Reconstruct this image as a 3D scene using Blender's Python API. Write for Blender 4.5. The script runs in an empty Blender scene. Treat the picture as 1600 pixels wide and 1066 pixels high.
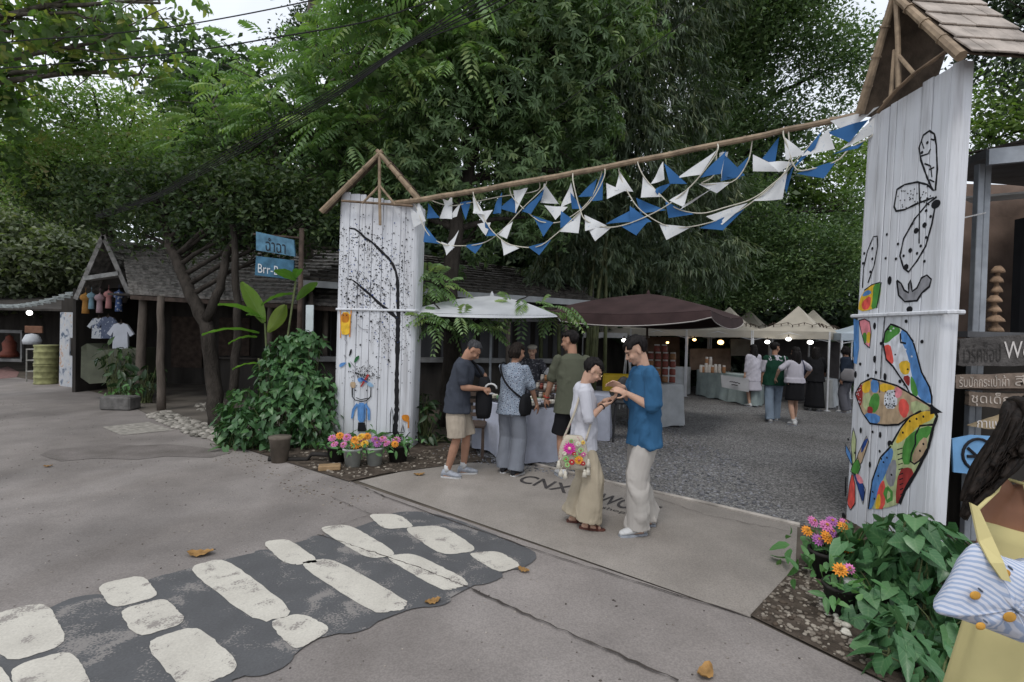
import bpy, math, random
import numpy as np
from mathutils import Vector, Matrix, Euler, geometry, noise as mnoise
R = math.radians
sc = bpy.context.scene
COL = sc.collection
random.seed(7)
rng = np.random.default_rng(11)

# ------------------------------------------------------------------ camera
CH, PITCH, ROLL, FPX = 1.78, R(1.0), R(1.4), 800.0
Fw = Vector((0, math.cos(PITCH), -math.sin(PITCH)))
Up0 = Vector((0, math.sin(PITCH), math.cos(PITCH)))
Rt0 = Vector((1, 0, 0))
Rt = Rt0*math.cos(ROLL) + Up0*math.sin(ROLL)
Up = Up0*math.cos(ROLL) - Rt0*math.sin(ROLL)
cd = bpy.data.cameras.new('camera'); cam = bpy.data.objects.new('camera', cd); COL.objects.link(cam)
cd.lens = 18.0; cd.sensor_width = 36.0; cd.clip_end = 2000; cd.clip_start = 0.05
m = Matrix((Rt, Up, -Fw)).transposed().to_4x4(); m.translation = (0, 0, CH)
cam.matrix_world = m
sc.camera = cam

# ------------------------------------------------------------------ sky, sun, exposure (bright overcast)
SUN_EL, SUN_ROT = R(58), R(200)
w = bpy.data.worlds.new("World"); sc.world = w; w.use_nodes = True
nt = w.node_tree; nt.nodes.clear()
out = nt.nodes.new('ShaderNodeOutputWorld'); bg = nt.nodes.new('ShaderNodeBackground')
sky = nt.nodes.new('ShaderNodeTexSky'); sky.sky_type = 'NISHITA'; sky.sun_disc = False
sky.sun_elevation = SUN_EL; sky.sun_rotation = SUN_ROT
tc = nt.nodes.new('ShaderNodeTexCoord'); nz = nt.nodes.new('ShaderNodeTexNoise')
nz.inputs['Scale'].default_value = 3.0; nz.inputs['Detail'].default_value = 5
rp = nt.nodes.new('ShaderNodeValToRGB')
rp.color_ramp.elements[0].position = .3; rp.color_ramp.elements[0].color = (8.6, 9.2, 10.2, 1)
rp.color_ramp.elements[1].position = .7; rp.color_ramp.elements[1].color = (11.5, 11.8, 12.2, 1)
mx = nt.nodes.new('ShaderNodeMix'); mx.data_type = 'RGBA'; mx.inputs[0].default_value = .88
nt.links.new(tc.outputs['Generated'], nz.inputs['Vector']); nt.links.new(nz.outputs['Fac'], rp.inputs['Fac'])
nt.links.new(sky.outputs[0], mx.inputs[6]); nt.links.new(rp.outputs[0], mx.inputs[7])
nt.links.new(mx.outputs[2], bg.inputs['Color']); bg.inputs['Strength'].default_value = .13
nt.links.new(bg.outputs[0], out.inputs[0])
sl = bpy.data.lights.new('sun', 'SUN'); sl.energy = 1.4; sl.angle = R(14); sl.color = (1, .965, .91)
so = bpy.data.objects.new('sun', sl); COL.objects.link(so)
sd = Vector((math.sin(SUN_ROT)*math.cos(SUN_EL), math.cos(SUN_ROT)*math.cos(SUN_EL), math.sin(SUN_EL)))
so.rotation_euler = sd.to_track_quat('Z', 'Y').to_euler(); so.location = (0, 0, 30)
sc.view_settings.view_transform = 'Standard'; sc.view_settings.look = 'None'
sc.view_settings.exposure = -0.25; sc.view_settings.gamma = 1.0; sc.view_settings.use_curve_mapping = False
sc.cycles.max_bounces = 6; sc.cycles.diffuse_bounces = 3; sc.cycles.transparent_max_bounces = 6

# ------------------------------------------------------------------ real-world points from sight lines
def ray(px, py):
    return Fw + Rt*((px-800)/FPX) + Up*((533-py)/FPX)
O = Vector((0, 0, CH))
def gnd(px, py, z=0.0):
    d = ray(px, py); return O + d*((z-CH)/d.z)
def at(px, py, Y):
    d = ray(px, py); return O + d*(Y/d.y)
def onplane(px, py, p0, n):
    d = ray(px, py); return O + d*((p0-O).dot(n)/d.dot(n))
def V(*a): return Vector(a)

# ------------------------------------------------------------------ objects
ORG = {}
def tag(o, label=None, cat=None, group=None, kind=None):
    if label: o['label'] = label
    if cat: o['category'] = cat
    if group: o['group'] = group
    if kind: o['kind'] = kind
    return o
def thing(name, label, cat, loc=(0, 0, 0), group=None):
    o = bpy.data.objects.new(name, None); COL.objects.link(o); o.location = loc; o.empty_display_size = .2
    ORG[o] = Vector(loc); return tag(o, label, cat, group)
def kids(o): return [c for c in bpy.data.objects if c.parent == o]
def dup(root, loc, rz=0, label=None, scale=None):
    r = root.copy(); COL.objects.link(r); r.location = loc; r.rotation_euler = (0, 0, rz)
    if scale: r.scale = (scale,)*3
    if label: r['label'] = label
    for ch in list(root.children):
        c = ch.copy(); COL.objects.link(c); c.parent = r
        for g in list(ch.children):
            d = g.copy(); COL.objects.link(d); d.parent = c
    return r
def mkobj(name, verts, faces, mats, parent=None, smooth=False, mi=None, org=None, face_rnd=None):
    me = bpy.data.meshes.new(name)
    if org is None: org = ORG[parent] if parent is not None else Vector((0, 0, 0))
    vv = np.asarray(verts, dtype=np.float64).reshape(-1, 3) - np.array(org[:])
    me.from_pydata([tuple(x) for x in vv], [], [tuple(f) for f in faces])
    if not isinstance(mats, (list, tuple)): mats = [mats]
    for mt in mats: me.materials.append(mt)
    if mi is not None: me.polygons.foreach_set('material_index', np.asarray(mi, dtype=np.int32))
    if smooth: me.polygons.foreach_set('use_smooth', np.ones(len(me.polygons), dtype=bool))
    me.update()
    o = bpy.data.objects.new(name, me); COL.objects.link(o)
    if parent is not None: o.parent = parent
    else: o.location = org
    ORG[o] = Vector(org)
    return o
def quads(name, verts, nper, mat, parent=None, rnd=None, uv=None, smooth=False, faces=None, org=None):
    """fast mesh: verts (N*nper,3); faces = template list of tuples per element (default one n-gon)"""
    me = bpy.data.meshes.new(name)
    if org is None: org = ORG[parent] if parent is not None else Vector((0, 0, 0))
    vv = (verts.reshape(-1, 3) - np.array(org[:])).astype(np.float32)
    n = len(vv)//nper
    if faces is None: faces = [tuple(range(nper))]
    loops = np.concatenate([(np.arange(n)[:, None]*nper + np.array(f)[None, :]) for f in faces], axis=1).ravel()
    cnt = np.tile(np.array([len(f) for f in faces]), n)
    me.vertices.add(len(vv)); me.vertices.foreach_set('co', vv.ravel())
    me.loops.add(len(loops)); me.loops.foreach_set('vertex_index', loops.astype(np.int32))
    me.polygons.add(len(cnt)); st = np.concatenate([[0], np.cumsum(cnt)[:-1]]).astype(np.int32)
    me.polygons.foreach_set('loop_start', st)
    if smooth: me.polygons.foreach_set('use_smooth', np.ones(len(cnt), dtype=bool))
    me.update(calc_edges=True)
    if rnd is None: rnd = rng.random(n)
    a = me.attributes.new('rnd', 'FLOAT', 'FACE'); a.data.foreach_set('value', np.repeat(rnd, len(faces)).astype(np.float32))
    if uv is not None:
        l = me.uv_layers.new(name='UVMap')
        lu = np.concatenate([np.array([uv[i] for i in f]) for f in faces])
        l.data.foreach_set('uv', np.tile(lu.ravel(), n).astype(np.float32))
    me.materials.append(mat)
    o = bpy.data.objects.new(name, me); COL.objects.link(o)
    if parent is not None: o.parent = parent
    else: o.location = org
    ORG[o] = Vector(org)
    return o

class MB:
    def __init__(s): s.v = []; s.f = []; s.m = []
    def add(s, vs, fs, mi=0):
        b = len(s.v); s.v += [tuple(x) for x in vs]; s.f += [tuple(b+i for i in f) for f in fs]; s.m += [mi]*len(fs); return s
    def box(s, c, d, rz=0, mi=0, rot=None, bev=0):
        rm = rot if rot is not None else Matrix.Rotation(rz, 3, 'Z')
        x, y, z = d[0]/2, d[1]/2, d[2]/2; c = Vector(c)
        b = min(bev, x*.9, y*.9, z*.9)
        if b <= 0:
            vs = [Vector((i*x, j*y, k*z)) for k in (-1, 1) for j in (-1, 1) for i in (-1, 1)]
            fs = [(0, 2, 3, 1), (4, 5, 7, 6), (0, 1, 5, 4), (2, 6, 7, 3), (0, 4, 6, 2), (1, 3, 7, 5)]
        else:
            def ring(zz, xx, yy, bb): return [Vector(p) for p in ((-xx+bb, -yy, zz), (xx-bb, -yy, zz), (xx, -yy+bb, zz), (xx, yy-bb, zz), (xx-bb, yy, zz), (-xx+bb, yy, zz), (-xx, yy-bb, zz), (-xx, -yy+bb, zz))]
            vs = ring(-z, x-b, y-b, b*.5)+ring(-z+b, x, y, b)+ring(z-b, x, y, b)+ring(z, x-b, y-b, b*.5)
            fs = [tuple(range(7, -1, -1)), tuple(range(24, 32))]
            for k in range(3): fs += [(k*8+i, k*8+(i+1) % 8, k*8+8+(i+1) % 8, k*8+8+i) for i in range(8)]
        return s.add([rm @ v + c for v in vs], fs, mi)
    def tube(s, pts, r, n=8, mi=0, squash=None, caps=True):
        pts = [Vector(p) for p in pts]; k = len(pts)
        rr = [r]*k if not isinstance(r, (list, tuple, np.ndarray)) else list(r)
        up = None; vs = []
        for i, p in enumerate(pts):
            t = (pts[min(i+1, k-1)] - pts[max(i-1, 0)])
            t = t.normalized() if t.length > 1e-9 else Vector((0, 0, 1))
            if up is None:
                up = Vector((0, 0, 1)) if abs(t.z) < .9 else Vector((1, 0, 0))
                up = (up - t*up.dot(t)).normalized()
            else:
                up = (up - t*up.dot(t)).normalized()
            sd_ = t.cross(up)
            for j in range(n):
                a = 2*math.pi*j/n
                vs.append(p + (up*math.cos(a) + sd_*math.sin(a))*rr[i])
        fs = [(i*n+j, i*n+(j+1) % n, (i+1)*n+(j+1) % n, (i+1)*n+j) for i in range(k-1) for j in range(n)]
        if caps: fs += [tuple(range(n-1, -1, -1)), tuple(range((k-1)*n, k*n))]
        return s.add(vs, fs, mi)
    def loft(s, rings, mi=0, caps=True):
        n = len(rings[0]); vs = [p for r_ in rings for p in r_]
        fs = [(i*n+j, i*n+(j+1) % n, (i+1)*n+(j+1) % n, (i+1)*n+j) for i in range(len(rings)-1) for j in range(n)]
        if caps: fs += [tuple(range(n-1, -1, -1)), tuple(range((len(rings)-1)*n, len(rings)*n))]
        return s.add(vs, fs, mi)
    def lathe(s, c, prof, n=16, mi=0, sx=1, sy=1):
        c = Vector(c)
        return s.loft([[c + Vector((r_*math.cos(2*math.pi*j/n)*sx, r_*math.sin(2*math.pi*j/n)*sy, z)) for j in range(n)] for r_, z in prof], mi)
    def ball(s, c, r, n=10, mi=0, rot=None):
        rx, ry, rz_ = (r, r, r) if not isinstance(r, (tuple, list)) else r
        c = Vector(c); h = n//2+1; vs = [Vector((0, 0, -rz_))]
        for i in range(1, h):
            a = -math.pi/2 + math.pi*i/h
            for j in range(n):
                b = 2*math.pi*j/n; vs.append(Vector((rx*math.cos(a)*math.cos(b), ry*math.cos(a)*math.sin(b), rz_*math.sin(a))))
        vs.append(Vector((0, 0, rz_))); t = len(vs)-1
        fs = [(0, 1+(j+1) % n, 1+j) for j in range(n)]
        for i in range(h-2): fs += [(1+i*n+j, 1+i*n+(j+1) % n, 1+(i+1)*n+(j+1) % n, 1+(i+1)*n+j) for j in range(n)]
        fs += [(t, 1+(h-2)*n+j, 1+(h-2)*n+(j+1) % n) for j in range(n)]
        if rot is not None: vs = [rot @ v for v in vs]
        return s.add([v+c for v in vs], fs, mi)
    def poly(s, pts, mi=0):
        pts = [Vector(p) for p in pts]
        tr = geometry.tessellate_polygon([pts])
        return s.add(pts, tr, mi)
    def slab(s, pts, d, mi=0):
        """polygon extruded by vector d"""
        pts = [Vector(p) for p in pts]; n = len(pts); d = Vector(d)
        tr = [tuple(t) for t in geometry.tessellate_polygon([pts])]
        vs = pts + [p+d for p in pts]
        fs = [tuple(reversed(t)) for t in tr] + [tuple(i+n for i in t) for t in tr]
        fs += [(i, (i+1) % n, n+(i+1) % n, n+i) for i in range(n)]
        return s.add(vs, fs, mi)
    def build(s, name, mats, parent=None, smooth=False, org=None):
        return mkobj(name, s.v, s.f, mats, parent, smooth, s.m, org)
    def single(s, name, mats, label=None, cat=None, group=None, kind=None, smooth=False, bevel=0):
        a = np.array(s.v); org = Vector((a[:, 0].mean(), a[:, 1].mean(), a[:, 2].min()))
        return tag(s.build(name, mats, None, smooth, org), label, cat, group, kind)

# ------------------------------------------------------------------ materials
MATS = {}
def _n(nt, t, **kw):
    n = nt.nodes.new(t)
    for k, v in kw.items(): setattr(n, k, v)
    return n
def ramp(nt, src, stops):
    r_ = _n(nt, 'ShaderNodeValToRGB'); e = r_.color_ramp.elements
    e[0].position, e[0].color = stops[0][0], (*stops[0][1], 1)
    e[1].position, e[1].color = stops[-1][0], (*stops[-1][1], 1)
    for p, c in stops[1:-1]:
        x = e.new(p); x.color = (*c, 1)
    nt.links.new(src, r_.inputs[0]); return r_.outputs[0]
def mixc(nt, f, a, b, mode='MIX'):
    x = _n(nt, 'ShaderNodeMix', data_type='RGBA', blend_type=mode)
    for i, val in ((0, f), (6, a), (7, b)):
        if isinstance(val, (int, float)): x.inputs[i].default_value = val
        elif isinstance(val, tuple): x.inputs[i].default_value = (*val[:3], 1)
        else: nt.links.new(val, x.inputs[i])
    return x.outputs[2]
def noi(nt, scale, detail=4, vec=None, sc3=None, dist=0, coord='Object'):
    t = _n(nt, 'ShaderNodeTexCoord'); src = t.outputs[coord]
    if sc3:
        mp = _n(nt, 'ShaderNodeMapping'); mp.inputs['Scale'].default_value = sc3
        nt.links.new(src, mp.inputs[0]); src = mp.outputs[0]
    n = _n(nt, 'ShaderNodeTexNoise'); n.inputs['Scale'].default_value = scale; n.inputs['Detail'].default_value = detail
    n.inputs['Distortion'].default_value = dist
    nt.links.new(src, n.inputs['Vector']); return n.outputs['Fac']
def base(name, rough=.8, spec=.25, metal=0):
    mt = bpy.data.materials.new(name); mt.use_nodes = True; nt = mt.node_tree
    b = nt.nodes['Principled BSDF']; b.inputs['Roughness'].default_value = rough
    b.inputs['Specular IOR Level'].default_value = spec; b.inputs['Metallic'].default_value = metal
    return mt, nt, b
def bump(nt, b, fac, strength=.3, dist=.01):
    bp = _n(nt, 'ShaderNodeBump'); bp.inputs['Strength'].default_value = strength; bp.inputs['Distance'].default_value = dist
    nt.links.new(fac, bp.inputs['Height']); nt.links.new(bp.outputs[0], b.inputs['Normal'])
def M(name, col, rough=.8, var=.25, scale=6, bmp=.15, spec=.25, metal=0, sc3=None, detail=4, bscale=None, bdist=.01):
    if name in MATS: return MATS[name]
    mt, nt, b = base(name, rough, spec, metal)
    f = noi(nt, scale, detail, sc3=sc3)
    lo = tuple(c*(1-var) for c in col); hi = tuple(min(1, c*(1+var)) for c in col)
    nt.links.new(ramp(nt, f, [(.3, lo), (.7, hi)]), b.inputs['Base Color'])
    if bmp: bump(nt, b, noi(nt, bscale or scale*6, 3, sc3=sc3), bmp, bdist)
    MATS[name] = mt; return mt
def Mleaf(name, c1, c2, c3=None, trans=.25, rough=.5, veins=False, trc=None):
    mt, nt, b = base(name, rough, .35)
    at_ = _n(nt, 'ShaderNodeAttribute', attribute_name='rnd')
    c3 = c3 or c2
    c = ramp(nt, at_.outputs['Fac'], [(0, c1), (.6, c2), (.97, c3)])
    f = noi(nt, .7, 2)
    c = mixc(nt, .55, c, ramp(nt, f, [(.35, (.45, .5, .45)), (.65, (1.25, 1.2, 1.1))]), 'MULTIPLY')
    if veins:
        uv = _n(nt, 'ShaderNodeUVMap'); sp = _n(nt, 'ShaderNodeSeparateXYZ'); nt.links.new(uv.outputs[0], sp.inputs[0])
        a = _n(nt, 'ShaderNodeMath', operation='ABSOLUTE'); nt.links.new(sp.outputs[0], a.inputs[0])
        # side veins: sine of (v - |u|*.6)
        m1 = _n(nt, 'ShaderNodeMath', operation='MULTIPLY_ADD'); nt.links.new(a.outputs[0], m1.inputs[0]); m1.inputs[1].default_value = -.7; nt.links.new(sp.outputs[1], m1.inputs[2])
        m2 = _n(nt, 'ShaderNodeMath', operation='MULTIPLY'); nt.links.new(m1.outputs[0], m2.inputs[0]); m2.inputs[1].default_value = 34
        m3 = _n(nt, 'ShaderNodeMath', operation='SINE'); nt.links.new(m2.outputs[0], m3.inputs[0])
        rr = ramp(nt, m3.outputs[0], [(.75, (0, 0, 0)), (1, (1, 1, 1))])
        mid = ramp(nt, a.outputs[0], [(.0, (1, 1, 1)), (.06, (0, 0, 0))])
        tot = mixc(nt, .5 if veins == 1 else .9, mid, rr, 'ADD')
        vn = noi(nt, 6, 2); 
        c = mixc(nt, mixc(nt, 1.0, tot, (.32, .32, .32), 'MULTIPLY'), c, mixc(nt, .5, c, (.30, .42, .22)), 'MIX')
    nt.links.new(c, b.inputs['Base Color'])
    if trans:
        tr = _n(nt, 'ShaderNodeBsdfTranslucent'); ms = _n(nt, 'ShaderNodeMixShader'); ms.inputs[0].default_value = trans
        tc_ = mixc(nt, 1, c, trc or (1.2, 1.5, .5), 'MULTIPLY'); nt.links.new(tc_, tr.inputs[0])
        nt.links.new(b.outputs[0], ms.inputs[1]); nt.links.new(tr.outputs[0], ms.inputs[2])
        nt.links.new(ms.outputs[0], nt.nodes['Material Output'].inputs[0])
    MATS[name] = mt; return mt
def Mglow(name, col, s):
    mt, nt, b = base(name); b.inputs['Base Color'].default_value = (*col, 1)
    b.inputs['Emission Color'].default_value = (*col, 1); b.inputs['Emission Strength'].default_value = s
    MATS[name] = mt; return mt

# ground family
def Mconcrete(name, c, dark=.75, stain=.6, spotc=(.045, .042, .04), bleed=(.30, .20, .19)):
    mt, nt, b = base(name, .85, .3)
    big = noi(nt, .35, 5, dist=.4); mid = noi(nt, 2.2, 6); fine = noi(nt, 90, 3)
    col = ramp(nt, big, [(.36, tuple(x*dark for x in c)), (.5, tuple(x*(dark*.4+.6) for x in c)), (.66, c)])
    col = mixc(nt, .5, col, ramp(nt, noi(nt, .9, 7, sc3=(1, .35, 1), dist=1.2), [(.38, (.80, .78, .76)), (.6, (1.06, 1.06, 1.06))]), 'MULTIPLY')
    col = mixc(nt, .6, col, ramp(nt, mid, [(.3, (.72, .71, .70)), (.7, (1.12, 1.11, 1.1))]), 'MULTIPLY')
    col = mixc(nt, .7, col, ramp(nt, fine, [(.35, (.76, .76, .76)), (.65, (1.16, 1.16, 1.16))]), 'MULTIPLY')
    # dark spots and light chips
    vo = _n(nt, 'ShaderNodeTexVoronoi'); vo.inputs['Scale'].default_value = 13; t = _n(nt, 'ShaderNodeTexCoord'); nt.links.new(t.outputs['Object'], vo.inputs['Vector'])
    sp = ramp(nt, vo.outputs['Distance'], [(.05, (1, 1, 1)), (.13, (0, 0, 0))])
    gate = ramp(nt, noi(nt, 5, 2), [(.52, (0, 0, 0)), (.60, (1, 1, 1))])
    col = mixc(nt, mixc(nt, stain, (0, 0, 0), mixc(nt, 1, sp, gate, 'MULTIPLY')), col, spotc)
    vo2 = _n(nt, 'ShaderNodeTexVoronoi'); vo2.inputs['Scale'].default_value = 21; nt.links.new(t.outputs['Object'], vo2.inputs['Vector'])
    sp2 = ramp(nt, vo2.outputs['Distance'], [(.03, (1, 1, 1)), (.09, (0, 0, 0))])
    gate2 = ramp(nt, noi(nt, 3.1, 2, sc3=(1, 1.3, 1)), [(.55, (0, 0, 0)), (.65, (1, 1, 1))])
    col = mixc(nt, mixc(nt, .5, (0, 0, 0), mixc(nt, 1, sp2, gate2, 'MULTIPLY')), col, (.5, .48, .46))
    nt.links.new(col, b.inputs['Base Color'])
    bump(nt, b, mixc(nt, .5, mid, fine), .35, .006)
    MATS[name] = mt; return mt
Mroad = Mconcrete('road_concrete', (.30, .272, .258), .62, .45)
Mapron = Mconcrete('apron_concrete', (.33, .30, .272), .7, .4)
def Mgravel():
    mt, nt, b = base('gravel', .95, .15)
    vo = _n(nt, 'ShaderNodeTexVoronoi'); vo.inputs['Scale'].default_value = 62; t = _n(nt, 'ShaderNodeTexCoord'); nt.links.new(t.outputs['Object'], vo.inputs['Vector'])
    sepc = _n(nt, 'ShaderNodeSeparateColor'); nt.links.new(vo.outputs['Color'], sepc.inputs[0])
    col = ramp(nt, sepc.outputs[0], [(0, (.085, .083, .084)), (.6, (.18, .176, .176)), (1, (.34, .335, .33))])
    col = mixc(nt, .7, col, ramp(nt, noi(nt, .6, 5), [(.35, (.7, .68, .66)), (.65, (1.2, 1.2, 1.2))]), 'MULTIPLY')
    nt.links.new(col, b.inputs['Base Color']); bump(nt, b, vo.outputs['Distance'], .9, .02); return mt
Mgrav = Mgravel()
Msoil = M('soil', (.075, .06, .048), .95, .45, 9, .8, .1, bdist=.02, bscale=40)
Mearth = M('earth_ground', (.10, .085, .07), .95, .35, 2, .5, .1)
def Mworn(name, c, under, amount=.5, seed=0):
    mt, nt, b = base(name, .7, .3)
    f = noi(nt, 4.5 if seed else 7, 9, dist=.6); g = noi(nt, 75, 4)
    col = mixc(nt, .6, c, ramp(nt, noi(nt, 3+seed, 5), [(.3, (.78, .77, .75)), (.7, (1.08, 1.08, 1.06))]), 'MULTIPLY')
    col = mixc(nt, .5, col, ramp(nt, g, [(.3, (.75, .75, .75)), (.7, (1.15, 1.15, 1.15))]), 'MULTIPLY')
    msk = ramp(nt, mixc(nt, .35, f, g), [(amount, (0, 0, 0)), (amount+.05, (1, 1, 1))])
    col = mixc(nt, msk, col, under); nt.links.new(col, b.inputs['Base Color']); bump(nt, b, g, .25, .004)
    MATS[name] = mt; return mt
Mzw = Mworn('crossing_white', (.56, .53, .475), (.27, .245, .225), .56)
Mzd = Mworn('crossing_black', (.10, .101, .107), (.22, .205, .195), .545, 1)
Mink = M('stencil_paint', (.05, .045, .045), .8, .4, 20, 0)
# ================================================================== GROUND
def sheet(name, pts, z, mat, kind='structure', sub=None):
    mb = MB(); mb.poly([(p[0], p[1], z) for p in pts])
    return tag(mb.build(name, mat), kind=kind)
def G(*pp): return [gnd(x, y) for x, y in pp]
sheet('ground', [(-260, -40), (260, -40), (260, 400), (-260, 400)], 0, Mearth)
# road slab: foreground and away to the left
road = [V(-60, -6, 0), V(12, -6, 0), V(12, .6, 0)] + G((1395, 1075), (1172, 967), (545, 752), (430, 716), (337, 690), (235, 650), (180, 622), (110, 603), (0, 586)) + [V(-60, 22, 0)]
sheet('road', road, .004, Mroad)
apron = G((1172, 967), (1243, 886), (1246, 822), (960, 757), (845, 729), (700, 722), (560, 753))
sheet('apron', apron, .008, Mapron)
gr = G((1246, 820), (960, 755), (845, 727), (730, 712), (700, 640), (640, 600)) + [V(-2, 40, 0), V(40, 40, 0), V(40, 4.6, 0), V(3.2, 4.6, 0)]
sheet('gravel_yard', gr, .006, Mgrav)
sheet('veranda_floor', G((337, 690), (235, 650), (180, 622), (200, 590), (520, 590), (530, 700), (430, 714)), .012, M('old_floor', (.13, .115, .10), .9, .4, 1.5, .4))
sheet('planting_bed', G((337, 688), (430, 718), (545, 754), (600, 742), (750, 722), (742, 700), (640, 690), (500, 680)), .016, Msoil)
sheet('corner_bed', G((1172, 965), (1243, 888), (1262, 850), (1330, 800)) + [V(4.6, 4.3, 0), V(4.6, 1.2, 0)] + G((1395, 1075)), .016, Msoil)
# edging strip between the slab and the gravel
mb = MB()
ke = G((1250, 823), (1105, 789), (960, 757), (845, 729), (790, 716))
mb.tube([p+V(0, 0, .008) for p in ke], .028, 6)
tag(mb.build('kerb_strip', M('kerb_concrete', (.33, .30, .27), .9, .4, 5, .4)), kind='structure')
# cracks and joints cut in the slab
mb = MB(); random.seed(3)
def crack(pp, w=.012, jit=.02):
    P = []
    for (a, b) in zip(pp[:-1], pp[1:]):
        for k in range(14):
            P.append(a.lerp(b, k/14)+V(random.uniform(-jit, jit), random.uniform(-jit, jit), 0))
    P.append(pp[-1]); vs = []; n = len(P)
    for i, p in enumerate(P):
        t = (P[min(i+1, n-1)]-P[max(i-1, 0)]).normalized(); s_ = Vector((-t.y, t.x, 0))*w*random.uniform(.2, 1)
        vs += [V(p.x-s_.x, p.y-s_.y, .0165), V(p.x+s_.x, p.y+s_.y, .0165)]
    mb.add(vs, [(2*i, 2*i+1, 2*i+3, 2*i+2) for i in range(n-1)])
crack(G((548, 754), (610, 782), (835, 862), (1172, 968)), .009, .008)
crack(G((725, 918), (860, 980), (1060, 1068)), .010, .012)
crack(G((497, 838), (560, 858), (650, 888), (722, 918)), .006, .008)
crack(G((520, 780), (580, 806), (500, 832)), .004, .01)
crack(G((960, 760), (1010, 775), (1100, 806), (1230, 832)), .004, .02)
tag(mb.build('crack', M('crack_dark', (.06, .05, .045), 1, .3, 5, 0)), kind='structure')
# stain and floor-plate on the road
def blob(c, rx, ry, rz, z, n=40, j=.12):
    a0 = random.random()*6; vs = []
    for i in range(n):
        a = 2*math.pi*i/n; k = 1+j*math.sin(3*a+a0)+j*.6*math.sin(7*a+2*a0)
        x, y = math.cos(a)*rx*k, math.sin(a)*ry*k
        vs.append((c.x+x*math.cos(rz)-y*math.sin(rz), c.y+x*math.sin(rz)+y*math.cos(rz), z))
    return vs
def Mstain():
    mt, nt, b = base('road_repair', .8, .3)
    col = ramp(nt, noi(nt, 2.5, 6), [(.3, (.125, .11, .10)), (.7, (.22, .195, .185))])
    col = mixc(nt, .6, col, ramp(nt, noi(nt, 80, 3), [(.35, (.6, .6, .6)), (.65, (1.2, 1.2, 1.2))]), 'MULTIPLY')
    nt.links.new(col, b.inputs['Base Color']); return mt
mb = MB(); mb.poly(G((62, 712), (78, 704), (120, 700), (160, 693), (215, 697), (262, 695), (318, 700), (362, 708), (330, 716), (260, 714), (215, 719), (150, 717), (95, 722))); mb.v = [(x, y, .0085) for x, y, z in mb.v]
tag(mb.build('patch', Mstain()), kind='structure')
mb = MB(); mb.poly([(p.x, p.y, .0095) for p in G((160, 668), (232, 660), (272, 673), (190, 681))])
tag(mb.build('manhole_cover', M('cover_concrete', (.30, .28, .25), .9, .35, 12, .6)), 'weathered pale concrete cover set flush in the road by the pebbles', 'cover')

# ---- zebra crossing: dark field with white lozenges, traced on the ground
zd = [
 [(640, 795), (700, 800), (790, 838), (842, 862), (835, 884), (795, 892), (745, 880), (690, 850), (610, 815), (585, 805), (612, 798)],
 [(470, 836), (540, 826), (595, 838), (690, 872), (770, 905), (740, 915), (700, 908), (640, 885), (560, 858)],
 [(352, 862), (385, 855), (430, 860), (470, 870), (560, 930), (690, 925), (700, 942), (660, 950), (585, 965), (560, 978), (520, 992), (470, 960), (410, 905)],
 [(455, 838), (500, 840), (540, 868), (590, 872), (680, 925), (706, 945), (660, 948), (560, 895), (470, 865)],
 [(228, 895), (290, 888), (330, 905), (400, 965), (455, 1010), (450, 1035), (400, 1055), (370, 1050), (300, 1000)],
 [(72, 940), (120, 928), (190, 932), (235, 900), (300, 985), (330, 1070), (150, 1080), (100, 1010)],
]
# one field outline with scalloped ends, then the white shapes over it
field = [(585, 806), (612, 799), (650, 799), (700, 810), (770, 836), (838, 862), (835, 880), (812, 888), (790, 893), (776, 905), (742, 914), (722, 906), (712, 935), (692, 946), (655, 948), (640, 955), (592, 962), (570, 985), (530, 992), (505, 985), (470, 1012), (452, 1022), (448, 1040), (418, 1056), (372, 1062), (345, 1072), (310, 1090), (-60, 1180), (-60, 1040), (-20, 1000), (50, 960), (72, 945), (90, 934), (128, 926), (172, 930), (232, 900), (262, 890), (300, 889), (352, 868), (385, 858), (415, 860), (452, 846), (485, 836), (520, 838), (545, 824), (580, 820)]
def ragged(poly, seed, amt=3.0, sub=6):
    random.seed(seed); o_ = []
    n = len(poly)
    for i in range(n):
        a, b = poly[i], poly[(i+1) % n]
        L = math.hypot(b[0]-a[0], b[1]-a[1]); k = max(1, int(L/6))
        for t in range(k):
            f = t/k; o_.append((a[0]+(b[0]-a[0])*f+random.uniform(-amt, amt)*.6, a[1]+(b[1]-a[1])*f+random.uniform(-amt, amt)*.35))
    return o_
def smooth_poly(p, it=2):
    for _ in range(it):
        q = []
        for i in range(len(p)):
            a, b = p[i], p[(i+1) % len(p)]
            q += [(a[0]*.75+b[0]*.25, a[1]*.75+b[1]*.25), (a[0]*.25+b[0]*.75, a[1]*.25+b[1]*.75)]
        p = q
    return p
cw = thing('zebra_crossing', 'worn black and white painted crossing with rounded blocks on the road', 'crossing', gnd(420, 930))
STR = [[(618, 801), (700, 804), (842, 862), (800, 893), (700, 860)], [(512, 838), (575, 822), (795, 893), (742, 916), (600, 878)], [(425, 858), (500, 834), (742, 916), (694, 948), (560, 900)],
       [(355, 874), (440, 852), (660, 955), (585, 990), (480, 955)], [(240, 902), (345, 880), (575, 985), (455, 1052), (360, 1000)], [(80, 946), (228, 902), (455, 1045), (300, 1110), (160, 1070)], [(-120, 1050), (78, 950), (330, 1075), (60, 1240)]]
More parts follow.
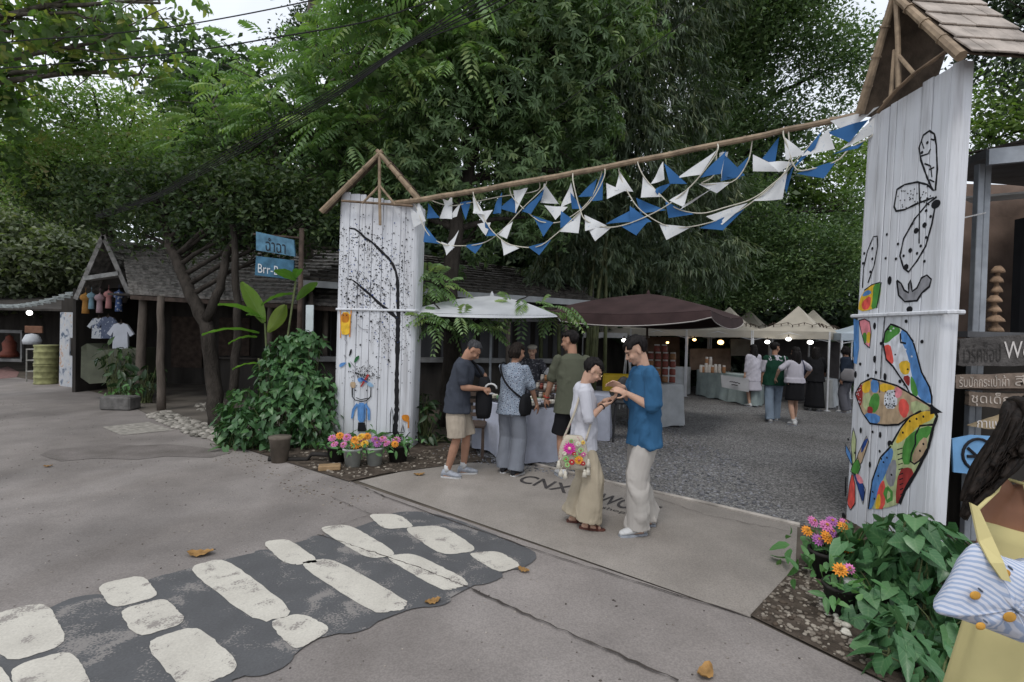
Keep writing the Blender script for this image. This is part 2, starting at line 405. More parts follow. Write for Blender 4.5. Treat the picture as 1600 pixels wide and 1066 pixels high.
STR = [[(598, 806), (640, 797), (700, 806), (780, 838), (840, 862), (836, 878), (805, 892), (770, 884), (690, 846), (640, 826)],
       [(548, 826), (572, 818), (600, 822), (690, 860), (770, 890), (790, 897), (775, 908), (742, 916), (712, 908), (640, 872), (590, 850)],
       [(470, 845), (495, 835), (525, 838), (600, 874), (690, 922), (710, 936), (692, 946), (655, 950), (600, 930), (520, 885)],
       [(388, 864), (418, 857), (450, 864), (520, 905), (590, 950), (600, 962), (575, 984), (530, 993), (490, 975), (430, 930)],
       [(240, 906), (290, 890), (330, 900), (400, 955), (455, 1005), (462, 1022), (448, 1042), (400, 1060), (365, 1050), (300, 990)],
       [(76, 948), (130, 928), (190, 930), (225, 950), (300, 1010), (380, 1075), (360, 1110), (180, 1110), (110, 1020)],
       [(-80, 1040), (-20, 1010), (60, 1012), (110, 1040), (170, 1110), (-80, 1180)]]
mb = MB()
for i, st_ in enumerate(STR):
    pp = ragged(smooth_poly(st_, 2), 4+i, 1.3); c_ = (sum(p[0] for p in pp)/len(pp), sum(p[1] for p in pp)/len(pp))
    mb.poly([gnd(x, y, .0110+.0001*i) for x, y in pp])
core_ = [(606, 806), (650, 806), (760, 842), (832, 868), (822, 882), (772, 899), (722, 924), (684, 944), (640, 952), (592, 970), (545, 986), (492, 998), (452, 1028), (392, 1052), (330, 1074), (220, 1105), (60, 1160), (-70, 1190), (-70, 1042), (-20, 1000), (50, 962), (92, 943), (170, 926), (246, 901), (350, 874), (430, 857), (500, 838), (560, 823)]
mb.poly([gnd(x, y, .0120) for x, y in ragged(core_, 3, 1)])
mb.build('crossing_field', Mzd, cw)
R_ = [  # rounded lozenges: 4 corner points (px)
 ([(575, 806), (622, 806), (648, 826), (600, 829)], 1),
 ([(630, 828), (690, 824), (748, 862), (690, 870)], 1),
 ([(730, 868), (778, 864), (815, 886), (780, 898)], 1),
 ([(497, 828), (545, 822), (622, 868), (575, 876)], 1),
 ([(600, 873), (648, 868), (738, 914), (690, 926)], 0),
 ([(410, 850), (450, 845), (500, 880), (448, 886)], 0),
 ([(465, 884), (520, 876), (645, 948), (585, 962)], 0),
 ([(293, 891), (352, 876), (462, 960), (400, 976)], 0),
 ([(420, 976), (470, 962), (518, 986), (462, 1021)], 1),
 ([(152, 918), (222, 902), (248, 935), (175, 954)], 1),
 ([(186, 958), (258, 938), (292, 975), (215, 1000)], 1),
 ([(226, 1008), (308, 982), (378, 1046), (290, 1085)], 1),
 ([(-30, 970), (72, 944), (106, 1008), (10, 1040)], 1),
 ([(15, 1048), (112, 1020), (150, 1090), (40, 1120)], 1),
 ([(-130, 1060), (0, 1040), (40, 1120), (-100, 1150)], 1),
]
mb = MB(); mo = MB()
for q, rd in R_:
    g = [gnd(x, y) for x, y in q]
    def bil(u, v_):
        a = g[0].lerp(g[1], u); b = g[3].lerp(g[2], u); return a.lerp(b, v_)
    def sup(k, N=56):
        pts = []
        for i in range(N):
            a = 2*math.pi*i/N; e = 4.4
            cu, su = math.cos(a), math.sin(a)
            r_ = (abs(cu)**e+abs(su)**e)**(-1/e)
            pts.append((.5+.5*k*r_*cu, .5+.5*k*r_*su))
        return pts
    P = sup(1.05)
    Q = []
    for i, (u, v_) in enumerate(P):
        p = bil(u, v_)
        if not rd and v_ > .9: p += V(random.uniform(-.012, .012), random.uniform(-.012, .012), 0)
        Q.append((p.x+random.uniform(-.004, .004), p.y+random.uniform(-.004, .004), .0155))
    mb.poly(Q)
mb.build('white_block', Mzw, cw)

# ---- stencilled words on the apron
def text_mesh(body, size, extrude=0.0, bold=0):
    c = bpy.data.curves.new('t', 'FONT'); c.body = body; c.size = size; c.extrude = extrude; c.offset = bold; c.resolution_u = 3
    o = bpy.data.objects.new('t', c); COL.objects.link(o)
    dg = bpy.context.evaluated_depsgraph_get(); me = bpy.data.meshes.new_from_object(o.evaluated_get(dg))
    vs = [v_.co.copy() for v_ in me.vertices]; fs = [tuple(p.vertices) for p in me.polygons]
    bpy.data.objects.remove(o); bpy.data.curves.remove(c); bpy.data.meshes.remove(me)
    return vs, fs
def put_text(mb, body, org, xd, yd, mi=0, bold=0):
    """fit text in a parallelogram: org = lower-left, xd/yd = full width and height vectors"""
    vs, fs = text_mesh(body, 1.0, 0, bold)
    if not vs: return
    x0 = min(v_.x for v_ in vs); x1 = max(v_.x for v_ in vs); y0 = min(v_.y for v_ in vs); y1 = max(v_.y for v_ in vs)
    mb.add([org + xd*((v_.x-x0)/(x1-x0)) + yd*((v_.y-y0)/(y1-y0)) for v_ in vs], fs, mi)
mb = MB()
def gtext(body, a, b, c):
    A, B, C = gnd(*a, .0125), gnd(*b, .0125), gnd(*c, .0125)
    put_text(mb, body, A, B-A, C-A, 0, 0.012 if body != 'shop' else 0)
gtext('CNX', (806, 752), (884, 771), (824, 742))
gtext('WORK', (926, 783), (1024, 807), (944, 771))
gtext('shop', (938, 795), (974, 804), (944, 791))
tag(mb.build('pavement_lettering', Mink), 'black stencilled words painted on the concrete at the gateway', 'lettering')
# ---- pebbles beside the veranda: nobody could count them
def rocks(name, region, n, smin, smax, mat, seed, z=.0):
    r = np.random.default_rng(seed); P = []
    poly = [(p.x, p.y) for p in region]
    xs = [p[0] for p in poly]; ys = [p[1] for p in poly]
    def inside(x, y):
        c = False; j = len(poly)-1
        for i in range(len(poly)):
            if (poly[i][1] > y) != (poly[j][1] > y) and x < (poly[j][0]-poly[i][0])*(y-poly[i][1])/(poly[j][1]-poly[i][1])+poly[i][0]: c = not c
            j = i
        return c
    while len(P) < n:
        x, y = r.uniform(min(xs), max(xs)), r.uniform(min(ys), max(ys))
        if inside(x, y): P.append((x, y))
    ico = MB().ball((0, 0, 0), 1, 6); bv = np.array(ico.v); vs = []
    for x, y in P:
        s_ = r.uniform(smin, smax); a = r.uniform(0, 6.28); k = bv*np.array([s_*r.uniform(.8, 1.5), s_, s_*r.uniform(.35, .7)])*(1+r.uniform(-.18, .18, (len(bv), 1)))
        ca, sa = math.cos(a), math.sin(a); k = k @ np.array([[ca, sa, 0], [-sa, ca, 0], [0, 0, 1]])
        vs.append(k+np.array([x, y, z+s_*.2]))
    return tag(quads(name, np.array(vs), len(bv), mat, faces=ico.f, rnd=r.random(n)), kind='stuff')
def Mrock(name, c1, c2):
    mt, nt, b = base(name, .9, .2); a = _n(nt, 'ShaderNodeAttribute', attribute_name='rnd')
    c = mixc(nt, .6, ramp(nt, a.outputs['Fac'], [(0, c1), (1, c2)]), ramp(nt, noi(nt, 25, 3), [(.3, (.6, .6, .6)), (.7, (1.2, 1.2, 1.2))]), 'MULTIPLY')
    nt.links.new(c, b.inputs[0]); bump(nt, b, noi(nt, 60, 3), .4); return mt
Mpeb = Mrock('pebble_stone', (.16, .15, .13), (.42, .39, .35))
rocks('pebbles', G((228, 650), (262, 645), (345, 672), (345, 692), (300, 682)), 420, .03, .07, Mpeb, 5, .01)
rocks('pebbles', G((305, 634), (345, 628), (350, 645), (308, 643)), 90, .03, .06, Mpeb, 6, .01)
Mchip = Mrock('litter_chips', (.08, .06, .045), (.34, .30, .25))
rocks('soil_crumbs', [gnd(1175, 963), gnd(1245, 890), gnd(1330, 830), gnd(1330, 1000), gnd(1390, 1070)], 600, .006, .02, Mchip, 8, .016)
rocks('soil_crumbs', G((440, 718), (545, 750), (740, 722), (700, 705), (500, 700)), 400, .008, .025, Mchip, 9, .016)
rocks('soil_stones', G((1270, 925), (1320, 905), (1330, 985), (1345, 1010), (1300, 985)), 34, .012, .03, Mrock('pale_stone', (.4, .37, .32), (.6, .57, .5)), 10, .02)
# loose grit where slab meets gravel
rocks('gravel_stones', [V(-1.2, 7.2, 0), gnd(960, 757), gnd(1246, 822), V(3.3, 7.5, 0), V(3, 11, 0), V(0, 11, 0)], 5000, .008, .02, Mrock('gravel_grey', (.07, .072, .08), (.3, .3, .32)), 12, .006)
rocks('road_grit', [gnd(0, 620), gnd(540, 752), gnd(1172, 968), gnd(1380, 1066), gnd(0, 1066)], 900, .003, .008, Mrock('grit_mix', (.05, .04, .035), (.40, .36, .32)), 14, .004)
rocks('road_grit', G((345, 692), (550, 756), (640, 800), (500, 790), (330, 720)), 260, .004, .012, Mchip, 15, .004)
# dry fallen leaves lying on the ground
Mdry = M('dry_leaf', (.30, .17, .06), .7, .4, 14, .3)
def dryleaf(px, py, L, rz, label, curl=.35):
    c = gnd(px, py, .02); n = 8; mb = MB(); vs = []
    for i in range(n+1):
        t = i/n; wd = L*.3*math.sin(math.pi*t)**.7; z = .012+L*curl*abs(t-.45)**1.6
        for s_ in (-1, 0, 1):
            x = (t-.5)*L; y = s_*wd
            vs.append((c.x+x*math.cos(rz)-y*math.sin(rz), c.y+x*math.sin(rz)+y*math.cos(rz), z+.012*abs(s_)*(1 if i % 2 else .3)))
    mb.add(vs, [(i*3+j, i*3+j+1, i*3+j+4, i*3+j+3) for i in range(n) for j in range(2)])
    mb.single('fallen_leaf', Mdry, label, 'leaf', 'dry leaves on the road')
dryleaf(313, 864, .20, .1, 'largest dry brown leaf lying alone on the bare road above the crossing')
dryleaf(676, 939, .11, .5, 'small orange dry leaf on the near tip of a black crossing stripe')
dryleaf(818, 890, .10, 2.6, 'small dry leaf beside the rightmost white crossing block')
dryleaf(1102, 1052, .13, .9, 'curled dry leaf at the bottom edge between crossing and corner bed', .8)
dryleaf(655, 741, .14, .2, 'dull brown leaf lying before the flower pots at the slab edge')
dryleaf(512, 731, .12, 1.0, 'brown leaf on the soil edge below the large bush')
dryleaf(75, 728, .10, .3, 'dark dry leaf far left on the road near the stained patch')
# ================================================================== GATE PILLARS
def Mpaintwood():
    mt, nt, b = base('white_painted_wood', .75, .25)
    st = noi(nt, 9, 6, sc3=(1.2, 1.2, .10)); st2 = noi(nt, 40, 4, sc3=(1, 1, .04)); bl = noi(nt, 1.6, 5)
    col = ramp(nt, st, [(.30, (.46, .46, .48)), (.45, (.62, .63, .66)), (.7, (.655, .67, .71))])
    col = mixc(nt, .5, col, ramp(nt, st2, [(.32, (.70, .69, .69)), (.48, (1.03, 1.03, 1.03))]), 'MULTIPLY')
    col = mixc(nt, .6, col, ramp(nt, bl, [(.3, (.86, .86, .86)), (.6, (1.04, 1.04, 1.04))]), 'MULTIPLY')
    nt.links.new(col, b.inputs['Base Color']); bump(nt, b, st2, .35, .006); return mt
Mpw = Mpaintwood()
Mbamboo = M('bamboo_pole', (.16, .11, .072), .6, .35, 10, .3, sc3=(1, 1, 1))
Mbamboo2 = M('bamboo_light', (.27, .20, .135), .6, .35, 10, .3)
Mshing = M('wood_shingle', (.38, .33, .29), .85, .35, 5, .6, sc3=(1, 1, 1), bdist=.01)
Mdarkwood = M('dark_timber', (.07, .05, .04), .8, .4, 8, .4)
Munder = M('roof_underside', (.10, .075, .055), .85, .4, 8, .4)
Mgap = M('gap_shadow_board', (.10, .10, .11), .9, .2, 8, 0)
def lin(c):  # sRGB 0-255 to linear
    return tuple(((x/255)/12.92 if x/255 <= .04045 else ((x/255+.055)/1.055)**2.4) for x in c)
PAL = {'k': (28, 28, 32), 'b': (95, 145, 205), 'd': (45, 75, 140), 'g': (85, 150, 70), 'G': (45, 100, 60), 'y': (235, 190, 60), 'r': (235, 95, 85), 'R': (165, 60, 58),
       't': (190, 165, 135), 'o': (205, 130, 40), 'p': (240, 150, 160), 'w': (225, 228, 235), 'n': (150, 150, 155), 's': (150, 185, 215), 'm': (190, 200, 150)}
PK = list(PAL)
def Mpaint(k):
    c = lin(PAL[k]); nm = 'mural_'+{'k': 'black', 'b': 'blue', 'd': 'navy', 'g': 'green', 'G': 'dark_green', 'y': 'yellow', 'r': 'coral', 'R': 'brick', 't': 'tan', 'o': 'orange', 'p': 'pink', 'w': 'white', 'n': 'grey', 's': 'pale_blue', 'm': 'sage'}[k]
    return M(nm, tuple(x*.85 for x in c), .7, .28, 22, 0, detail=6, sc3=(1, 1, .5))
PM = [Mpaint(k) for k in PK]
class Mural:
    def __init__(s, p0, n, ux):
        s.p0 = p0; s.n = n; s.u = ux; s.mb = MB(); s.k = 0
    def P(s, x, y): return onplane(x, y, s.p0, s.n)
    def lift(s):
        s.k += 1; return s.n*(.0052+.000008*s.k)
    def poly(s, pts, c, smooth=1):
        if smooth: pts = smooth_poly(pts, smooth)
        o = s.lift(); s.mb.poly([s.P(*p)+o for p in pts], PK.index(c)); return s
    def line(s, pts, w, c='k', close=False, jag=.25):
        if close: pts = pts + [pts[0]]
        q = [pts[0]]
        for a, b in zip(pts[:-1], pts[1:]):
            m_ = max(1, int(math.hypot(b[0]-a[0], b[1]-a[1])/5))
            q += [(a[0]+(b[0]-a[0])*i/m_, a[1]+(b[1]-a[1])*i/m_) for i in range(1, m_+1)]
        o = s.lift(); P = [s.P(*p) for p in q]; n = len(P); vs = []
        ws = w if isinstance(w, (list, tuple)) else (w, w)
        for i, p in enumerate(P):
            t = (P[min(i+1, n-1)]-P[max(i-1, 0)]).normalized(); sd_ = t.cross(s.n)
            ww = (ws[0]+(ws[1]-ws[0])*i/max(1, n-1))*.5*random.uniform(1-jag, 1+jag)
            vs += [p-sd_*ww+o, p+sd_*ww+o]
        s.mb.add(vs, [(2*i, 2*i+1, 2*i+3, 2*i+2) for i in range(n-1)], PK.index(c)); return s
    def dot(s, x, y, r, c='k', asp=1.0, n=7, ang=None):
        o = s.lift(); p = s.P(x, y)
        if ang is None: ang = random.uniform(0, 3)
        z = Vector((0, 0, 1)); vs = []
        for i in range(n):
            a = 2*math.pi*i/n; u, v_ = math.cos(a)*r, math.sin(a)*r*asp
            vs.append(p+s.u*(u*math.cos(ang)-v_*math.sin(ang))+z*(u*math.sin(ang)+v_*math.cos(ang))+o)
        s.mb.add(vs, [tuple(range(n))], PK.index(c)); return s
def pillar(name, label, F0, N0, lean, H0, H1, thick, out, seed, rnd_r=.09):
    """F0->N0 the face's base line; out = outward normal; boards stand side by side round a box"""
    random.seed(seed); u = (N0-F0); W = u.length; u.normalize(); c = (F0+N0)/2
    t = thing(name, label, 'gate pillar', c)
    mb = MB(); core = MB()
    def top(f): return H0+(H1-H0)*f
    x = 0
    rot = Matrix((u, -out, Vector((0, 0, 1)))).transposed()
    def board(a, b, off, h, th, ang=0):
        cc = F0+u*((a+b)/2)-out*(th/2-off)
        n0 = len(mb.v)
        rr = rot @ Matrix.Rotation(ang, 3, 'Z')
        mb.box(cc+Vector((0, 0, h/2)), (b-a-random.choice((.003, .004, .010)), th, h), rot=rr, bev=.006)
    while x < W-.01:
        wd = min(random.uniform(.07, .17), W-x)
        if W-x-wd < .05: wd = W-x
        board(x, x+wd, random.uniform(-.003, .004), top((x+wd/2)/W)+random.uniform(-.03, .012), .03)
        x += wd
    # rounded ends: boards turning round a quarter circle, then the sides
    for end in (0, 1):
        base_p = F0 if end == 0 else N0; s_ = -1 if end == 0 else 1
        rr_ = rnd_r; cen = base_p - out*rr_
        for k in range(4):
            a = (k+.5)*math.pi/8
            d = u*s_*math.sin(a)+out*math.cos(a); tg = u*s_*math.cos(a)-out*math.sin(a)
            r3 = Matrix((tg, d, Vector((0, 0, 1)))).transposed()
            mb.box(cen+d*(rr_-.012)+Vector((0, 0, top(end)/2)), (.46*rr_, .024, top(end)+random.uniform(-.02, .01)), rot=r3, bev=.003)
        L = thick-rr_; q = 0
        while q < L-.01:
            wd = min(.11, L-q); r3 = Matrix((-out, u*s_, Vector((0, 0, 1)))).transposed()
            mb.box(base_p+u*s_*(rr_-.012)-out*(rr_+q+wd/2)+Vector((0, 0, top(end)/2)), (wd-.003, .024, top(end)+random.uniform(-.02, .01)), rot=r3, bev=.003); q += wd
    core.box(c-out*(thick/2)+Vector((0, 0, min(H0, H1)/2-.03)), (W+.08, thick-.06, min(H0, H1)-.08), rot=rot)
    def shear(m_):
        m_.v = [tuple(Vector(p)+lean*(p[2]/H0)) for p in m_.v]
    shear(mb); shear(core)
    mb.build('painted_boards', Mpw, t); core.build('gap_shade_core', Mgap, t)  # core box coloured dark grey to paint shade into the board gaps
    return t, u
# ---- left pillar
LF, LN = gnd(525, 697), gnd(637, 702)
u_ = (LN-LF).normalized(); lout = Vector((u_.y, -u_.x, 0))
if lout.y > 0: lout = -lout
lz0 = at(537, 299, LF.y).z; lz1 = at(640, 318, LN.y).z
ltop = at(537, 299, LF.y)-LF
lean_l = Vector((ltop.x, 0, 0))
LP, lu = pillar('gate_pillar', 'white painted board gate pillar with a black dotted tree painting, beside the large leafy bush', LF+u_*.02, LN-u_*.04, lean_l, lz0, lz1, .38, lout, 21)
# mural plane (leans with the boards)
lf_n = (lu.cross(Vector((lean_l.x, lean_l.y, lz0)).normalized())).normalized()
if lf_n.dot(lout) < 0: lf_n = -lf_n
mu = Mural(LF, lf_n, lu); random.seed(5)
# zoom A: origin (520,280) scale 4.847
A = lambda pts: [(520+x/4.847, 280+y/4.847) for x, y in pts]
mu.line(A([(125, 372), (165, 378), (205, 405), (245, 445), (300, 480), (340, 520), (380, 560), (420, 595), (455, 645), (478, 700), (490, 760), (494, 840), (492, 900), (495, 980), (500, 1066)]), (.024, .060))
mu.line([(622, 500), (621, 560), (620, 590), (620, 640), (617, 680)], (.060, .07))
mu.line(A([(105, 755), (150, 765), (190, 795), (235, 835), (290, 880), (345, 935), (400, 980), (450, 1020), (495, 1062)]), (.018, .055))
mu.line([(620, 668), (614, 690), (608, 706)], (.05, .02)); mu.line([(618, 668), (628, 690), (641, 675)], (.035, .012))
def scatter(n, cx, cy, sx, sy, ang=0, rmin=.004, rmax=.012, lim=(529, 646), ok=None):
    k = 0; g = 0
    while k < n and g < n*6:
        g += 1; x, y = random.gauss(0, 1), random.gauss(0, 1)
        X, Y = cx+x*sx*math.cos(ang)-y*sy*math.sin(ang), cy+x*sx*math.sin(ang)+y*sy*math.cos(ang)
        if X < lim[0] or X > lim[1] or Y > 600 or Y < 325: continue
        r_ = random.uniform(rmin, rmax)
        if random.random() < .06: r_ *= 1.6
        mu.dot(X, Y, r_, 'd' if random.random() < .1 else 'k', random.uniform(.45, .95), 6); k += 1
scatter(330, 578, 385, 30, 16, .6); scatter(420, 570, 458, 26, 18, .65); scatter(260, 600, 440, 32, 28); scatter(150, 632, 430, 9, 60); scatter(170, 600, 525, 14, 26); scatter(90, 632, 520, 8, 34); scatter(70, 550, 440, 14, 30); scatter(60, 535, 400, 6, 40)
B = lambda pts: [(510+x/3.947, 470+y/3.947) for x, y in pts]
mu.poly(B([(92, 70), (150, 72), (152, 130), (146, 205), (118, 212), (92, 205)]), 'y'); mu.poly(B([(95, 75), (146, 78), (142, 130), (120, 138), (95, 130)]), 'o')
mu.line(B([(88, 45), (92, 130), (90, 230)]), .014, 'o'); mu.line(B([(157, 45), (150, 130), (146, 225)]), .014, 'o'); mu.line(B([(120, 212), (115, 240), (130, 255), (122, 272)]), .012, 'n')
for q in ((108, 90), (128, 90)): mu.dot(*B([q])[0], .010)
mu.dot(*B([(216, 98)])[0], .018); mu.dot(*B([(278, 128)])[0], .018); mu.line(B([(195, 145), (210, 165), (230, 177), (262, 180)]), .012, 'n')
mu.poly(B([(138, 350), (150, 300), (160, 296), (158, 325)]), 'k'); mu.poly(B([(170, 385), (180, 350), (205, 335), (205, 350), (190, 375)]), 'G'); mu.poly(B([(80, 395), (95, 382), (130, 378), (110, 400), (85, 412)]), 'b'); mu.poly(B([(136, 385), (142, 378), (154, 395), (152, 412), (143, 412)]), 'G'); mu.poly(B([(108, 335), (118, 332), (128, 355), (118, 350)]), 'n'); mu.line(B([(150, 375), (190, 425)]), .008, 'n')
for k in range(150):
    mu.dot(*B([(random.gauss(228, 42), random.gauss(458, 24))])[0], random.uniform(.006, .013), 'k', .7, 6)
mu.poly(B([(150, 500), (185, 500), (180, 540), (150, 535)]), 't'); mu.poly(B([(190, 480), (225, 470), (238, 488), (205, 505)]), 'b'); mu.line(B([(262, 455), (215, 530)]), (.03, .02), 'R'); mu.line(B([(215, 478), (275, 515)]), .02, 'd'); mu.poly(B([(250, 505), (275, 500), (300, 530), (262, 530)]), 's')
mu.line(B([(162, 535), (162, 590), (180, 612), (215, 620), (250, 616), (275, 590), (277, 535)]), .014); mu.line(B([(185, 596), (215, 610), (258, 600)]), .012)
mu.dot(*B([(182, 552)])[0], .012); mu.dot(*B([(252, 552)])[0], .012)
mu.poly(B([(195, 628), (242, 628), (246, 690), (240, 748), (198, 748), (194, 690)]), 'b'); mu.line(B([(195, 635), (170, 670), (160, 725)]), (.04, .03), 'b'); mu.line(B([(242, 635), (264, 670), (265, 735)]), (.04, .03), 'b'); mu.line(B([(236, 640), (236, 745)]), .008, 'k'); mu.poly(B([(198, 750), (240, 750), (250, 805), (195, 805)]), 'k', 0)
mu.line(B([(395, 815), (397, 700), (405, 655), (413, 700), (412, 815)]), .010); mu.line(B([(370, 812), (480, 812)]), .010); mu.line(B([(462, 808), (475, 760), (482, 808)]), .010); mu.poly(B([(465, 705), (500, 700), (515, 715), (510, 745), (500, 748), (470, 735)]), 'o'); mu.line(B([(508, 740), (508, 785)]), .025, 'o')
mu.mb.build('mural', PM, LP)
def band(p, t, F0, N0, u, out, z, lean, H0, mat=Mpw):
    mb = MB(); s_ = lean*(z/H0)
    mb.tube([F0-u*.07-out*.1+s_+V(0, 0, z), F0-u*.055+out*.012+s_+V(0, 0, z), N0+u*.055+out*.012+s_+V(0, 0, z), N0+u*.075-out*.09+s_+V(0, 0, z)], .018, 6)
    mb.build('band', mat, t)
band(0, LP, LF, LN, lu, lout, 2.06, lean_l, lz0)
def gable(t, plane_p, n, apex, lo, hi_, depth, king, struts, tie, rp=.035, rows=5, tiles=True, deep=None, smat=None):
    """two barge poles, shingled slopes behind them, king post, struts and tie pole, all set out on the gable plane"""
    P = lambda q: onplane(q[0], q[1], plane_p, n)
    Ap, Lo, Hi = P(apex), P(lo), P(hi_)
    for q in (Lo, Hi):
        mb = MB(); d = (q-Ap); pts = [Ap - d.normalized()*.06]
        for i in range(1, 9): pts.append(Ap+d*(i/8))
        mb.tube(pts, [rp*(.85+.35*(i/8)) for i in range(9)], 8)
        for i in (2, 4, 6): 
            c = Ap+d*(i/8); mb.tube([c-d.normalized()*.008, c+d.normalized()*.008], rp*1.28, 8)
        mb.build('barge_pole', Mbamboo2 if tiles else Mbamboo, t)
    for q in (Lo, Hi):
        mb = MB(); d = q-Ap; L = d.length; dn = d.normalized(); bk = -n; nrm = dn.cross(bk).normalized()
        if nrm.z < 0: nrm = -nrm
        r3 = Matrix((dn, bk, nrm)).transposed()
        mb.box(Ap+dn*(L/2)+bk*(depth/2+.03)+nrm*.02, (L, depth, .012), rot=r3, mi=1)
        rl = L/rows
        for k in range(rows):
            x = 0
            while x < depth-.01:
                w_ = min(random.uniform(.09, .17), depth-x+.02)
                tilt = Matrix.Rotation(-.07, 3, 'Y')
                mb.box(Ap+dn*(rl*(k+.55))+bk*(.03+x+w_/2)+nrm*(.045+random.uniform(0, .005)), (rl*1.12, w_-.004, .014), rot=r3 @ tilt, bev=.003)
                x += w_
        mb.build('shingle_slope', [smat or Mshing, Munder], t)
    for nm, segs, r_, mt in (('king_post', [king], rp*.62, Mbamboo2 if tiles else Mbamboo), ('strut', struts, rp*.5, Mbamboo2 if tiles else Mbamboo), ('tie_pole', [tie], rp*.5, Mbamboo)):
        for sg in segs:
            mb = MB(); mb.tube([P(q) for q in sg], r_, 7); mb.build(nm, mt, t)
random.seed(9)
gable(LP, LF+lf_n*.12, lf_n, (593, 240), (502, 331), (654, 312), .16, [(593, 245), (593, 300), (594, 352)], [[(593, 290), (566, 318)], [(593, 290), (618, 321)]], [(534, 314), (590, 318), (645, 322)], .036, smat=Mdarkwood)
# ---- right pillar
RF, RN = gnd(1321, 813), gnd(1452, 884)
ru = (RN-RF).normalized(); rout = Vector((ru.y, -ru.x, 0))
if rout.x > 0: rout = -rout
rt = at(1357, 186, RF.y); lean_r = Vector((rt.x-RF.x, 0, 0)); rz0 = rt.z; rz1 = at(1478, 92, RN.y).z
RP, _ = pillar('gate_pillar', 'white painted board gate pillar with colourful butterfly painting, at the right edge of the gateway', RF+ru*.03, RN-ru*.06, lean_r, rz0, rz1, .12, rout, 33, .06)
rf_n = ru.cross(Vector((lean_r.x, lean_r.y, rz0)).normalized()).normalized()
if rf_n.dot(rout) < 0: rf_n = -rf_n
mu = Mural(RF, rf_n, ru); random.seed(15)
C = lambda pts: [(1280+x/2.6, 150+y/2.6) for x, y in pts]
D = lambda pts: [(1280+x/2.804, 480+y/2.804) for x, y in pts]
E = lambda pts: [(1300+x/5.61, 430+y/5.61) for x, y in pts]
Fq = lambda pts: [(1300+x/4.845, 600+y/4.845) for x, y in pts]
LW = .016
mu.line(C([(462, 380), (440, 330), (415, 260), (408, 210), (425, 160), (450, 142), (470, 155), (478, 200), (482, 300), (474, 385)]), LW)
for q in ([(418, 185), (428, 215)], [(415, 245), (445, 235), (455, 215)], [(430, 275), (455, 285), (460, 330)], [(470, 290), (448, 300)], [(450, 340), (470, 350)], [(455, 175), (470, 180)]): mu.line(C(q), .012)
mu.line(C([(468, 385), (440, 360), (400, 350), (350, 360), (318, 380), (306, 450), (315, 468), (350, 462), (395, 440), (468, 412)]), LW)
mu.line(C([(408, 352), (410, 440), (408, 600)]), LW*.8)
mu.line(C([(480, 410), (440, 440), (390, 500), (345, 580), (330, 650), (345, 700), (365, 715), (400, 670), (435, 610), (460, 520), (475, 440)]), LW)
mu.dot(*C([(476, 440)])[0], .045, 'k', .8, 12, 0); mu.dot(*C([(396, 548)])[0], .026, n=9); mu.dot(*C([(288, 750)])[0], .04, 'k', .6, 12, 1.57); mu.dot(*C([(430, 525)])[0], .024); mu.dot(*C([(372, 628)])[0], .022); mu.dot(*C([(355, 695)])[0], .028)
for k in range(46):
    x, y = random.uniform(318, 455), random.uniform(360, 450); mu.dot(*C([(x, y-(x-318)*.12+8)])[0], .007, n=5)
for q in ((437, 466), (455, 490), (437, 575), (415, 610), (400, 640), (345, 650), (380, 520), (277, 563), (272, 660), (314, 662), (322, 602), (430, 672), (420, 230), (442, 190)): mu.dot(*C([q])[0], .014)
mu.line(C([(200, 760), (225, 690), (240, 610), (238, 570), (222, 572), (198, 630), (182, 700), (178, 780)]), LW*.8)
for q in ((218, 620), (218, 662), (210, 715), (185, 640), (180, 680)): mu.dot(*C([q])[0], .015)
mu.poly(C([(318, 750), (335, 770), (348, 790), (366, 800), (366, 765), (374, 748), (380, 790), (400, 780), (418, 740), (440, 728), (458, 745), (450, 775), (420, 800), (400, 830), (350, 836), (330, 815)]), 'n', 1)
mu.line(C([(318, 750), (325, 810), (350, 836), (400, 832), (420, 800), (450, 775), (458, 745), (440, 728), (418, 740), (400, 780), (380, 795), (374, 748), (366, 765), (366, 800), (348, 790), (335, 762)]), LW, close=True)
mu.poly(C([(165, 830), (185, 790), (215, 765), (250, 757), (254, 790), (238, 862), (160, 880)]), 'y'); mu.poly(C([(222, 765), (254, 757), (252, 800), (238, 860), (212, 868), (220, 820)]), 'g'); mu.poly(C([(172, 840), (215, 805), (208, 865), (180, 872)]), 'r'); mu.poly(C([(172, 818), (190, 790), (212, 790), (215, 805)]), 'b'); mu.line(C([(185, 790), (215, 768), (250, 757)]), LW*.8); mu.line(C([(254, 757), (236, 862)]), LW*.8)
# zoom E group under the band
mu.poly(E([(240, 400), (290, 385), (335, 410), (348, 480), (345, 560), (335, 640), (290, 600), (262, 500)]), 'p'); mu.poly(E([(268, 510), (310, 500), (308, 600), (290, 596)]), 'g'); mu.poly(E([(310, 500), (345, 500), (342, 590), (308, 600)]), 'y'); mu.line(E([(240, 400), (290, 385), (335, 410), (348, 500), (335, 640), (290, 600), (262, 500), (240, 400)]), LW*.6)
mu.poly(E([(195, 380), (240, 400), (242, 640), (222, 780), (195, 770)]), 'b', 0)
for q in ((378, 447), (378, 737), (210, 872), (470, 893)): mu.dot(*E([q])[0], .034, 'k', .55, 10, 1.57)
mu.dot(*E([(685, 300)])[0], .034, 'k', .8, 10, 0)
for q in ((655, 405), (795, 583), (390, 853), (435, 600), (252, 780), (600, 932), (320, 880)): mu.dot(*E([q])[0], .017)
mu.line(E([(470, 330), (445, 600), (430, 910)]), .010)
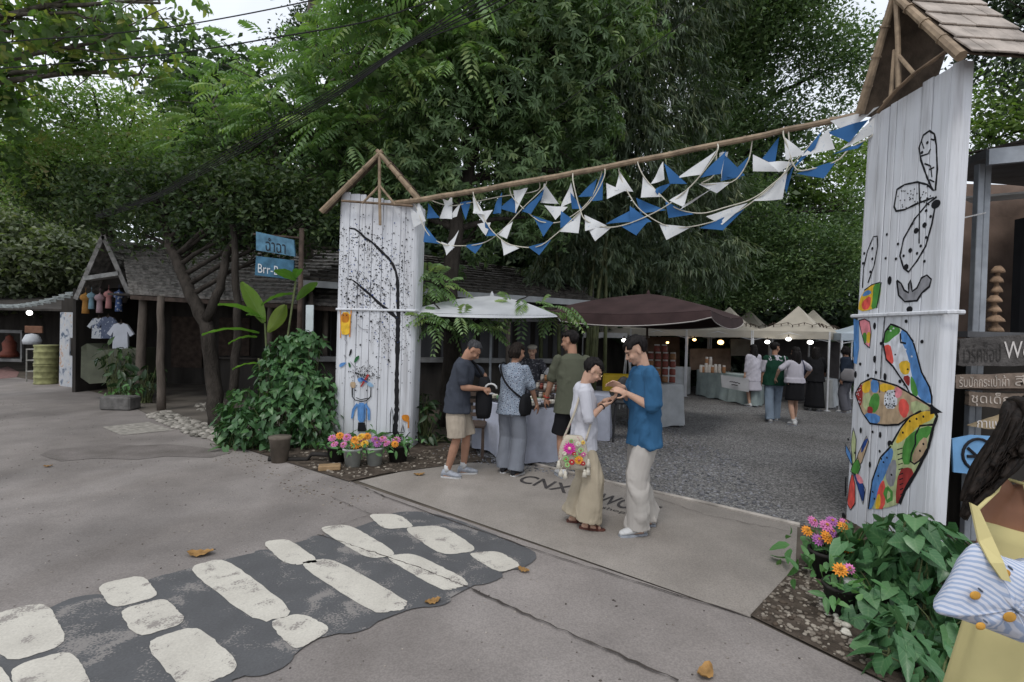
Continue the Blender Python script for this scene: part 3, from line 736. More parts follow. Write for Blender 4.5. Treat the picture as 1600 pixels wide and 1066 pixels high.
# upper wing
W1 = E([(455, 600), (470, 500), (520, 430), (600, 460), (660, 500), (715, 580), (745, 680), (790, 850), (860, 980), (880, 1066)]) + Fq([(760, 160), (790, 195)]) + Fq([(740, 165), (650, 120)]) + E([(690, 1040), (660, 980), (600, 890), (540, 800), (480, 740)])
mu.poly(W1, 'w'); mu.poly(E([(455, 600), (470, 500), (520, 430), (600, 460), (605, 505), (540, 550), (500, 590)]), 'g')
mu.poly(E([(605, 475), (660, 500), (715, 580), (745, 680), (790, 850), (860, 985), (880, 1066), (760, 1066), (720, 950), (690, 800), (665, 690), (615, 580)]), 'b'); mu.poly(Fq([(630, 20), (740, 20), (775, 150), (700, 140), (650, 80)]), 'b')
mu.poly(E([(455, 620), (515, 605), (535, 680), (550, 780), (500, 770), (470, 700)]), 'r'); mu.poly(E([(590, 760), (690, 745), (690, 860), (640, 880), (600, 840)]), 'y'); mu.poly(E([(620, 890), (690, 875), (688, 970), (665, 970)]), 'R'); mu.poly(E([(690, 870), (735, 930), (770, 1066), (700, 1050)]), 'g')
mu.line(W1, LW, close=True); mu.line(E([(605, 510), (608, 590), (655, 600)]), LW)
for q in ((580, 660), (560, 700), (650, 655), (500, 480), (520, 490), (545, 470), (730, 590), (705, 715), (670, 828), (640, 960)): mu.dot(*E([q])[0], .011, 'k' if random.random() < .5 else 'w')
# left wing
W2 = D([(160, 380), (185, 335), (230, 312), (290, 328), (345, 345), (420, 390), (500, 440), (515, 455), (450, 460), (400, 480), (350, 515), (290, 518), (225, 510), (190, 460)])
mu.poly(W2, 't'); mu.poly(D([(160, 380), (185, 335), (195, 350), (190, 430), (175, 430)]), 'R'); mu.poly(D([(188, 340), (228, 315), (228, 370), (195, 380)]), 'y'); mu.poly(D([(228, 315), (265, 322), (262, 375), (230, 375)]), 'b'); mu.poly(D([(195, 380), (232, 375), (235, 450), (195, 450)]), 'm'); mu.poly(D([(235, 378), (268, 378), (266, 440), (240, 470), (215, 440)]), 'g'); mu.poly(D([(215, 432), (240, 440), (235, 470), (212, 465)]), 'R'); mu.poly(D([(192, 462), (270, 470), (268, 510), (225, 510)]), 'b')
mu.poly(D([(268, 330), (335, 345), (330, 365), (268, 375)]), 'y'); mu.poly(D([(290, 365), (345, 362), (345, 445), (285, 445)]), 'w'); mu.poly(D([(335, 345), (370, 362), (362, 395), (335, 400)]), 'p'); mu.poly(D([(352, 405), (380, 400), (402, 440), (380, 495), (350, 460)]), 'r'); mu.poly(D([(275, 450), (340, 455), (335, 512), (275, 512)]), 't'); mu.poly(D([(405, 400), (500, 442), (450, 458), (405, 470)]), 'm')
mu.line(W2, LW, close=True); mu.line(D([(264, 322), (268, 375)]), LW*.8)
for k in range(30): mu.dot(*D([(random.uniform(292, 340), random.uniform(368, 440))])[0], .008, n=5)
for k in range(14): mu.dot(*D([(random.uniform(168, 188), random.uniform(350, 420))])[0], .006, 'w', n=5)
# lower wing
W3 = D([(320, 600), (360, 530), (400, 480), (450, 455), (510, 455), (520, 480), (505, 520), (480, 620), (430, 720), (380, 800), (355, 862), (300, 880), (220, 885), (225, 800), (250, 730), (270, 660)])
mu.poly(W3, 'm'); mu.poly(D([(335, 590), (370, 520), (410, 475), (460, 455), (510, 458), (505, 490), (440, 520), (400, 560), (350, 600)]), 'y'); mu.poly(D([(370, 590), (420, 540), (500, 515), (490, 560), (430, 620), (405, 690), (365, 690)]), 'g'); mu.poly(D([(455, 570), (480, 575), (470, 640), (430, 685), (410, 680), (412, 640)]), 't'); mu.line(D([(505, 515), (445, 520), (425, 560), (425, 600), (408, 640), (402, 675), (420, 688), (440, 675), (470, 640)]), LW); mu.poly(D([(350, 710), (405, 700), (420, 735), (380, 800), (355, 862), (335, 858)]), 'R')
mu.poly(D([(320, 612), (330, 640), (310, 700), (280, 760), (255, 830), (235, 885), (215, 885), (225, 800), (250, 720), (285, 640)]), 'b'); mu.poly(D([(318, 670), (345, 670), (335, 780), (310, 790), (290, 740)]), 'n'); mu.poly(D([(245, 885), (262, 790), (285, 750), (295, 800), (290, 885)]), 'r'); mu.poly(D([(245, 885), (258, 820), (272, 820), (270, 885)]), 'y'); mu.line(D([(300, 790), (320, 810), (320, 840), (300, 852), (292, 820), (300, 790)]), .035, 'g')
mu.line(D([(510, 455), (520, 480), (505, 520), (480, 620), (430, 720), (380, 800), (355, 862)]), .028); mu.line(D([(320, 600), (360, 530), (400, 480), (450, 455)]), LW); mu.line(D([(318, 610), (270, 660), (235, 760), (218, 885)]), LW)
mu.dot(*D([(314, 600)])[0], .032, n=10); mu.poly(D([(490, 425), (545, 462), (490, 470)]), 'k', 0)
for k in range(10): mu.line(D([(345+k*1.5, 625+k*22), (368+k*.5, 618+k*22)]), .009)
for q in ((285, 680), (275, 665), (262, 740), (238, 810), (300, 660), (245, 840), (320, 735), (400, 500), (430, 490), (460, 480), (370, 550), (460, 600), (445, 630)): mu.dot(*D([q])[0], .011)
# small pinwheel flower at left
for pts, c in (([(150, 700), (142, 600), (152, 528), (165, 580), (160, 680)], 'm'), ([(155, 700), (175, 640), (210, 565), (220, 590), (190, 680), (165, 712)], 't'), ([(150, 700), (120, 640), (118, 600), (140, 640)], 'b'), ([(150, 715), (180, 740), (205, 800), (195, 865), (175, 800)], 'd'), ([(148, 720), (160, 780), (160, 860), (140, 890), (125, 860), (135, 780)], 'r'), ([(150, 690), (172, 660), (185, 700), (170, 740), (140, 720)], 'g')):
    mu.poly(D(pts), c); mu.line(D(pts), .008, 'k', close=True)
mu.poly(D([(190, 600), (215, 570), (216, 590), (185, 650)]), 'd'); mu.poly(D([(160, 725), (185, 740), (200, 770), (175, 775)]), 'p')
mu.line(D([(120, 745), (117, 830)]), .022); mu.dot(*D([(110, 915)])[0], .03)
for q in ((185, 540), (270, 560), (225, 690), (245, 228), (290, 303), (162, 293)): mu.dot(*D([q])[0], .03, 'k', .5, 9, 1.57)
for q in ((237, 547), (268, 632), (160, 640), (130, 580), (452, 152), (385, 62)): mu.dot(*D([q])[0], .014)
mu.mb.build('mural', PM, RP)
band(0, RP, RF, RN, ru, rout, at(1340, 494, RF.y).z, lean_r, rz0)
gable(RP, RF+rf_n*.14, rf_n, (1397, -7), (1343, 178), (1502, 88), .62, [(1400, -2), (1403, 60), (1404, 137)], [[(1398, 78), (1392, 150), (1382, 160)], [(1401, 84), (1428, 115)]], [(1372, 176), (1400, 142), (1428, 116), (1482, 78)], .034)

# ---- beam between the pillars
bL = at(590, 322, LF.y+.1); bR = at(1372, 172, RF.y-.05)
mb = MB(); pts = []
def beam(f):
    p = bL.lerp(bR, f); p.z -= .11*4*f*(1-f)*.55; return p
for i in range(33): pts.append(beam(i/32)+V(0, 0, random.uniform(-.006, .006)))
mb.tube(pts, [.042-.012*i/32 for i in range(33)], 8)
for i in range(1, 16): p = beam(i/16); d = (bR-bL).normalized(); mb.tube([p-d*.01, p+d*.01], .046-.012*i/16, 8)
mb.single('bamboo_beam', Mbamboo2, 'long brown bamboo pole spanning between the two white gate pillars', 'beam')
def beam_y(px):
    lo, hi = 0., 1.
    for _ in range(30):
        m_ = (lo+hi)/2; p = beam(m_); dd = p-O; x = 800+FPX*dd.dot(Rt)/dd.dot(Fw)
        if x < px: lo = m_
        else: hi = m_
    return beam((lo+hi)/2).y, beam((lo+hi)/2)
Z8 = lambda x, y: (640+x/2.105, 160+y/2.105)
Mfw = bpy.data.materials.new('x'); bpy.data.materials.remove(Mfw)
def Mcloth(name, c, spots=None, rough=.9, sc=40, thr=.60, trans=0):
    mt, nt, b = base(name, rough, .1)
    col = ramp(nt, noi(nt, 4, 4), [(.3, tuple(x*.82 for x in c)), (.7, c)])
    if spots:
        col = mixc(nt, ramp(nt, noi(nt, sc, 2), [(thr, (0, 0, 0)), (thr+.04, (1, 1, 1))]), col, spots)
    nt.links.new(col, b.inputs[0]); wv = noi(nt, 220, 2); bump(nt, b, wv, .12, .002)
    MATS[name] = mt; return mt
MFW = Mcloth('flag_white', (.74, .75, .76), (.50, .55, .62), sc=45, thr=.64); MFB = Mcloth('flag_blue', (.045, .14, .33))
Mstr = M('string_cream', (.55, .52, .44), .8, .2, 8, 0)
def flag(tr, c, dy, parent):
    pts = []; gx, gy = sum(q[0] for q in tr)/3, sum(q[1] for q in tr)/3; tr = [(gx+(x-gx)*1.20, gy+(y-gy)*1.20+2) for x, y in tr]
    for x, y in tr:
        px, py = Z8(x, y); Y, _b = beam_y(px); pts.append(at(px, py, Y+dy))
    a, b, c_ = pts; n = 6; vs = []; fs = []; nr = (b-a).cross(c_-a).normalized()
    ph = random.uniform(0, 6); am = random.uniform(.006, .02)
    idx = {}
    for i in range(n+1):
        for j in range(n+1-i):
            p = a+(b-a)*(i/n)+(c_-a)*(j/n); p = p+nr*am*math.sin(ph+i*1.1+j*.7)
            idx[i, j] = len(vs); vs.append(p)
    for i in range(n):
        for j in range(n-i):
            fs.append((idx[i, j], idx[i+1, j], idx[i, j+1]))
            if i+j < n-1: fs.append((idx[i+1, j], idx[i+1, j+1], idx[i, j+1]))
    k = len(vs); vs2 = vs+[v_+nr*.002 for v_ in vs]; fs2 = fs+[tuple(i+k for i in reversed(f)) for f in fs]
    mb = MB(); mb.add(vs2, fs2); mb.build('flag', MFW if c == 'w' else MFB, parent, True)
SW = [  # label, string polyline, flags
 ('leftmost drooping swag of blue and white pennants, nearest the dotted pillar', .02, [(5, 315), (22, 345), (55, 425), (100, 462), (150, 472), (235, 465), (300, 425), (370, 350), (445, 275)],
  [((28, 322), (50, 385), (25, 380), 'w'), ((5, 350), (48, 385), (15, 405), 'w'), ((52, 410), (95, 460), (50, 455), 'b'), ((108, 460), (145, 475), (122, 498), 'w'), ((130, 462), (160, 425), (140, 480), 'w'), ((188, 470), (240, 460), (215, 492), 'b'), ((290, 430), (335, 395), (320, 443), 'w'), ((372, 352), (432, 305), (400, 362), 'b')]),
 ('long swag of pennants drooping lowest in the left half of the beam', -.05, [(212, 310), (255, 400), (300, 450), (345, 472), (420, 475), (480, 435), (540, 380), (600, 320), (640, 245)],
  [((212, 315), (245, 365), (210, 360), 'w'), ((222, 360), (270, 355), (245, 392), 'w'), ((225, 400), (262, 395), (250, 432), 'w'), ((252, 398), (282, 435), (250, 435), 'b'), ((305, 455), (355, 478), (312, 498), 'w'), ((398, 474), (460, 455), (425, 496), 'b'), ((500, 420), (560, 362), (552, 424), 'w'), ((500, 360), (535, 385), (498, 408), 'b')]),
 ('short swag of pennants between the two lowest left swags', .06, [(330, 290), (345, 320), (410, 380), (445, 395), (500, 392), (560, 355), (600, 310), (630, 240)],
  [((345, 292), (385, 285), (350, 355), 'w'), ((375, 355), (430, 320), (440, 290), 'b'), ((410, 375), (468, 395), (440, 434), 'b'), ((450, 340), (515, 345), (480, 380), 'w'), ((500, 340), (530, 270), (540, 320), 'w'), ((532, 300), (565, 345), (535, 345), 'b'), ((560, 305), (612, 255), (600, 305), 'b'), ((595, 318), (635, 240), (632, 315), 'b')]),
 ('deep middle swag of pennants reaching below the beam centre', -.09, [(538, 262), (560, 350), (580, 388), (640, 410), (700, 405), (780, 375), (860, 330), (940, 260), (1010, 165)],
  [((578, 372), (640, 402), (582, 418), 'w'), ((592, 415), (655, 412), (612, 450), 'w'), ((655, 395), (735, 350), (728, 388), 'b'), ((700, 405), (775, 395), (745, 432), 'b'), ((728, 345), (788, 388), (730, 398), 'b'), ((860, 320), (915, 285), (900, 338), 'w'), ((895, 348), (985, 290), (905, 335), 'w'), ((962, 240), (1035, 165), (1020, 230), 'b')]),
 ('long pennant swag hanging from the beam centre toward the butterfly pillar', .03, [(690, 235), (720, 300), (760, 355), (830, 400), (890, 412), (970, 400), (1060, 370), (1140, 318), (1220, 250), (1290, 170), (1390, 60)],
  [((650, 268), (700, 290), (652, 312), 'w'), ((692, 232), (730, 288), (680, 285), 'w'), ((752, 318), (835, 352), (762, 360), 'b'), ((828, 402), (915, 410), (848, 446), 'w'), ((965, 408), (1090, 355), (1030, 415), 'b'), ((985, 372), (1100, 335), (1030, 396), 'w'), ((1140, 318), (1235, 240), (1222, 312), 'w'), ((1230, 255), (1258, 225), (1240, 290), 'b')]),
 ('pennant swag looping across the middle right of the beam', -.03, [(752, 205), (775, 250), (830, 310), (880, 350), (960, 365), (1040, 345), (1120, 320), (1180, 280), (1245, 210)],
  [((770, 250), (820, 305), (765, 308), 'w'), ((798, 262), (832, 200), (836, 250), 'w'), ((808, 285), (860, 262), (820, 302), 'b'), ((848, 330), (925, 365), (855, 374), 'b'), ((842, 205), (905, 262), (858, 262), 'b'), ((890, 242), (1000, 165), (955, 232), 'w')]),
 ('upper right pennant swag just under the beam', .05, [(1010, 165), (1000, 240), (960, 268), (1060, 262), (1110, 200), (1125, 140)],
  [((1020, 170), (1045, 165), (1028, 250), 'w'), ((1040, 180), (1095, 235), (1028, 252), 'b'), ((960, 268), (1050, 262), (1010, 294), 'w'), ((1048, 240), (1110, 185), (1085, 245), 'b'), ((1135, 175), (1225, 222), (1135, 222), 'w'), ((1165, 180), (1212, 120), (1200, 195), 'b')]),
 ('rightmost bunched pennants against the top of the butterfly pillar', -.04, [(1230, 110), (1245, 150), (1260, 200), (1290, 225), (1400, 195), (1450, 150), (1530, 100)],
  [((1236, 118), (1295, 165), (1240, 182), 'w'), ((1260, 215), (1350, 100), (1330, 150), 'b'), ((1300, 170), (1372, 95), (1392, 148), 'w'), ((1285, 230), (1395, 195), (1360, 245), 'b'), ((1185, 195), (1260, 195), (1215, 225), 'w'), ((1385, 95), (1500, 60), (1445, 125), 'b'), ((1395, 60), (1530, 20), (1440, 90), 'w'), ((1430, 145), (1535, 45), (1532, 95), 'w'), ((1400, 165), (1490, 130), (1470, 150), 'b')]),
 ('row of small pennants tied close under the left end of the beam', .1, [(60, 318), (130, 340), (200, 330), (300, 310), (420, 290)],
  [((62, 335), (95, 375), (60, 378), 'b'), ((100, 375), (135, 310), (138, 378), 'w'), ((112, 318), (142, 330), (118, 345), 'w'), ((128, 378), (165, 335), (155, 372), 'w'), ((168, 330), (198, 325), (185, 378), 'b'), ((275, 360), (300, 300), (300, 360), 'b'), ((300, 345), (345, 310), (350, 360), 'b'), ((435, 325), (445, 272), (485, 328), 'w')]),
]
random.seed(4)
for lab, dy, sp, fl in SW:
    px, py = Z8(*sp[0]); Y, bp_ = beam_y(px)
    t = thing('bunting', lab, 'bunting', at(px, py, Y+dy), 'swags of bunting under the bamboo beam')
    P = []
    for x, y in sp:
        q = Z8(x, y); P.append(at(q[0], q[1], beam_y(q[0])[0]+dy))
    # tie the ends up to the beam
    P = [beam_y(Z8(*sp[0])[0])[1]+V(0, 0, .03)]+P+[beam_y(min(Z8(*sp[-1])[0], 1368))[1]+V(0, 0, .03)]
    Q = []
    for i in range(len(P)-1):
        p0, p1, p2, p3 = P[max(i-1, 0)], P[i], P[i+1], P[min(i+2, len(P)-1)]
        for k in range(5):
            f = k/5; Q.append(.5*((2*p1)+(p2-p0)*f+(2*p0-5*p1+4*p2-p3)*f*f+(3*p1-p0-3*p2+p3)*f**3))
    Q.append(P[-1]); mb = MB(); mb.tube(Q, .007, 5); mb.build('string', Mstr, t)
    for a, b, c_, k in fl: flag((a, b, c_), k, dy, t)
# ================================================================== BUILDINGS, STALLS, TENTS
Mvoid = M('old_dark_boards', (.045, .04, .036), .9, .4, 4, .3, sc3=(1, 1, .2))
Mpost = M('grey_log', (.115, .095, .08), .9, .35, 8, .6, sc3=(1, 1, .3), bdist=.02)
Mroof = M('roof_shingle', (.23, .215, .20), .9, .55, 9, .7, bdist=.02)
Mwhitep = M('off_white_paint', (.50, .50, .50), .7, .2, 5, .1)
Mgreyp = M('grey_boards', (.10, .10, .105), .85, .3, 3, .2, sc3=(1, 1, .2))
Mmetal = M('grey_steel', (.30, .32, .35), .5, .25, 6, .1, metal=.3)
def board(mb, a, b, w, th, mi=0, up=V(0, 0, 1)):
    """flat board from a to b, w wide (along up), th thick"""
    a, b = Vector(a), Vector(b); d = (b-a); L = d.length; d.normalize(); s_ = d.cross(up).normalized(); u2 = s_.cross(d)
    mb.box((a+b)/2, (L, th, w), rot=Matrix((d, s_, u2)).transposed(), mi=mi); return mb
def shingle_roof(name, e0, e1, r0, r1, parent, rows, tw, mat=Mroof, seed=1):
    """rows of overlapping shingles between eave e0-e1 and ridge r0-r1"""
    random.seed(seed); mb = MB(); nrm = (e1-e0).cross(r0-e0).normalized()
    if nrm.z < 0: nrm = -nrm
    mb.add([e0, e1, r1, r0], [(0, 1, 2, 3)])
    for k in range(rows):
        a0, a1 = e0.lerp(r0, k/rows), e1.lerp(r1, k/rows); b0, b1 = e0.lerp(r0, (k+1.15)/rows), e1.lerp(r1, (k+1.15)/rows)
        L = (a1-a0).length; x = 0
        while x < L:
            w_ = random.uniform(.7, 1.3)*tw; f0, f1 = x/L, min((x+w_-.008)/L, 1)
            z = random.uniform(.035, .07); j = random.uniform(-.05, .02)
            p = [a0.lerp(a1, f0), a0.lerp(a1, f1), b0.lerp(b1, f1), b0.lerp(b1, f0)]
            sl_ = (b0-a0); p[0] = p[0]+sl_*j; p[1] = p[1]+sl_*(j+random.uniform(-.02, .02))
            t0, t1 = nrm*z, nrm*.006
            mb.add([p[0], p[1], p[0]+t0, p[1]+t0, p[2]+t1, p[3]+t1], [(0, 1, 3, 2), (2, 3, 4, 5)])
            x += w_
    return mb.build(name, mat, parent)
# ---- old timber shop on the left
t = thing('timber_shophouse', 'old dark timber shop with a shingled roof and log posts, left of the gate', 'shophouse', gnd(250, 640))
e0, e1 = at(203, 460, 11.2), at(545, 480, 10.6); r0, r1 = at(190, 388, 13.6), at(560, 392, 13.2)
shingle_roof('roof', e0, e1, r0, r1, t, 15, .13)
shingle_roof('roof_back', V(r0.x, 16.5, e0.z), V(r1.x, 16.5, e0.z), r0, r1, t, 3, .5)
mb = MB(); board(mb, e0-V(0, -.03, .06), e1-V(0, -.03, .06), .09, .03); mb.build('eave_board', Mdarkwood, t)
for (x, y, yt, r_, ln) in ((252, 642, 466, .075, -.05), (218, 628, 462, .10, .06), (166, 604, 462, .07, 0), (505, 640, 474, .07, 0), (420, 640, 470, .06, 0), (197, 560, 470, .05, .05)):
    b_ = gnd(x, y); T_ = V(b_.x+ln, b_.y, 2.34); mb = MB()
    mb.tube([b_.lerp(T_, k/7)+V(random.uniform(-.012, .012), random.uniform(-.012, .012), 0) for k in range(8)], [r_*(1.1-.25*k/7) for k in range(8)], 9)
    mb.build('post', Mpost, t, True)
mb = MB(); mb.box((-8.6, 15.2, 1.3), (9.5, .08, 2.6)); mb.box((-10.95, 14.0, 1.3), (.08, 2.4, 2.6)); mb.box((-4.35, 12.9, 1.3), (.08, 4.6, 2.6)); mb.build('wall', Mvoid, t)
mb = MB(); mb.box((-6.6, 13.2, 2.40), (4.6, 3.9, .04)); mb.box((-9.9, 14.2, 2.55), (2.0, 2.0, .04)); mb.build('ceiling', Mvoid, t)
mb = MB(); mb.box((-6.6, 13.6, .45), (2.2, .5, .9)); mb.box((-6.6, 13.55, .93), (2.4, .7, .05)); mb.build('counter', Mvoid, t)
for k in range(4): mb = MB(); mb.box((-9.6+k*1.4, 15.13, 1.25), (.9, .05, 1.5)); mb.build('shutter', Mdarkwood, t)
# gable porch
g_ap, g_l, g_r = at(164, 371, 12.6), at(121, 468, 12.6), at(206, 464, 12.6)
for q in (g_l, g_r):
    mb = MB(); board(mb, g_ap+V(0, -.05, .03), q+V(0, -.05, 0), .11, .035, up=V(0, 1, 0).cross(q-g_ap).normalized() if q is g_r else (q-g_ap).cross(V(0, 1, 0)).normalized()); mb.build('barge_board', M('weathered_barge', (.26, .25, .24), .9, .4, 9, .3), t)
for q, sd in ((g_l, 1), (g_r, 2)): shingle_roof('porch_roof', q, q+V(0, 1.6, 0), g_ap, g_ap+V(0, 1.6, 0), t, 8, .13, seed=sd)
mb = MB(); a_, b_ = at(136, 436, 12.62), at(190, 428, 12.62); board(mb, a_, b_, .10, .25); mb.build('gable_ledge', M('ledge_grey', (.33, .33, .32), .8, .3, 9, .2), t)
mb = MB(); mb.add([g_ap+V(0, .5, -.1), g_l+V(.1, .5, .3), g_r+V(-.1, .5, .3)], [(0, 1, 2)]); mb.build('gable_panel', Mvoid, t)
# goods in the porch
def garment(px, py, hpx, Y, mat, lab, kind='lantern'):
    c = at(px, py, Y); s_ = hpx*Y/800; mb = MB()
    if kind == 'lantern':
        pr = [(.02, 0), (.05, -.06), (.15, -.12), (.20, -.24), (.17, -.34), (.10, -.40), (.115, -.7), (.13, -1.0), (.0, -1.0)]
        mb.lathe(c, [(r_*s_*1.15, z*s_) for r_, z in pr], 10)
        mb.tube([c, c+V(0, 0, .12)], .004, 4)
        mb.single('hanging_lantern', mat, lab, 'lantern', 'cloth lanterns hanging in the porch', smooth=True)
    else:
        t2 = thing('hanging_shirt', lab, 'shirt', c+V(0, 0, -s_), 'shirts hung up for sale in the porch')
        w_ = s_*.34; P = [(-.12, 0), (-.3, -.05), (-.62, -.42), (-.45, -.52), (-.32, -.32), (-.36, -1), (.36, -1), (.32, -.32), (.45, -.52), (.62, -.42), (.3, -.05), (.12, 0), (0, -.07)]
        mb.slab([c+V(x*s_*.85, 0, z*s_) for x, z in P], (0, .05, 0)); mb.build('fabric', mat, t2)
        m2 = MB(); m2.tube([c+V(-.28*s_, .025, -.04*s_), c+V(0, .025, .03*s_), c+V(.28*s_, .025, -.04*s_)], .007, 5); m2.tube([c+V(0, .025, .03*s_), c+V(0, .025, .14*s_)], .005, 5); m2.build('hanger', Mdarkwood, t2)
for a in ((134, 457, 33, 'orange', (.42, .21, .06)), (143, 456, 27, 'pale blue', (.22, .35, .42)), (156, 458, 31, 'dusty pink', (.40, .28, .30)), (170, 453, 29, 'rose pink', (.48, .23, .22)), (186, 453, 34, 'navy and white', (.07, .11, .24))):
    garment(a[0], a[1], a[2], 12.4, Mcloth('lantern_'+a[3].replace(' ', '_'), a[4], (.6, .6, .6) if 'navy' in a[3] else None, sc=16), a[3]+' cloth lantern in the row under the shop gable')
garment(153, 497, 32, 12.2, Mcloth('shirt_white_print', (.45, .47, .50), (.06, .08, .14), sc=14, thr=.55), 'white shirt with a dark print hanging left of the blue shirt', 's')
garment(168, 495, 34, 12.15, Mcloth('shirt_blue_print', (.10, .12, .18), (.3, .33, .4), sc=22), 'dark blue patterned shirt hanging between two white shirts', 's')
garment(188, 505, 40, 12.1, Mcloth('shirt_plain_white', (.50, .52, .58)), 'plain white blouse hanging at the right of the porch', 's')
mb = MB(); P = [at(127, 542, 11.9), at(135, 537, 12), at(160, 547, 12), at(185, 545, 12), at(222, 543, 12)]; Q = [at(126, 590, 11.7), at(140, 600, 11.6), at(165, 598, 11.7), at(190, 602, 11.6), at(224, 600, 11.8)]
for k in range(4):
    for j in range(6):
        f0, f1 = j/6, (j+1)/6
        mb.add([P[k].lerp(Q[k], f0), P[k+1].lerp(Q[k+1], f0), P[k+1].lerp(Q[k+1], f1), P[k].lerp(Q[k], f1)], [(0, 1, 2, 3)])
    mb.slab([P[k]+V(0, .03, 0), P[k+1]+V(0, .03, 0), Q[k+1]+V(0, .03, 0), Q[k]+V(0, .03, 0)], (0, .5, 0))
mb.single('covered_counter', M('green_tarp', (.065, .07, .048), .7, .3, 3, .3), 'low counter draped in a dull green cloth below the hung shirts', 'counter')
# white painted plank standing by the road, drum, rack
t = thing('painted_board', 'tall white board with peeling paint and a slot, leaning by the yellow drum', 'board', gnd(103, 606))
P = [gnd(92, 603), gnd(117, 606)]; a, b = P; dz = at(95, 488, a.y).z; nrm_ = V(.15, .3, 0); sh = V(at(95, 488, a.y).x-a.x, 0, 0)*.6
u2 = (b-a).normalized(); o_ = V(-u2.y, u2.x, 0)*.03; w_ = (b-a).length
mb = MB()
for f0, f1, z0, z1 in ((0, .62, 0, dz), (.62, .85, 0, dz*.42), (.62, .85, dz*.66, dz), (.85, 1, 0, dz)):
    mb.slab([a+u2*w_*f0+sh*z0/dz+V(0, 0, z0), a+u2*w_*(f1-.004)+sh*z0/dz+V(0, 0, z0), a+u2*w_*(f1-.004)+sh*z1/dz+V(0, 0, z1), a+u2*w_*f0+sh*z1/dz+V(0, 0, z1)], o_)
mt, nt, b_ = base('peeling_white', .8, .2)
cc = ramp(nt, noi(nt, 5, 6, dist=.8), [(.35, (.10, .13, .18)), (.42, (.42, .44, .48)), (.62, (.50, .50, .50)), (.66, (.42, .22, .12)), (.70, (.45, .46, .48))]); nt.links.new(cc, b_.inputs[0])
mb.build('plank', mt, t)
c = gnd(72, 600); t = thing('drum_stack', 'two pale yellow drums stacked at the far left road edge', 'drum', c)
MYd = M('yellow_drum', (.26, .26, .12), .6, .35, 7, .3)
for k in range(2):
    mb = MB(); z = k*.55; mb.lathe(c+V(0, 0, z), [(0, 0), (.27, 0), (.28, .03), (.26, .06), (.265, .17), (.28, .19), (.265, .21), (.265, .34), (.28, .36), (.265, .38), (.26, .49), (.28, .52), (.27, .55), (0, .55)], 18, sx=1, sy=1); mb.build('drum', MYd, t, True)
mb = MB(); c = gnd(55, 596)
for dx in (-.14, .14):
    for dy in (-.12, .12): mb.tube([c+V(dx, dy, 0), c+V(dx, dy, .95)], .018, 5)
for z in (.3, .62, .94): mb.box(c+V(0, 0, z), (.3, .28, .03))
mb.single('rack', M('grey_rack', (.28, .27, .25), .7, .3, 8, .1), 'narrow grey shelf rack beside the yellow drums', 'rack')
# far left stalls: lean-to with goods
t = thing('roadside_shed', 'dark lean-to shop shed at the far left end of the road', 'shed', gnd(10, 580))
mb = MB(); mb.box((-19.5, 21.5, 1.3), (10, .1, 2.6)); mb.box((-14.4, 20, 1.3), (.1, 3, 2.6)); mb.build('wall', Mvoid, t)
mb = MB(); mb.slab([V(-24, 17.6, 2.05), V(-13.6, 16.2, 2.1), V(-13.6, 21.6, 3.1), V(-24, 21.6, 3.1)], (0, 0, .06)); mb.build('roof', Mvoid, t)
for x, y in ((-22, 18), (-18.5, 17.6), (-14.2, 16.8)): mb = MB(); mb.tube([V(x, y, 0), V(x, y, 2.3)], .06, 7); mb.build('post', Mpost, t)
mb = MB(); p0, p1 = at(-30, 476, 16), at(122, 455, 13.6)
mb.tube([p0.lerp(p1, k/12)-V(0, 0, .18*math.sin(math.pi*k/12)) for k in range(13)], .02, 5)
for k in range(1, 16):
    q = p0.lerp(p1, k/16+random.uniform(-.01, .01))-V(0, 0, .18*math.sin(math.pi*k/16)); mb.slab([q+V(-.16, 0, .03), q+V(.16, 0, .05), q+V(.15, .02, -.07), q+V(-.15, .01, -.05)], (0, .01, 0))
mb.single('pennant_line', M('pale_strip', (.30, .33, .33), .8, .3, 8, 0), 'sagging line of pale cloth strips at the far left', 'line')
mb = MB(); mb.ball(at(46, 489, 15.5), .075, 12); mb.single('lamp_bulb', Mglow('bulb_white', (1, .98, .93), 6), 'glowing round white bulb hanging in the far left shed', 'bulb', smooth=True)
t = thing('display_case', 'small shop display with a red figure inside at the far left edge', 'display case', at(15, 558, 17.5)-V(0, 0, .55))
c = at(15, 540, 17.5); mb = MB()
for dx in (-.42, .42): mb.box(c+V(dx, 0, -.0), (.06, .06, 1.0))
for dz in (-.5, .48): mb.box(c+V(0, 0, dz), (.9, .07, .10))
mb.build('frame', M('frame_grey', (.15, .15, .15), .7, .2, 5, 0), t)
mb = MB(); mb.lathe(c+V(-.1, .1, -.42), [(0, 0), (.25, .02), (.28, .12), (.18, .25), (.2, .5), (.12, .62), (.1, .72), (0, .8)], 10); mb.build('figure', M('dull_red', (.12, .032, .02), .6, .3, 6, .1), t, True)
mb = MB(); mb.lathe(at(50, 533, 16)-V(0, 0, .1), [(0, 0), (.22, 0), (.24, .12), (.16, .3), (0, .34)], 12); mb.single('white_bowl', M('enamel_white', (.5, .52, .55), .4, .1, 5, 0), 'white enamel bowl on the dark stand behind the drums', 'bowl', smooth=True)
mb = MB(); mb.box(at(53, 515, 16), (.55, .05, .22), bev=.01); mb.single('wooden_plaque', M('brown_plaque', (.16, .08, .05), .8, .3, 5, .1), 'small brown wooden plaque above the white bowl', 'plaque')
mb = MB(); mb.poly([(p.x, p.y, .009) for p in G((-5, 578), (12, 573), (30, 582), (26, 590), (-5, 593))]); tag(mb.build('doormat', M('mat_red', (.22, .13, .12), .9, .3, 12, .2)), 'faded reddish mat on the road in front of the far left shed', 'mat')
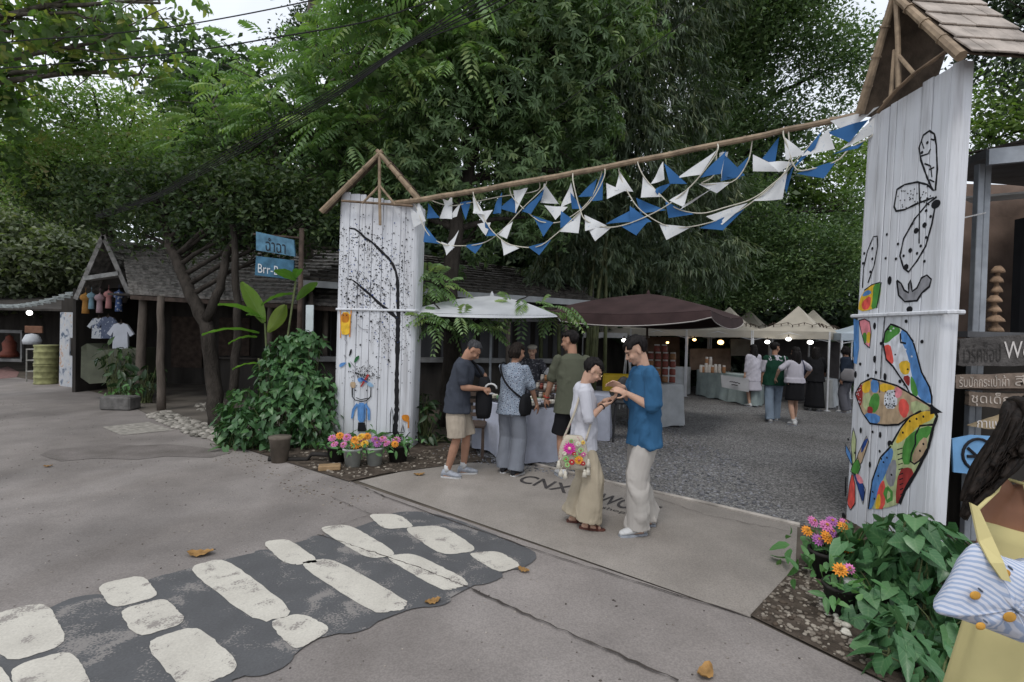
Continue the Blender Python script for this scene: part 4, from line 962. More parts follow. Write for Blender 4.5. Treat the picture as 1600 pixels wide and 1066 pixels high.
# ---- hanging blue signs by the gate
sc_ = at(430, 400, 8.9); t = thing('name_sign', 'two blue painted boards hung one over the other with Thai and English writing', 'sign', V(sc_.x+.37, sc_.y, 0))
Mblue1 = M('sign_blue', (.085, .19, .28), .7, .35, 9, .15); Mblue2 = M('sign_blue_dull', (.045, .12, .19), .75, .4, 9, .15); Mlet = M('letter_black', (.02, .02, .025), .8, .1, 5, 0); Mletw = M('letter_white', (.6, .62, .64), .8, .1, 5, 0)
def signboard(P4, Y, mat, nm, th=.04):
    mb = MB(); p = [at(x, y, Y) for x, y in P4]; mb.slab(p, (0, th, 0)); return mb.build(nm, mat, t), p
_, p = signboard([(400, 391), (461, 401), (459, 375), (400, 362)], 8.9, Mblue1, 'upper_board')
o = _; mb = MB(); put_text(mb, 'ฉำฉา', at(415, 391.5, 8.893), at(446, 397, 8.893)-at(415, 391.5, 8.893), at(415, 371, 8.893)-at(415, 391.5, 8.893)); tm = mb.build('lettering', Mlet, o, org=ORG[o])
_, p = signboard([(398, 430), (458, 437), (459, 407), (400, 400)], 8.93, Mblue2, 'lower_board')
o = _; mb = MB(); put_text(mb, 'Brr-Bar', at(403, 426, 8.923), at(448, 432, 8.923)-at(403, 426, 8.923), at(403, 412, 8.923)-at(403, 426, 8.923)); mb.build('lettering', Mletw, o, org=ORG[o])
mb = MB(); mb.tube([V(sc_.x+.40, 8.98, 0), V(sc_.x+.42, 8.98, 3.5)], .045, 8); mb.build('post', Mdarkwood, t, True)
mb = MB(); mb.tube([at(396, 366, 8.95), at(470, 372, 8.98)], .02, 6); mb.build('hanging_bar', Mdarkwood, t)
mb = MB(); mb.box(at(484, 498, 8.7), (.13, .03, .46), bev=.005); mb.single('notice_panel', M('notice_white', (.62, .68, .70), .5, .1, 6, 0), 'narrow white notice panel standing behind the large bush', 'panel')

# ---- long veranda building behind the first stall
t = thing('veranda_building', 'long dark veranda building with pale fascia behind the front market stall', 'building', V(-.6, 11.4, 0))
e0, e1 = at(480, 450, 10.6), at(905, 478, 11.6)
f0, f1 = at(640, 452, 10.4), at(912, 492, 11.6)
e0 = V(-4.2, 10.2, f0.z+.12); e1 = V(2.0, 11.9, f0.z-.05)
shingle_roof('roof', e0, e1, e0+V(.6, 3.2, 1.15), e1+V(-1.2, 3.0, 1.0), t, 12, .15, M('mossy_shingle', (.075, .068, .060), .95, .5, 7, .7, bdist=.02), 5)
mb = MB(); board(mb, e0-V(0, .02, .07), e1-V(0, .02, .07), .13, .03); mb.build('fascia', M('fascia_grey', (.36, .37, .38), .7, .2, 4, .1), t)
dv = (e1-e0).normalized(); nv = V(-dv.y, dv.x, 0).normalized()
mb = MB(); wa, wb = V(e0.x, e0.y, 0)+nv*2.0, V(e1.x, e1.y, 0)+nv*2.0
board(mb, wa+V(0, 0, 1.3), wb+V(0, 0, 1.3), 2.6, .1); board(mb, V(e0.x, e0.y, 1.3), wa+V(0, 0, 1.3), 2.6, .08); mb.build('wall', Mvoid, t)
for k in range(13):
    p = wa.lerp(wb, (k+.5)/13)-nv*.08; mb = MB(); mb.box(p+V(0, 0, 1.35), (.36, .04, 2.3), rz=math.atan2(dv.y, dv.x), bev=.004); mb.build('wall_panel', Mgreyp, t)
mb = MB(); mb.slab([e0-V(0, 0, .1), e1-V(0, 0, .1), wb+V(0, 0, e1.z-.12), wa+V(0, 0, e0.z-.12)], (0, 0, .03)); mb.build('ceiling', Mvoid, t)
for k in range(5):
    p = V(e0.x, e0.y, 0).lerp(V(e1.x, e1.y, 0), (k+.1)/4.6)+nv*.25; mb = MB(); mb.tube([p, p+V(0, 0, 2.5)], .05, 8); mb.build('post', Mpost, t, True)
mb = MB(); p = V(e0.x, e0.y, 1.12)+nv*.5; board(mb, p, V(e1.x, e1.y, 1.12)+nv*.5, .10, .28); mb.build('rail', M('rail_grey', (.20, .20, .20), .8, .3, 5, .1), t)
mb = MB(); board(mb, V(e0.x, e0.y, .55)+nv*.55, V(e1.x, e1.y, .55)+nv*.55, 1.1, .05); mb.build('half_wall', Mvoid, t)
# slatted white gable wall glimpsed beyond
t = thing('white_gable_wall', 'narrow white gable wall striped with dark slats between the bamboo stems', 'wall', at(914, 470, 15)-V(0, 0, 2.6))
mb = MB(); mb.slab([at(905, 390, 15), at(925, 386, 15), at(928, 472, 15), at(906, 464, 15)], (0, .1, 0)); mb.build('panel', Mwhitep, t)
mb = MB()
for k in range(5): board(mb, at(903+k*5, 392+k*2, 14.95), at(898+k*7, 462+k*2, 14.95), .035, .03)
mb.build('slat', Mdarkwood, t)

# ---- parasols
Mumw = M('umbrella_white', (.50, .51, .53), .8, .12, 3, .05); Mumm = M('umbrella_maroon', (.050, .030, .030), .9, .25, 3, .05); Mpipe = M('piping_pale', (.40, .37, .35), .8, .1, 5, 0)
def parasol(label, c, half, zr, za, n, rot, mc, val, pole_r=.022, pipe=False, sagk=.06):
    t = thing('parasol', label, 'parasol', V(c.x, c.y, 0))
    mb = MB(); vs = []; fs = []; K = 5; ns = 6
    cor = [V(c.x+half*math.cos(rot+2*math.pi*i/n), c.y+half*math.sin(rot+2*math.pi*i/n), zr) for i in range(n)]
    ap = V(c.x, c.y, za)
    for i in range(n):
        a, b = cor[i], cor[(i+1) % n]
        for j in range(K+1):
            for q in range(ns+1):
                e = a.lerp(b, q/ns); f = (j+.001)/K; p = ap.lerp(e, f); p.z -= sagk*math.sin(math.pi*q/ns)*f+.10*math.sin(math.pi*f)*0
                p.z += .05*math.sin(math.pi*f); vs.append(p)
    for i in range(n):
        o_ = i*(K+1)*(ns+1)
        for j in range(K):
            for q in range(ns): a = o_+j*(ns+1)+q; fs.append((a, a+1, a+ns+2, a+ns+1))
    mb.add(vs, fs); mb.build('canopy', mc, t, True)
    if val:
        m2 = MB(); m3 = MB()
        for i in range(n):
            a, b = cor[i], cor[(i+1) % n]; top = []; bot = []
            for q in range(13):
                e = a.lerp(b, q/12); z = -sagk*math.sin(math.pi*q/12); top.append(e+V(0, 0, z-.004)); bot.append(e+V(0, 0, z-val*(.55+.45*math.sin(math.pi*min(1, q/12))**.5))+((e-V(c.x, c.y, zr)).normalized()*.03))
            for q in range(12): m2.add([top[q], top[q+1], bot[q+1], bot[q]], [(0, 1, 2, 3)])
            if pipe: m3.tube([p for p in bot], .009, 4)
        m2.build('valance', mc, t)
        if pipe: m3.build('piping', Mpipe, t)
    mb = MB(); mb.tube([V(c.x, c.y, .05), V(c.x, c.y, za-.02)], pole_r, 8); mb.build('pole', Mdarkwood if mc is Mumm else Mmetal, t)
    mb = MB(); mb.lathe((c.x, c.y, za-.01), [(0, 0), (.04, 0), (.025, .05), (0, .09)], 8); mb.build('finial', mc, t)
    for i in range(n):
        mb = MB(); mb.tube([V(c.x, c.y, za-.05), ap.lerp(cor[i], .5)+V(0, 0, -.0), cor[i]+V(0, 0, -.03)], .009, 4); mb.build('rib', Mdarkwood, t)
    mb = MB(); mb.lathe((c.x, c.y, .006), [(0, 0), (.24, 0), (.24, .05), (.05, .08), (0, .08)], 16); mb.build('base', Mdarkwood, t)
parasol('flat white square parasol over the front stall table', at(768, 490, 8.75), 1.62, at(768, 493, 8.4).z, at(766, 462, 8.75).z, 4, R(38), Mumw, .05, sagk=.015)
parasol('large maroon parasol with pale piped valance behind the phone couple', at(1012, 490, 9.8), 2.05, at(1012, 491, 9.8).z, at(1005, 459, 9.8).z, 4, R(12), Mumm, .20, pipe=True)

# ---- white market tents
Mtent = M('tent_cream', (.46, .42, .355), .85, .12, 3, .08); Mtentw = M('tent_white_blue', (.42, .48, .54), .85, .1, 3, .05); Mpolew = M('tent_pole_white', (.62, .63, .66), .5, .1, 5, 0)
PA, PB = gnd(1293, 643), gnd(1070, 620)
td = (PB-PA); tl = td.length/2; td.normalize(); tb = V(-td.y, td.x, 0)
if tb.y < 0: tb = -tb
def tent(label, p, w, dvec, bvec, ze=1.98, zp=2.68, vh=.20, mat=Mtent, poles=(1, 1, 1, 1), lights=True):
    t = thing('market_tent', label, 'market tent', p, 'row of cream market tents')
    q = [p, p+dvec*w, p+dvec*w+bvec*w, p+bvec*w]; ap = (q[0]+q[2])/2+V(0, 0, zp)
    mb = MB(); vs = []; fs = []; K = 8; ns = 6
    for i in range(4):
        a, b = q[i]+V(0, 0, ze), q[(i+1) % 4]+V(0, 0, ze); o_ = len(vs)
        for j in range(K+1):
            f = j/K
            for s_ in range(ns+1):
                e = a.lerp(b, s_/ns); pp = ap.lerp(e, max(f, .001)); pp.z -= (zp-ze)*.22*math.sin(math.pi*f)**1.2+.03*math.sin(math.pi*s_/ns)*f
                vs.append(pp)
        for j in range(K):
            for s_ in range(ns): k = o_+j*(ns+1)+s_; fs.append((k, k+1, k+ns+2, k+ns+1))
    mb.add(vs, fs); mb.build('canopy', mat, t, True)
    mb = MB()
    for i in range(4):
        a, b = q[i], q[(i+1) % 4]
        for s_ in range(8):
            e0_, e1_ = a.lerp(b, s_/8), a.lerp(b, (s_+1)/8)
            mb.add([e0_+V(0, 0, ze), e1_+V(0, 0, ze), e1_+V(0, 0, ze-vh+.012*math.sin(s_+1)), e0_+V(0, 0, ze-vh+.012*math.sin(s_))], [(0, 1, 2, 3)])
    mb.build('valance', mat, t)
    cc = (q[0]+q[2])/2
    for i in range(4):
        if poles[i]:
            p_ = q[i].lerp(cc, .02); mb = MB(); mb.box(p_+V(0, 0, ze/2), (.04, .04, ze), bev=.004); mb.box(p_+V(0, 0, .01), (.11, .11, .02)); mb.build('pole', Mpolew, t)
    mb = MB()
    for i in range(4):
        mb.tube([q[i].lerp(cc, .03)+V(0, 0, ze-.25), (q[i]+q[(i+1) % 4])/2+V(0, 0, ze-.04)], .010, 4); mb.tube([q[(i+1) % 4].lerp(cc, .03)+V(0, 0, ze-.25), (q[i]+q[(i+1) % 4])/2+V(0, 0, ze-.04)], .010, 4)
    mb.build('brace', Mpolew, t)
    if lights:
        mb = MB()
        for i in (0, 1, 3):
            a, b = q[i]+V(0, 0, ze+.02), q[(i+1) % 4]+V(0, 0, ze+.02)
            pts = []
            for s_ in range(9):
                e = ap.lerp(a.lerp(b, s_/8), .62+.06*math.sin(s_*2.1)); e.z -= (zp-ze)*.14; pts.append(e+V(0, 0, .02))
            mb.tube(pts, .007, 4)
            for e in pts[1:-1]: mb.tube([e, e-V(0, 0, .05)], .014, 5)
        mb.build('light_string', Mdarkwood, t)
    return t
tent('cream market tent at the right end of the front row', PA, tl, td, tb)
tent('cream market tent second from the right, above the long pale table', PA+td*tl, tl, td, tb)
tent('cream market tent third from the right, partly under the maroon parasol', PA+td*tl*2, tl, td, tb, lights=False)
tent('cream market tent furthest left, mostly hidden by the maroon parasol', PA+td*tl*3, tl, td, tb, lights=False)
tent('back row cream tent whose peak shows at the right, beside the butterfly pillar', PA+tb*(tl+.15), tl, td, tb)
tent('back row cream tent whose peak shows between the two front tents', PA+tb*(tl+.15)+td*tl, tl, td, tb)
tent('low bluish white tent beside the butterfly pillar', gnd(1314, 648)+V(.2, .4, 0), 2.2, V(1, -.2, 0).normalized(), V(.2, 1, 0).normalized(), 1.95, 2.35, .18, Mtentw, lights=False)
def glow(px, py, Y, r_, warm, lab):
    mb = MB(); c = at(px, py, Y); mb.ball(c, r_, 10)
    mb.single('light_bulb', Mglow('bulb_warm', (1, .62, .22), 7) if warm else Mglow('bulb_cool', (1, .97, .9), 7), lab, 'bulb', 'bulbs in the tents', smooth=True)
MATS.pop('bulb_warm', None)
gw = Mglow('bulb_warm', (1, .60, .22), 6); gc = Mglow('bulb_cool', (1, .97, .9), 6)
for px, py, Y, r_, m_, lab in ((1085, 531, 14.9, .045, gw, 'round warm bulb right of the white tent pole above the bottles'), (1043, 535.5, 15.2, .036, gw, 'small warm bulb against the brown board in the left tent'), (1126, 535, 14.6, .075, gw, 'largest orange glowing bulb above the long table'),
                               (1199, 534.5, 13.5, .055, gc, 'white oval bulb above the man in the green vest'), (1232, 530, 13.2, .055, gc, 'white bulb under the valance at the middle of the right tent'), (1266, 535, 13.0, .06, gc, 'white bulb nearest the right tent pole'), (975, 532, 13, .05, gc, 'small white spot lamp behind the man in blue')):
    mb = MB(); mb.ball(at(px, py, Y), (r_*1.25, r_, r_*.9), 10)
    b_ = mb.single('light_bulb', m_, lab, 'bulb', 'bulbs glowing in the market tents', smooth=True)
    m2 = MB(); m2.tube([at(px, py, Y)+V(0, 0, r_*.8), at(px, py, Y)+V(0, 0, r_*.8+.07)], .018, 6); m2.build('socket', Mdarkwood, b_, org=ORG[b_])
# ---- tables
Mclothw = M('tablecloth_blue_white', (.40, .42, .50), .85, .15, 5, .15); Mclothg = M('tablecloth_pale_green', (.30, .36, .36), .85, .15, 5, .15); Mclothw2 = M('tablecloth_white', (.46, .48, .50), .85, .15, 5, .15)
def cloth_table(label, cat, A_, B_, C_, z, mat, hem=.03, fold=.02, seed=1, name='covered_table', over=.03):
    """A_->B_ front edge, A_->C_ side edge on the ground; cloth to the ground with folds"""
    random.seed(seed); u, v_ = B_-A_, C_-A_; D_ = A_+u+v_
    t = thing(name, label, cat, (A_+D_)/2)
    per = []; cor = [A_, B_, D_, C_]
    for i in range(4):
        a, b = cor[i], cor[(i+1) % 4]; n_ = max(6, int((b-a).length/.06))
        for k in range(n_): per.append((a.lerp(b, k/n_), (b-a).normalized().cross(V(0, 0, 1))))
    n_ = len(per); rings = []; ph = [random.uniform(0, 6) for _ in range(4)]
    ctr = (A_+D_)/2
    for j in range(9):
        f = j/8; zz = z-(z-hem)*f; r_ = []
        for i, (p, nn) in enumerate(per):
            if nn.dot(p-ctr) < 0: nn = -nn
            w_ = fold*(f**.7)*(math.sin(i*.9+ph[0])+.6*math.sin(i*.37+ph[1])+.4*math.sin(i*2.1+ph[2]+f))
            r_.append(V(p.x, p.y, 0)+nn*(over*f+w_+.01)+V(0, 0, zz+(.02*math.sin(i*.5+ph[3]) if j == 8 else 0)))
        rings.append(r_)
    mb = MB(); mb.loft(rings, caps=False); mb.slab([A_+V(0, 0, z-.01), B_+V(0, 0, z-.01), D_+V(0, 0, z-.01), C_+V(0, 0, z-.01)], (0, 0, .012)); mb.build('tablecloth', mat, t, True)
    mb = MB(); mb.slab([p.lerp(ctr, .03)+V(0, 0, z-.05) for p in cor], (0, 0, .03)); mb.build('tabletop', Mdarkwood, t)
    for p in cor:
        q = p.lerp(ctr, .12); mb = MB(); mb.box(q+V(0, 0, (z-.05)/2), (.035, .035, z-.055)); mb.build('leg', Mmetal, t)
    return t
T1N, T1L = gnd(824, 729), gnd(738, 701); tu = (T1L-T1N); T1R = T1N+V(-tu.y, tu.x, 0).normalized()*-.78
if T1R.y < T1N.y: T1R = T1N-(T1R-T1N)
cloth_table('front stall table under a pale blue-white cloth, by the woman in grey trousers', 'table', T1N, T1L, T1R, .75, Mclothw, seed=2)
T2 = gnd(952, 690); cloth_table('small covered table behind the woman holding a phone', 'table', T2, T2+V(-.95, .15, 0), T2+V(.1, .7, 0), .76, Mclothw, seed=3)
T3 = gnd(1066, 668); cloth_table('small table in a trailing white cloth carrying the tower of jars', 'table', T3, T3+V(-.55, -.05, 0), T3+V(.05, .6, 0), .82, Mclothw2, seed=4, fold=.03)
q0, q1 = gnd(1088, 618), gnd(1180, 637); cloth_table('long table in pale green-grey cloth with a white banner on it', 'table', q0, q1, q0+tb*.7, .78, Mclothg, seed=5)
q0 = gnd(1274, 634); cloth_table('white covered table beside the right tent pole', 'table', q0, gnd(1298, 640), q0+tb*.8, .74, Mclothw2, seed=6)
q0 = gnd(1040, 617); cloth_table('grey covered table standing behind the tower of jars', 'table', q0, gnd(1068, 619), q0+tb*.5, .85, Mclothw2, seed=7)
# banner on the long table: pale sheet with two lines too small to read
t = thing('table_banner', 'white banner with two short dark lines hung on the long table', 'banner', at(1145, 606, 13.2))
p = [at(1128, 605, 13.52), at(1170, 613, 12.95), at(1170, 592, 12.95), at(1126, 586, 13.52)]
mb = MB(); mb.slab(p, (0, .02, 0)); mb.build('sheet', M('banner_white', (.5, .5, .52), .8, .1, 5, 0), t)
mb = MB()
for (x0, x1, y0) in ((1140, 1156, 596.5), (1143, 1153, 600.5)):
    pts = [at(x0+(x1-x0)*k/14, y0+(x0+(x1-x0)*k/14-1140)*.16+random.uniform(-.7, .7), 13.28-(x0-1140+(x1-x0)*k/14)*.0135) for k in range(15)]; mb.tube(pts, .011, 4)
mb.build('text_line', Mlet, t)
# ---- back boards in the tents
for lab, pts, Y, col in (('brown plywood partition behind the warm lamps in the left tent', [(990, 603), (1062, 604), (1062, 527), (990, 526)], 16.6, (.12, .075, .05)), ('tan display board behind the bottles', [(1078, 578), (1142, 580), (1142, 545), (1078, 545)], 15.7, (.17, .12, .09)), ('grey board in the corner of the middle tent', [(1142, 556), (1172, 556), (1172, 530), (1142, 530)], 15.2, (.14, .13, .11)), ('dark cloth back wall of the right tent', [(1176, 632), (1312, 640), (1312, 534), (1176, 528)], 15.6, (.05, .045, .045))):
    mb = MB(); mb.slab([at(x, y, Y) for x, y in pts], (0, .04, 0)); m_ = 'partition_'+lab.split()[0]; mb.single('partition', M(m_, col, .85, .3, 4, .2), lab, 'partition')
# ---- jars, bottles, goods (each a thing)
Mjar = [M('jar_red', (.20, .055, .04), .35, .3, 20, 0), M('jar_amber', (.26, .13, .06), .35, .3, 20, 0), M('jar_pale', (.42, .38, .34), .4, .2, 20, 0), M('jar_dark', (.06, .05, .05), .3, .3, 20, 0)]
Mlid = M('lid_pale', (.50, .48, .46), .5, .1, 10, 0)
def jar_at(c, r_, h, mat, lab, grp, lid=Mlid, cat='jar'):
    mb = MB(); mb.lathe((0, 0, 0), [(0, 0), (r_, 0), (r_*1.02, h*.1), (r_*1.02, h*.72), (r_*.8, h*.82), (0, h*.82)], 12)
    t = thing('jar', lab, cat, c, grp); mb.v = [tuple(Vector(q)+c) for q in mb.v]; mb.build('glass', mat, t, True)
    m2 = MB(); m2.lathe(c+V(0, 0, h*.82), [(0, 0), (r_*.86, 0), (r_*.86, h*.18), (0, h*.18)], 12); m2.build('lid', lid, t)
    return t
random.seed(8)
base_c = at(1040, 604, 10.2); base_c.z = .83
names4 = ['lowest', 'second', 'third', 'fourth', 'top']
for lv in range(5):
    for k in range(4 if lv < 4 else 2):
        z = .835+lv*.155; c = V(base_c.x-.26+k*.15+(0 if lv < 4 else .12), base_c.y+.2, z)
        jar_at(c, .062, .15, Mjar[(0, 0, 1, 0)[(lv+k) % 4]], f'{["red","brick red","amber","dark red"][k]} preserve jar on the {names4[lv]} layer of the jar tower, {["leftmost","second from left","third from left","rightmost"][k]}', 'jars stacked in a tower')
random.seed(18)
def goods(pts, Yb, label_fmt, grp):
    for i, (px, py, r_, h, mi) in enumerate(pts):
        c = at(px, py, Yb); jar_at(c, r_, h, Mjar[mi], label_fmt[i] if isinstance(label_fmt, list) else label_fmt, grp, cat='bottle')
bt = [(1098, 580), (1103, 580), (1108, 579), (1113, 581), (1118, 580), (1110, 572), (1104, 573), (1124, 581), (1095, 582), (1131, 582)]
ls = ['pale', 'second pale', 'tall central', 'short', 'stout', 'topmost', 'upper left', 'right hand', 'leftmost', 'rightmost']
for i, (px, py) in enumerate(bt):
    Y = 14.0 if i not in (5, 6) else 14.05; c = at(px, py, Y); c.z = .80 if i not in (5, 6) else .99
    jar_at(c, .045, random.uniform(.18, .30), Mjar[2 if i % 3 else 1], f'{ls[i]} bottle in the cluster on the long pale table', 'bottles on the long pale table', cat='bottle')
# front stall wares: trays, boxes, packets, jar rack
u1, v1 = (T1L-T1N), (T1R-T1N)
def ont(a, b, z=.765): p = T1N+u1*a+v1*b; return V(p.x, p.y, z)
rz1_ = math.atan2(u1.y, u1.x)
Mtray = M('tray_black', (.03, .03, .032), .5, .3, 8, .05)
random.seed(30)
spots = [(.10, .2), (.10, .55), (.32, .2), (.32, .55), (.55, .2), (.55, .6), (.78, .2), (.78, .6)]
cols = [(.45, .45, .46), (.55, .52, .46), (.35, .16, .10), (.12, .2, .12), (.5, .5, .52), (.3, .3, .34), (.10, .28, .12), (.4, .38, .3)]
pos8 = ['front right corner', 'back right corner', 'right of centre, front', 'right of centre, back', 'left of centre, front', 'left of centre, back', 'front left corner', 'back left corner']
for i, (a, b) in enumerate(spots):
    c = ont(a, b); t = thing('tray', f'black tray of small packets at the {pos8[i]} of the front stall table', 'tray', c, 'trays of wares on the front table')
    mb = MB(); mb.box(c+V(0, 0, .01), (.27, .22, .012), rz=rz1_); 
    for sx, sy, lx, ly in ((.13, 0, .012, .22), (-.13, 0, .012, .22), (0, .105, .25, .012), (0, -.105, .25, .012)):
        o_ = Matrix.Rotation(rz1_, 3, 'Z') @ V(sx, sy, 0); mb.box(c+o_+V(0, 0, .025), (lx, ly, .035), rz=rz1_)
    mb.build('rim', Mtray, t)
    for k in range(6):
        o_ = Matrix.Rotation(rz1_, 3, 'Z') @ V(-.08+.08*(k % 3), -.045+.09*(k//3), 0); cc = cols[(i+k*3) % 8]
        mb = MB(); mb.box(c+o_+V(0, 0, .035+.02*random.random()), (.065, .07, .035+.05*random.random()), rz=rz1_+random.uniform(-.3, .3), bev=.008); mb.build('packet', M('packet_%d' % ((i+k*3) % 8), cc, .5, .4, 30, .1), t)
t = thing('jar_rack', 'dark stepped rack crowded with small capped jars at the back of the front stall', 'rack', ont(.25, .95))
rc = ont(.05, .95)
for lv in range(3):
    mb = MB(); p0, p1 = ont(-.05, .85+.12*lv, .80+.12*lv), ont(.55, .85+.12*lv, .80+.12*lv); board(mb, p0, p1, .02, .12); mb.build('shelf', Mdarkwood, t)
    for k in range(9):
        c = p0.lerp(p1, (k+.5)/9)+V(0, 0, .012); m2 = MB(); m2.lathe(c, [(0, 0), (.030, 0), (.030, .06), (.022, .07), (.026, .072), (.026, .09), (0, .09)], 10)
        m2.build('jar', Mjar[(k+lv) % 4] if k % 2 else Mjar[2], t, True)
# chair and yellow crate, black stool
t = thing('wooden_chair', 'dark wooden chair standing at the left end of the front stall table', 'chair', gnd(732, 712))
c = gnd(733, 712)
for dx, dy in ((-.2, -.2), (.2, -.2), (-.2, .2), (.2, .2)): mb = MB(); mb.box(c+V(dx, dy, .22), (.04, .04, .44)); mb.build('leg', Mdarkwood, t)
mb = MB(); mb.box(c+V(0, 0, .455), (.46, .46, .035), bev=.008); mb.build('seat', Mdarkwood, t)
for dx in (-.2, .2): mb = MB(); mb.box(c+V(dx, .2, .70), (.035, .035, .46)); mb.build('back_post', Mdarkwood, t)
mb = MB()
for k in range(4): mb.box(c+V(0, .2, .56+k*.1), (.36, .018, .055))
mb.build('backrest', Mdarkwood, t)
mb = MB(); c = gnd(970, 672); c.z = .0
mb.box(c+V(-.02, .2, .86), (.62, .06, .36), bev=.03)
mb.single('yellow_panel', M('yellow_plastic', (.62, .42, .03), .45, .15, 5, 0), 'bright yellow plastic panel in front of the dark stall between the couple', 'panel')
t = thing('stool', 'black stool standing in front of the yellow panel', 'stool', gnd(970, 690))
c = gnd(970, 690)
for k in range(4): a = k*1.57+.6; mb = MB(); mb.tube([c+V(.19*math.cos(a), .19*math.sin(a), 0), c+V(.13*math.cos(a), .13*math.sin(a), .66)], .016, 6); mb.build('leg', Mtray, t)
mb = MB(); mb.lathe(c+V(0, 0, .64), [(0, 0), (.17, 0), (.18, .03), (.15, .06), (0, .07)], 14); mb.build('seat', Mtray, t)
mb = MB(); mb.ball(c+V(.02, 0, .90), (.13, .05, .19), 12); mb.build('backrest', Mtray, t, True)
# dark stall fittings behind the couple: tripod, screens
t = thing('easel', 'pale folding easel standing in the dark stall behind the couple', 'easel', gnd(978, 640)); c = gnd(978, 640)
for dx, dy in ((-.16, 0), (.16, 0), (0, .3)): mb = MB(); mb.tube([c+V(dx, dy, 0), c+V(0, .05, 1.6)], .016, 5); mb.build('leg', Mwhitep, t)
for i, (px, wpx, Y) in enumerate(((925, 26, 15.5), (958, 44, 16), (1000, 30, 16.5))):
    mb = MB(); mb.box(at(px, 524, Y), (wpx*Y/800, .05, .16)); mb.single('roof_panel', Mwhitep, ['short pale roof strip left of the parasol pole', 'long pale roof strip behind the parasol pole', 'pale roof strip behind the head of the man in blue'][i], 'roof strip')
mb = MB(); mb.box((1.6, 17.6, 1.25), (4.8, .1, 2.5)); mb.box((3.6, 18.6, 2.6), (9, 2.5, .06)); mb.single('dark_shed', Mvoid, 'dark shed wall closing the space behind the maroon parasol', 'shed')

# ---- craft stall at the right edge
t = thing('craft_stall', 'grey steel framed craft stall with dark interior at the right edge', 'stall', V(5.2, 5.6, 0))
px_ = at(1521, 500, 4.55).x; X0 = px_
for (dx, dy) in ((0, 0), (.085, .03)):
    mb = MB(); mb.box((X0+dx, 4.55+dy, 1.68), (.055, .055, 3.36), bev=.004); mb.build('post', Mmetal, t)
zt = at(1530, 250, 4.5).z
mb = MB(); mb.slab([V(X0-.12, 4.35, zt-.03), V(7.5, 3.2, zt+.10), V(7.9, 6.9, zt+.45), V(X0+.35, 5.5, zt+.15)], (0, 0, .07)); mb.build('roof', M('roof_sheet_grey', (.13, .13, .135), .7, .3, 4, .2), t)
mb = MB(); mb.slab([V(X0-.13, 4.32, zt-.10), V(7.5, 3.17, zt+.03), V(7.5, 3.21, zt+.03), V(X0-.12, 4.36, zt-.10)], (0, 0, .13)); mb.build('fascia', Mmetal, t)
mb = MB(); mb.slab([V(X0+.25, 5.0, zt-.20), V(6.8, 4.0, zt-.12), V(6.8, 4.4, zt-.09), V(X0+.6, 5.3, zt-.16)], (0, 0, .02)); mb.build('awning_strip', Mwhitep, t)
mb = MB(); mb.box((7.5, 6.6, 1.7), (4.0, .08, 3.4)); mb.box((7.7, 6.66, 3.52), (4.4, .07, .62)); mb.build('back_wall', M('brown_wall', (.17, .12, .095), .85, .4, 3, .3), t)
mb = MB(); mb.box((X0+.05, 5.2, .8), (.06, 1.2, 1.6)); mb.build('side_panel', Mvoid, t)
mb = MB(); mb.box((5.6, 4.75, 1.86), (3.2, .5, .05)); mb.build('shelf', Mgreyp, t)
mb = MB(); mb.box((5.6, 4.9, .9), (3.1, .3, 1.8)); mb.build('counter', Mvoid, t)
mb = MB(); mb.box(at(1690, 440, 5.9), (1.5, .1, 1.4)); mb.build('opening_shade', M('stall_dark', (.012, .012, .014), .95, .2, 5, 0), t)  # solid near-black slab, its colour stands in for shade inside the stall
# stacked wood-carved mushrooms
mt_ = M('carved_wood', (.30, .20, .13), .85, .4, 15, .5)
t = thing('mushroom_totem', 'tall stack of carved wooden mushroom caps on the craft stall shelf', 'carving', at(1553, 545, 4.6))
z = at(1553, 540, 4.6).z; cx = at(1553, 540, 4.6)
random.seed(6)
for k in range(8):
    r_ = [.13, .10, .12, .085, .10, .075, .085, .09][k]*.62; mb = MB(); o_ = V(random.uniform(-.015, .015), 0, z+.012+k*.088)
    mb.lathe(V(cx.x, 4.6, 0)+o_, [(0, 0), (r_*.35, 0), (r_*.3, .02), (r_, .025), (r_*.85, .05), (r_*.4, .085), (0, .088)], 12); mb.build('cap', mt_, t, True)
Mplaq = [M('plaque_dark', (.085, .078, .075), .85, .4, 8, .6, bdist=.02), M('plaque_brown', (.20, .155, .125), .85, .4, 8, .5), M('plaque_mid', (.15, .115, .09), .85, .4, 8, .5), M('plaque_tan', (.32, .25, .16), .85, .3, 8, .4)]
Mcarve = M('carved_letter', (.46, .40, .35), .8, .25, 15, .1); Mchalk = M('chalk_letter', (.62, .58, .56), .8, .2, 15, .1); Mcarvd = M('carved_dark_letter', (.045, .042, .04), .9, .3, 15, .1)
def plaque(lab, P4, Y, mat, texts, seed):
    random.seed(seed); t = thing('wooden_sign', lab, 'sign', at(P4[0][0], P4[0][1], Y), 'wooden signs on the craft stall')
    edge = []
    for i in range(4):
        a, b = P4[i], P4[(i+1) % 4]
        for k in range(6): edge.append((a[0]+(b[0]-a[0])*k/6+random.uniform(-1, 1), a[1]+(b[1]-a[1])*k/6+random.uniform(-1, 1)))
    mb = MB(); mb.slab([at(x, y, Y) for x, y in smooth_poly(edge, 1)], (0, .04, 0)); mb.build('plank', mat, t)
    for body, (x0, y0), (x1, y1), yt, m_ in texts:
        a, b, c = at(x0, y0, Y-.006), at(x1, y1, Y-.006), at(x0, yt, Y-.006); mb = MB(); put_text(mb, body, a, b-a, c-a); mb.build('lettering', m_, t)
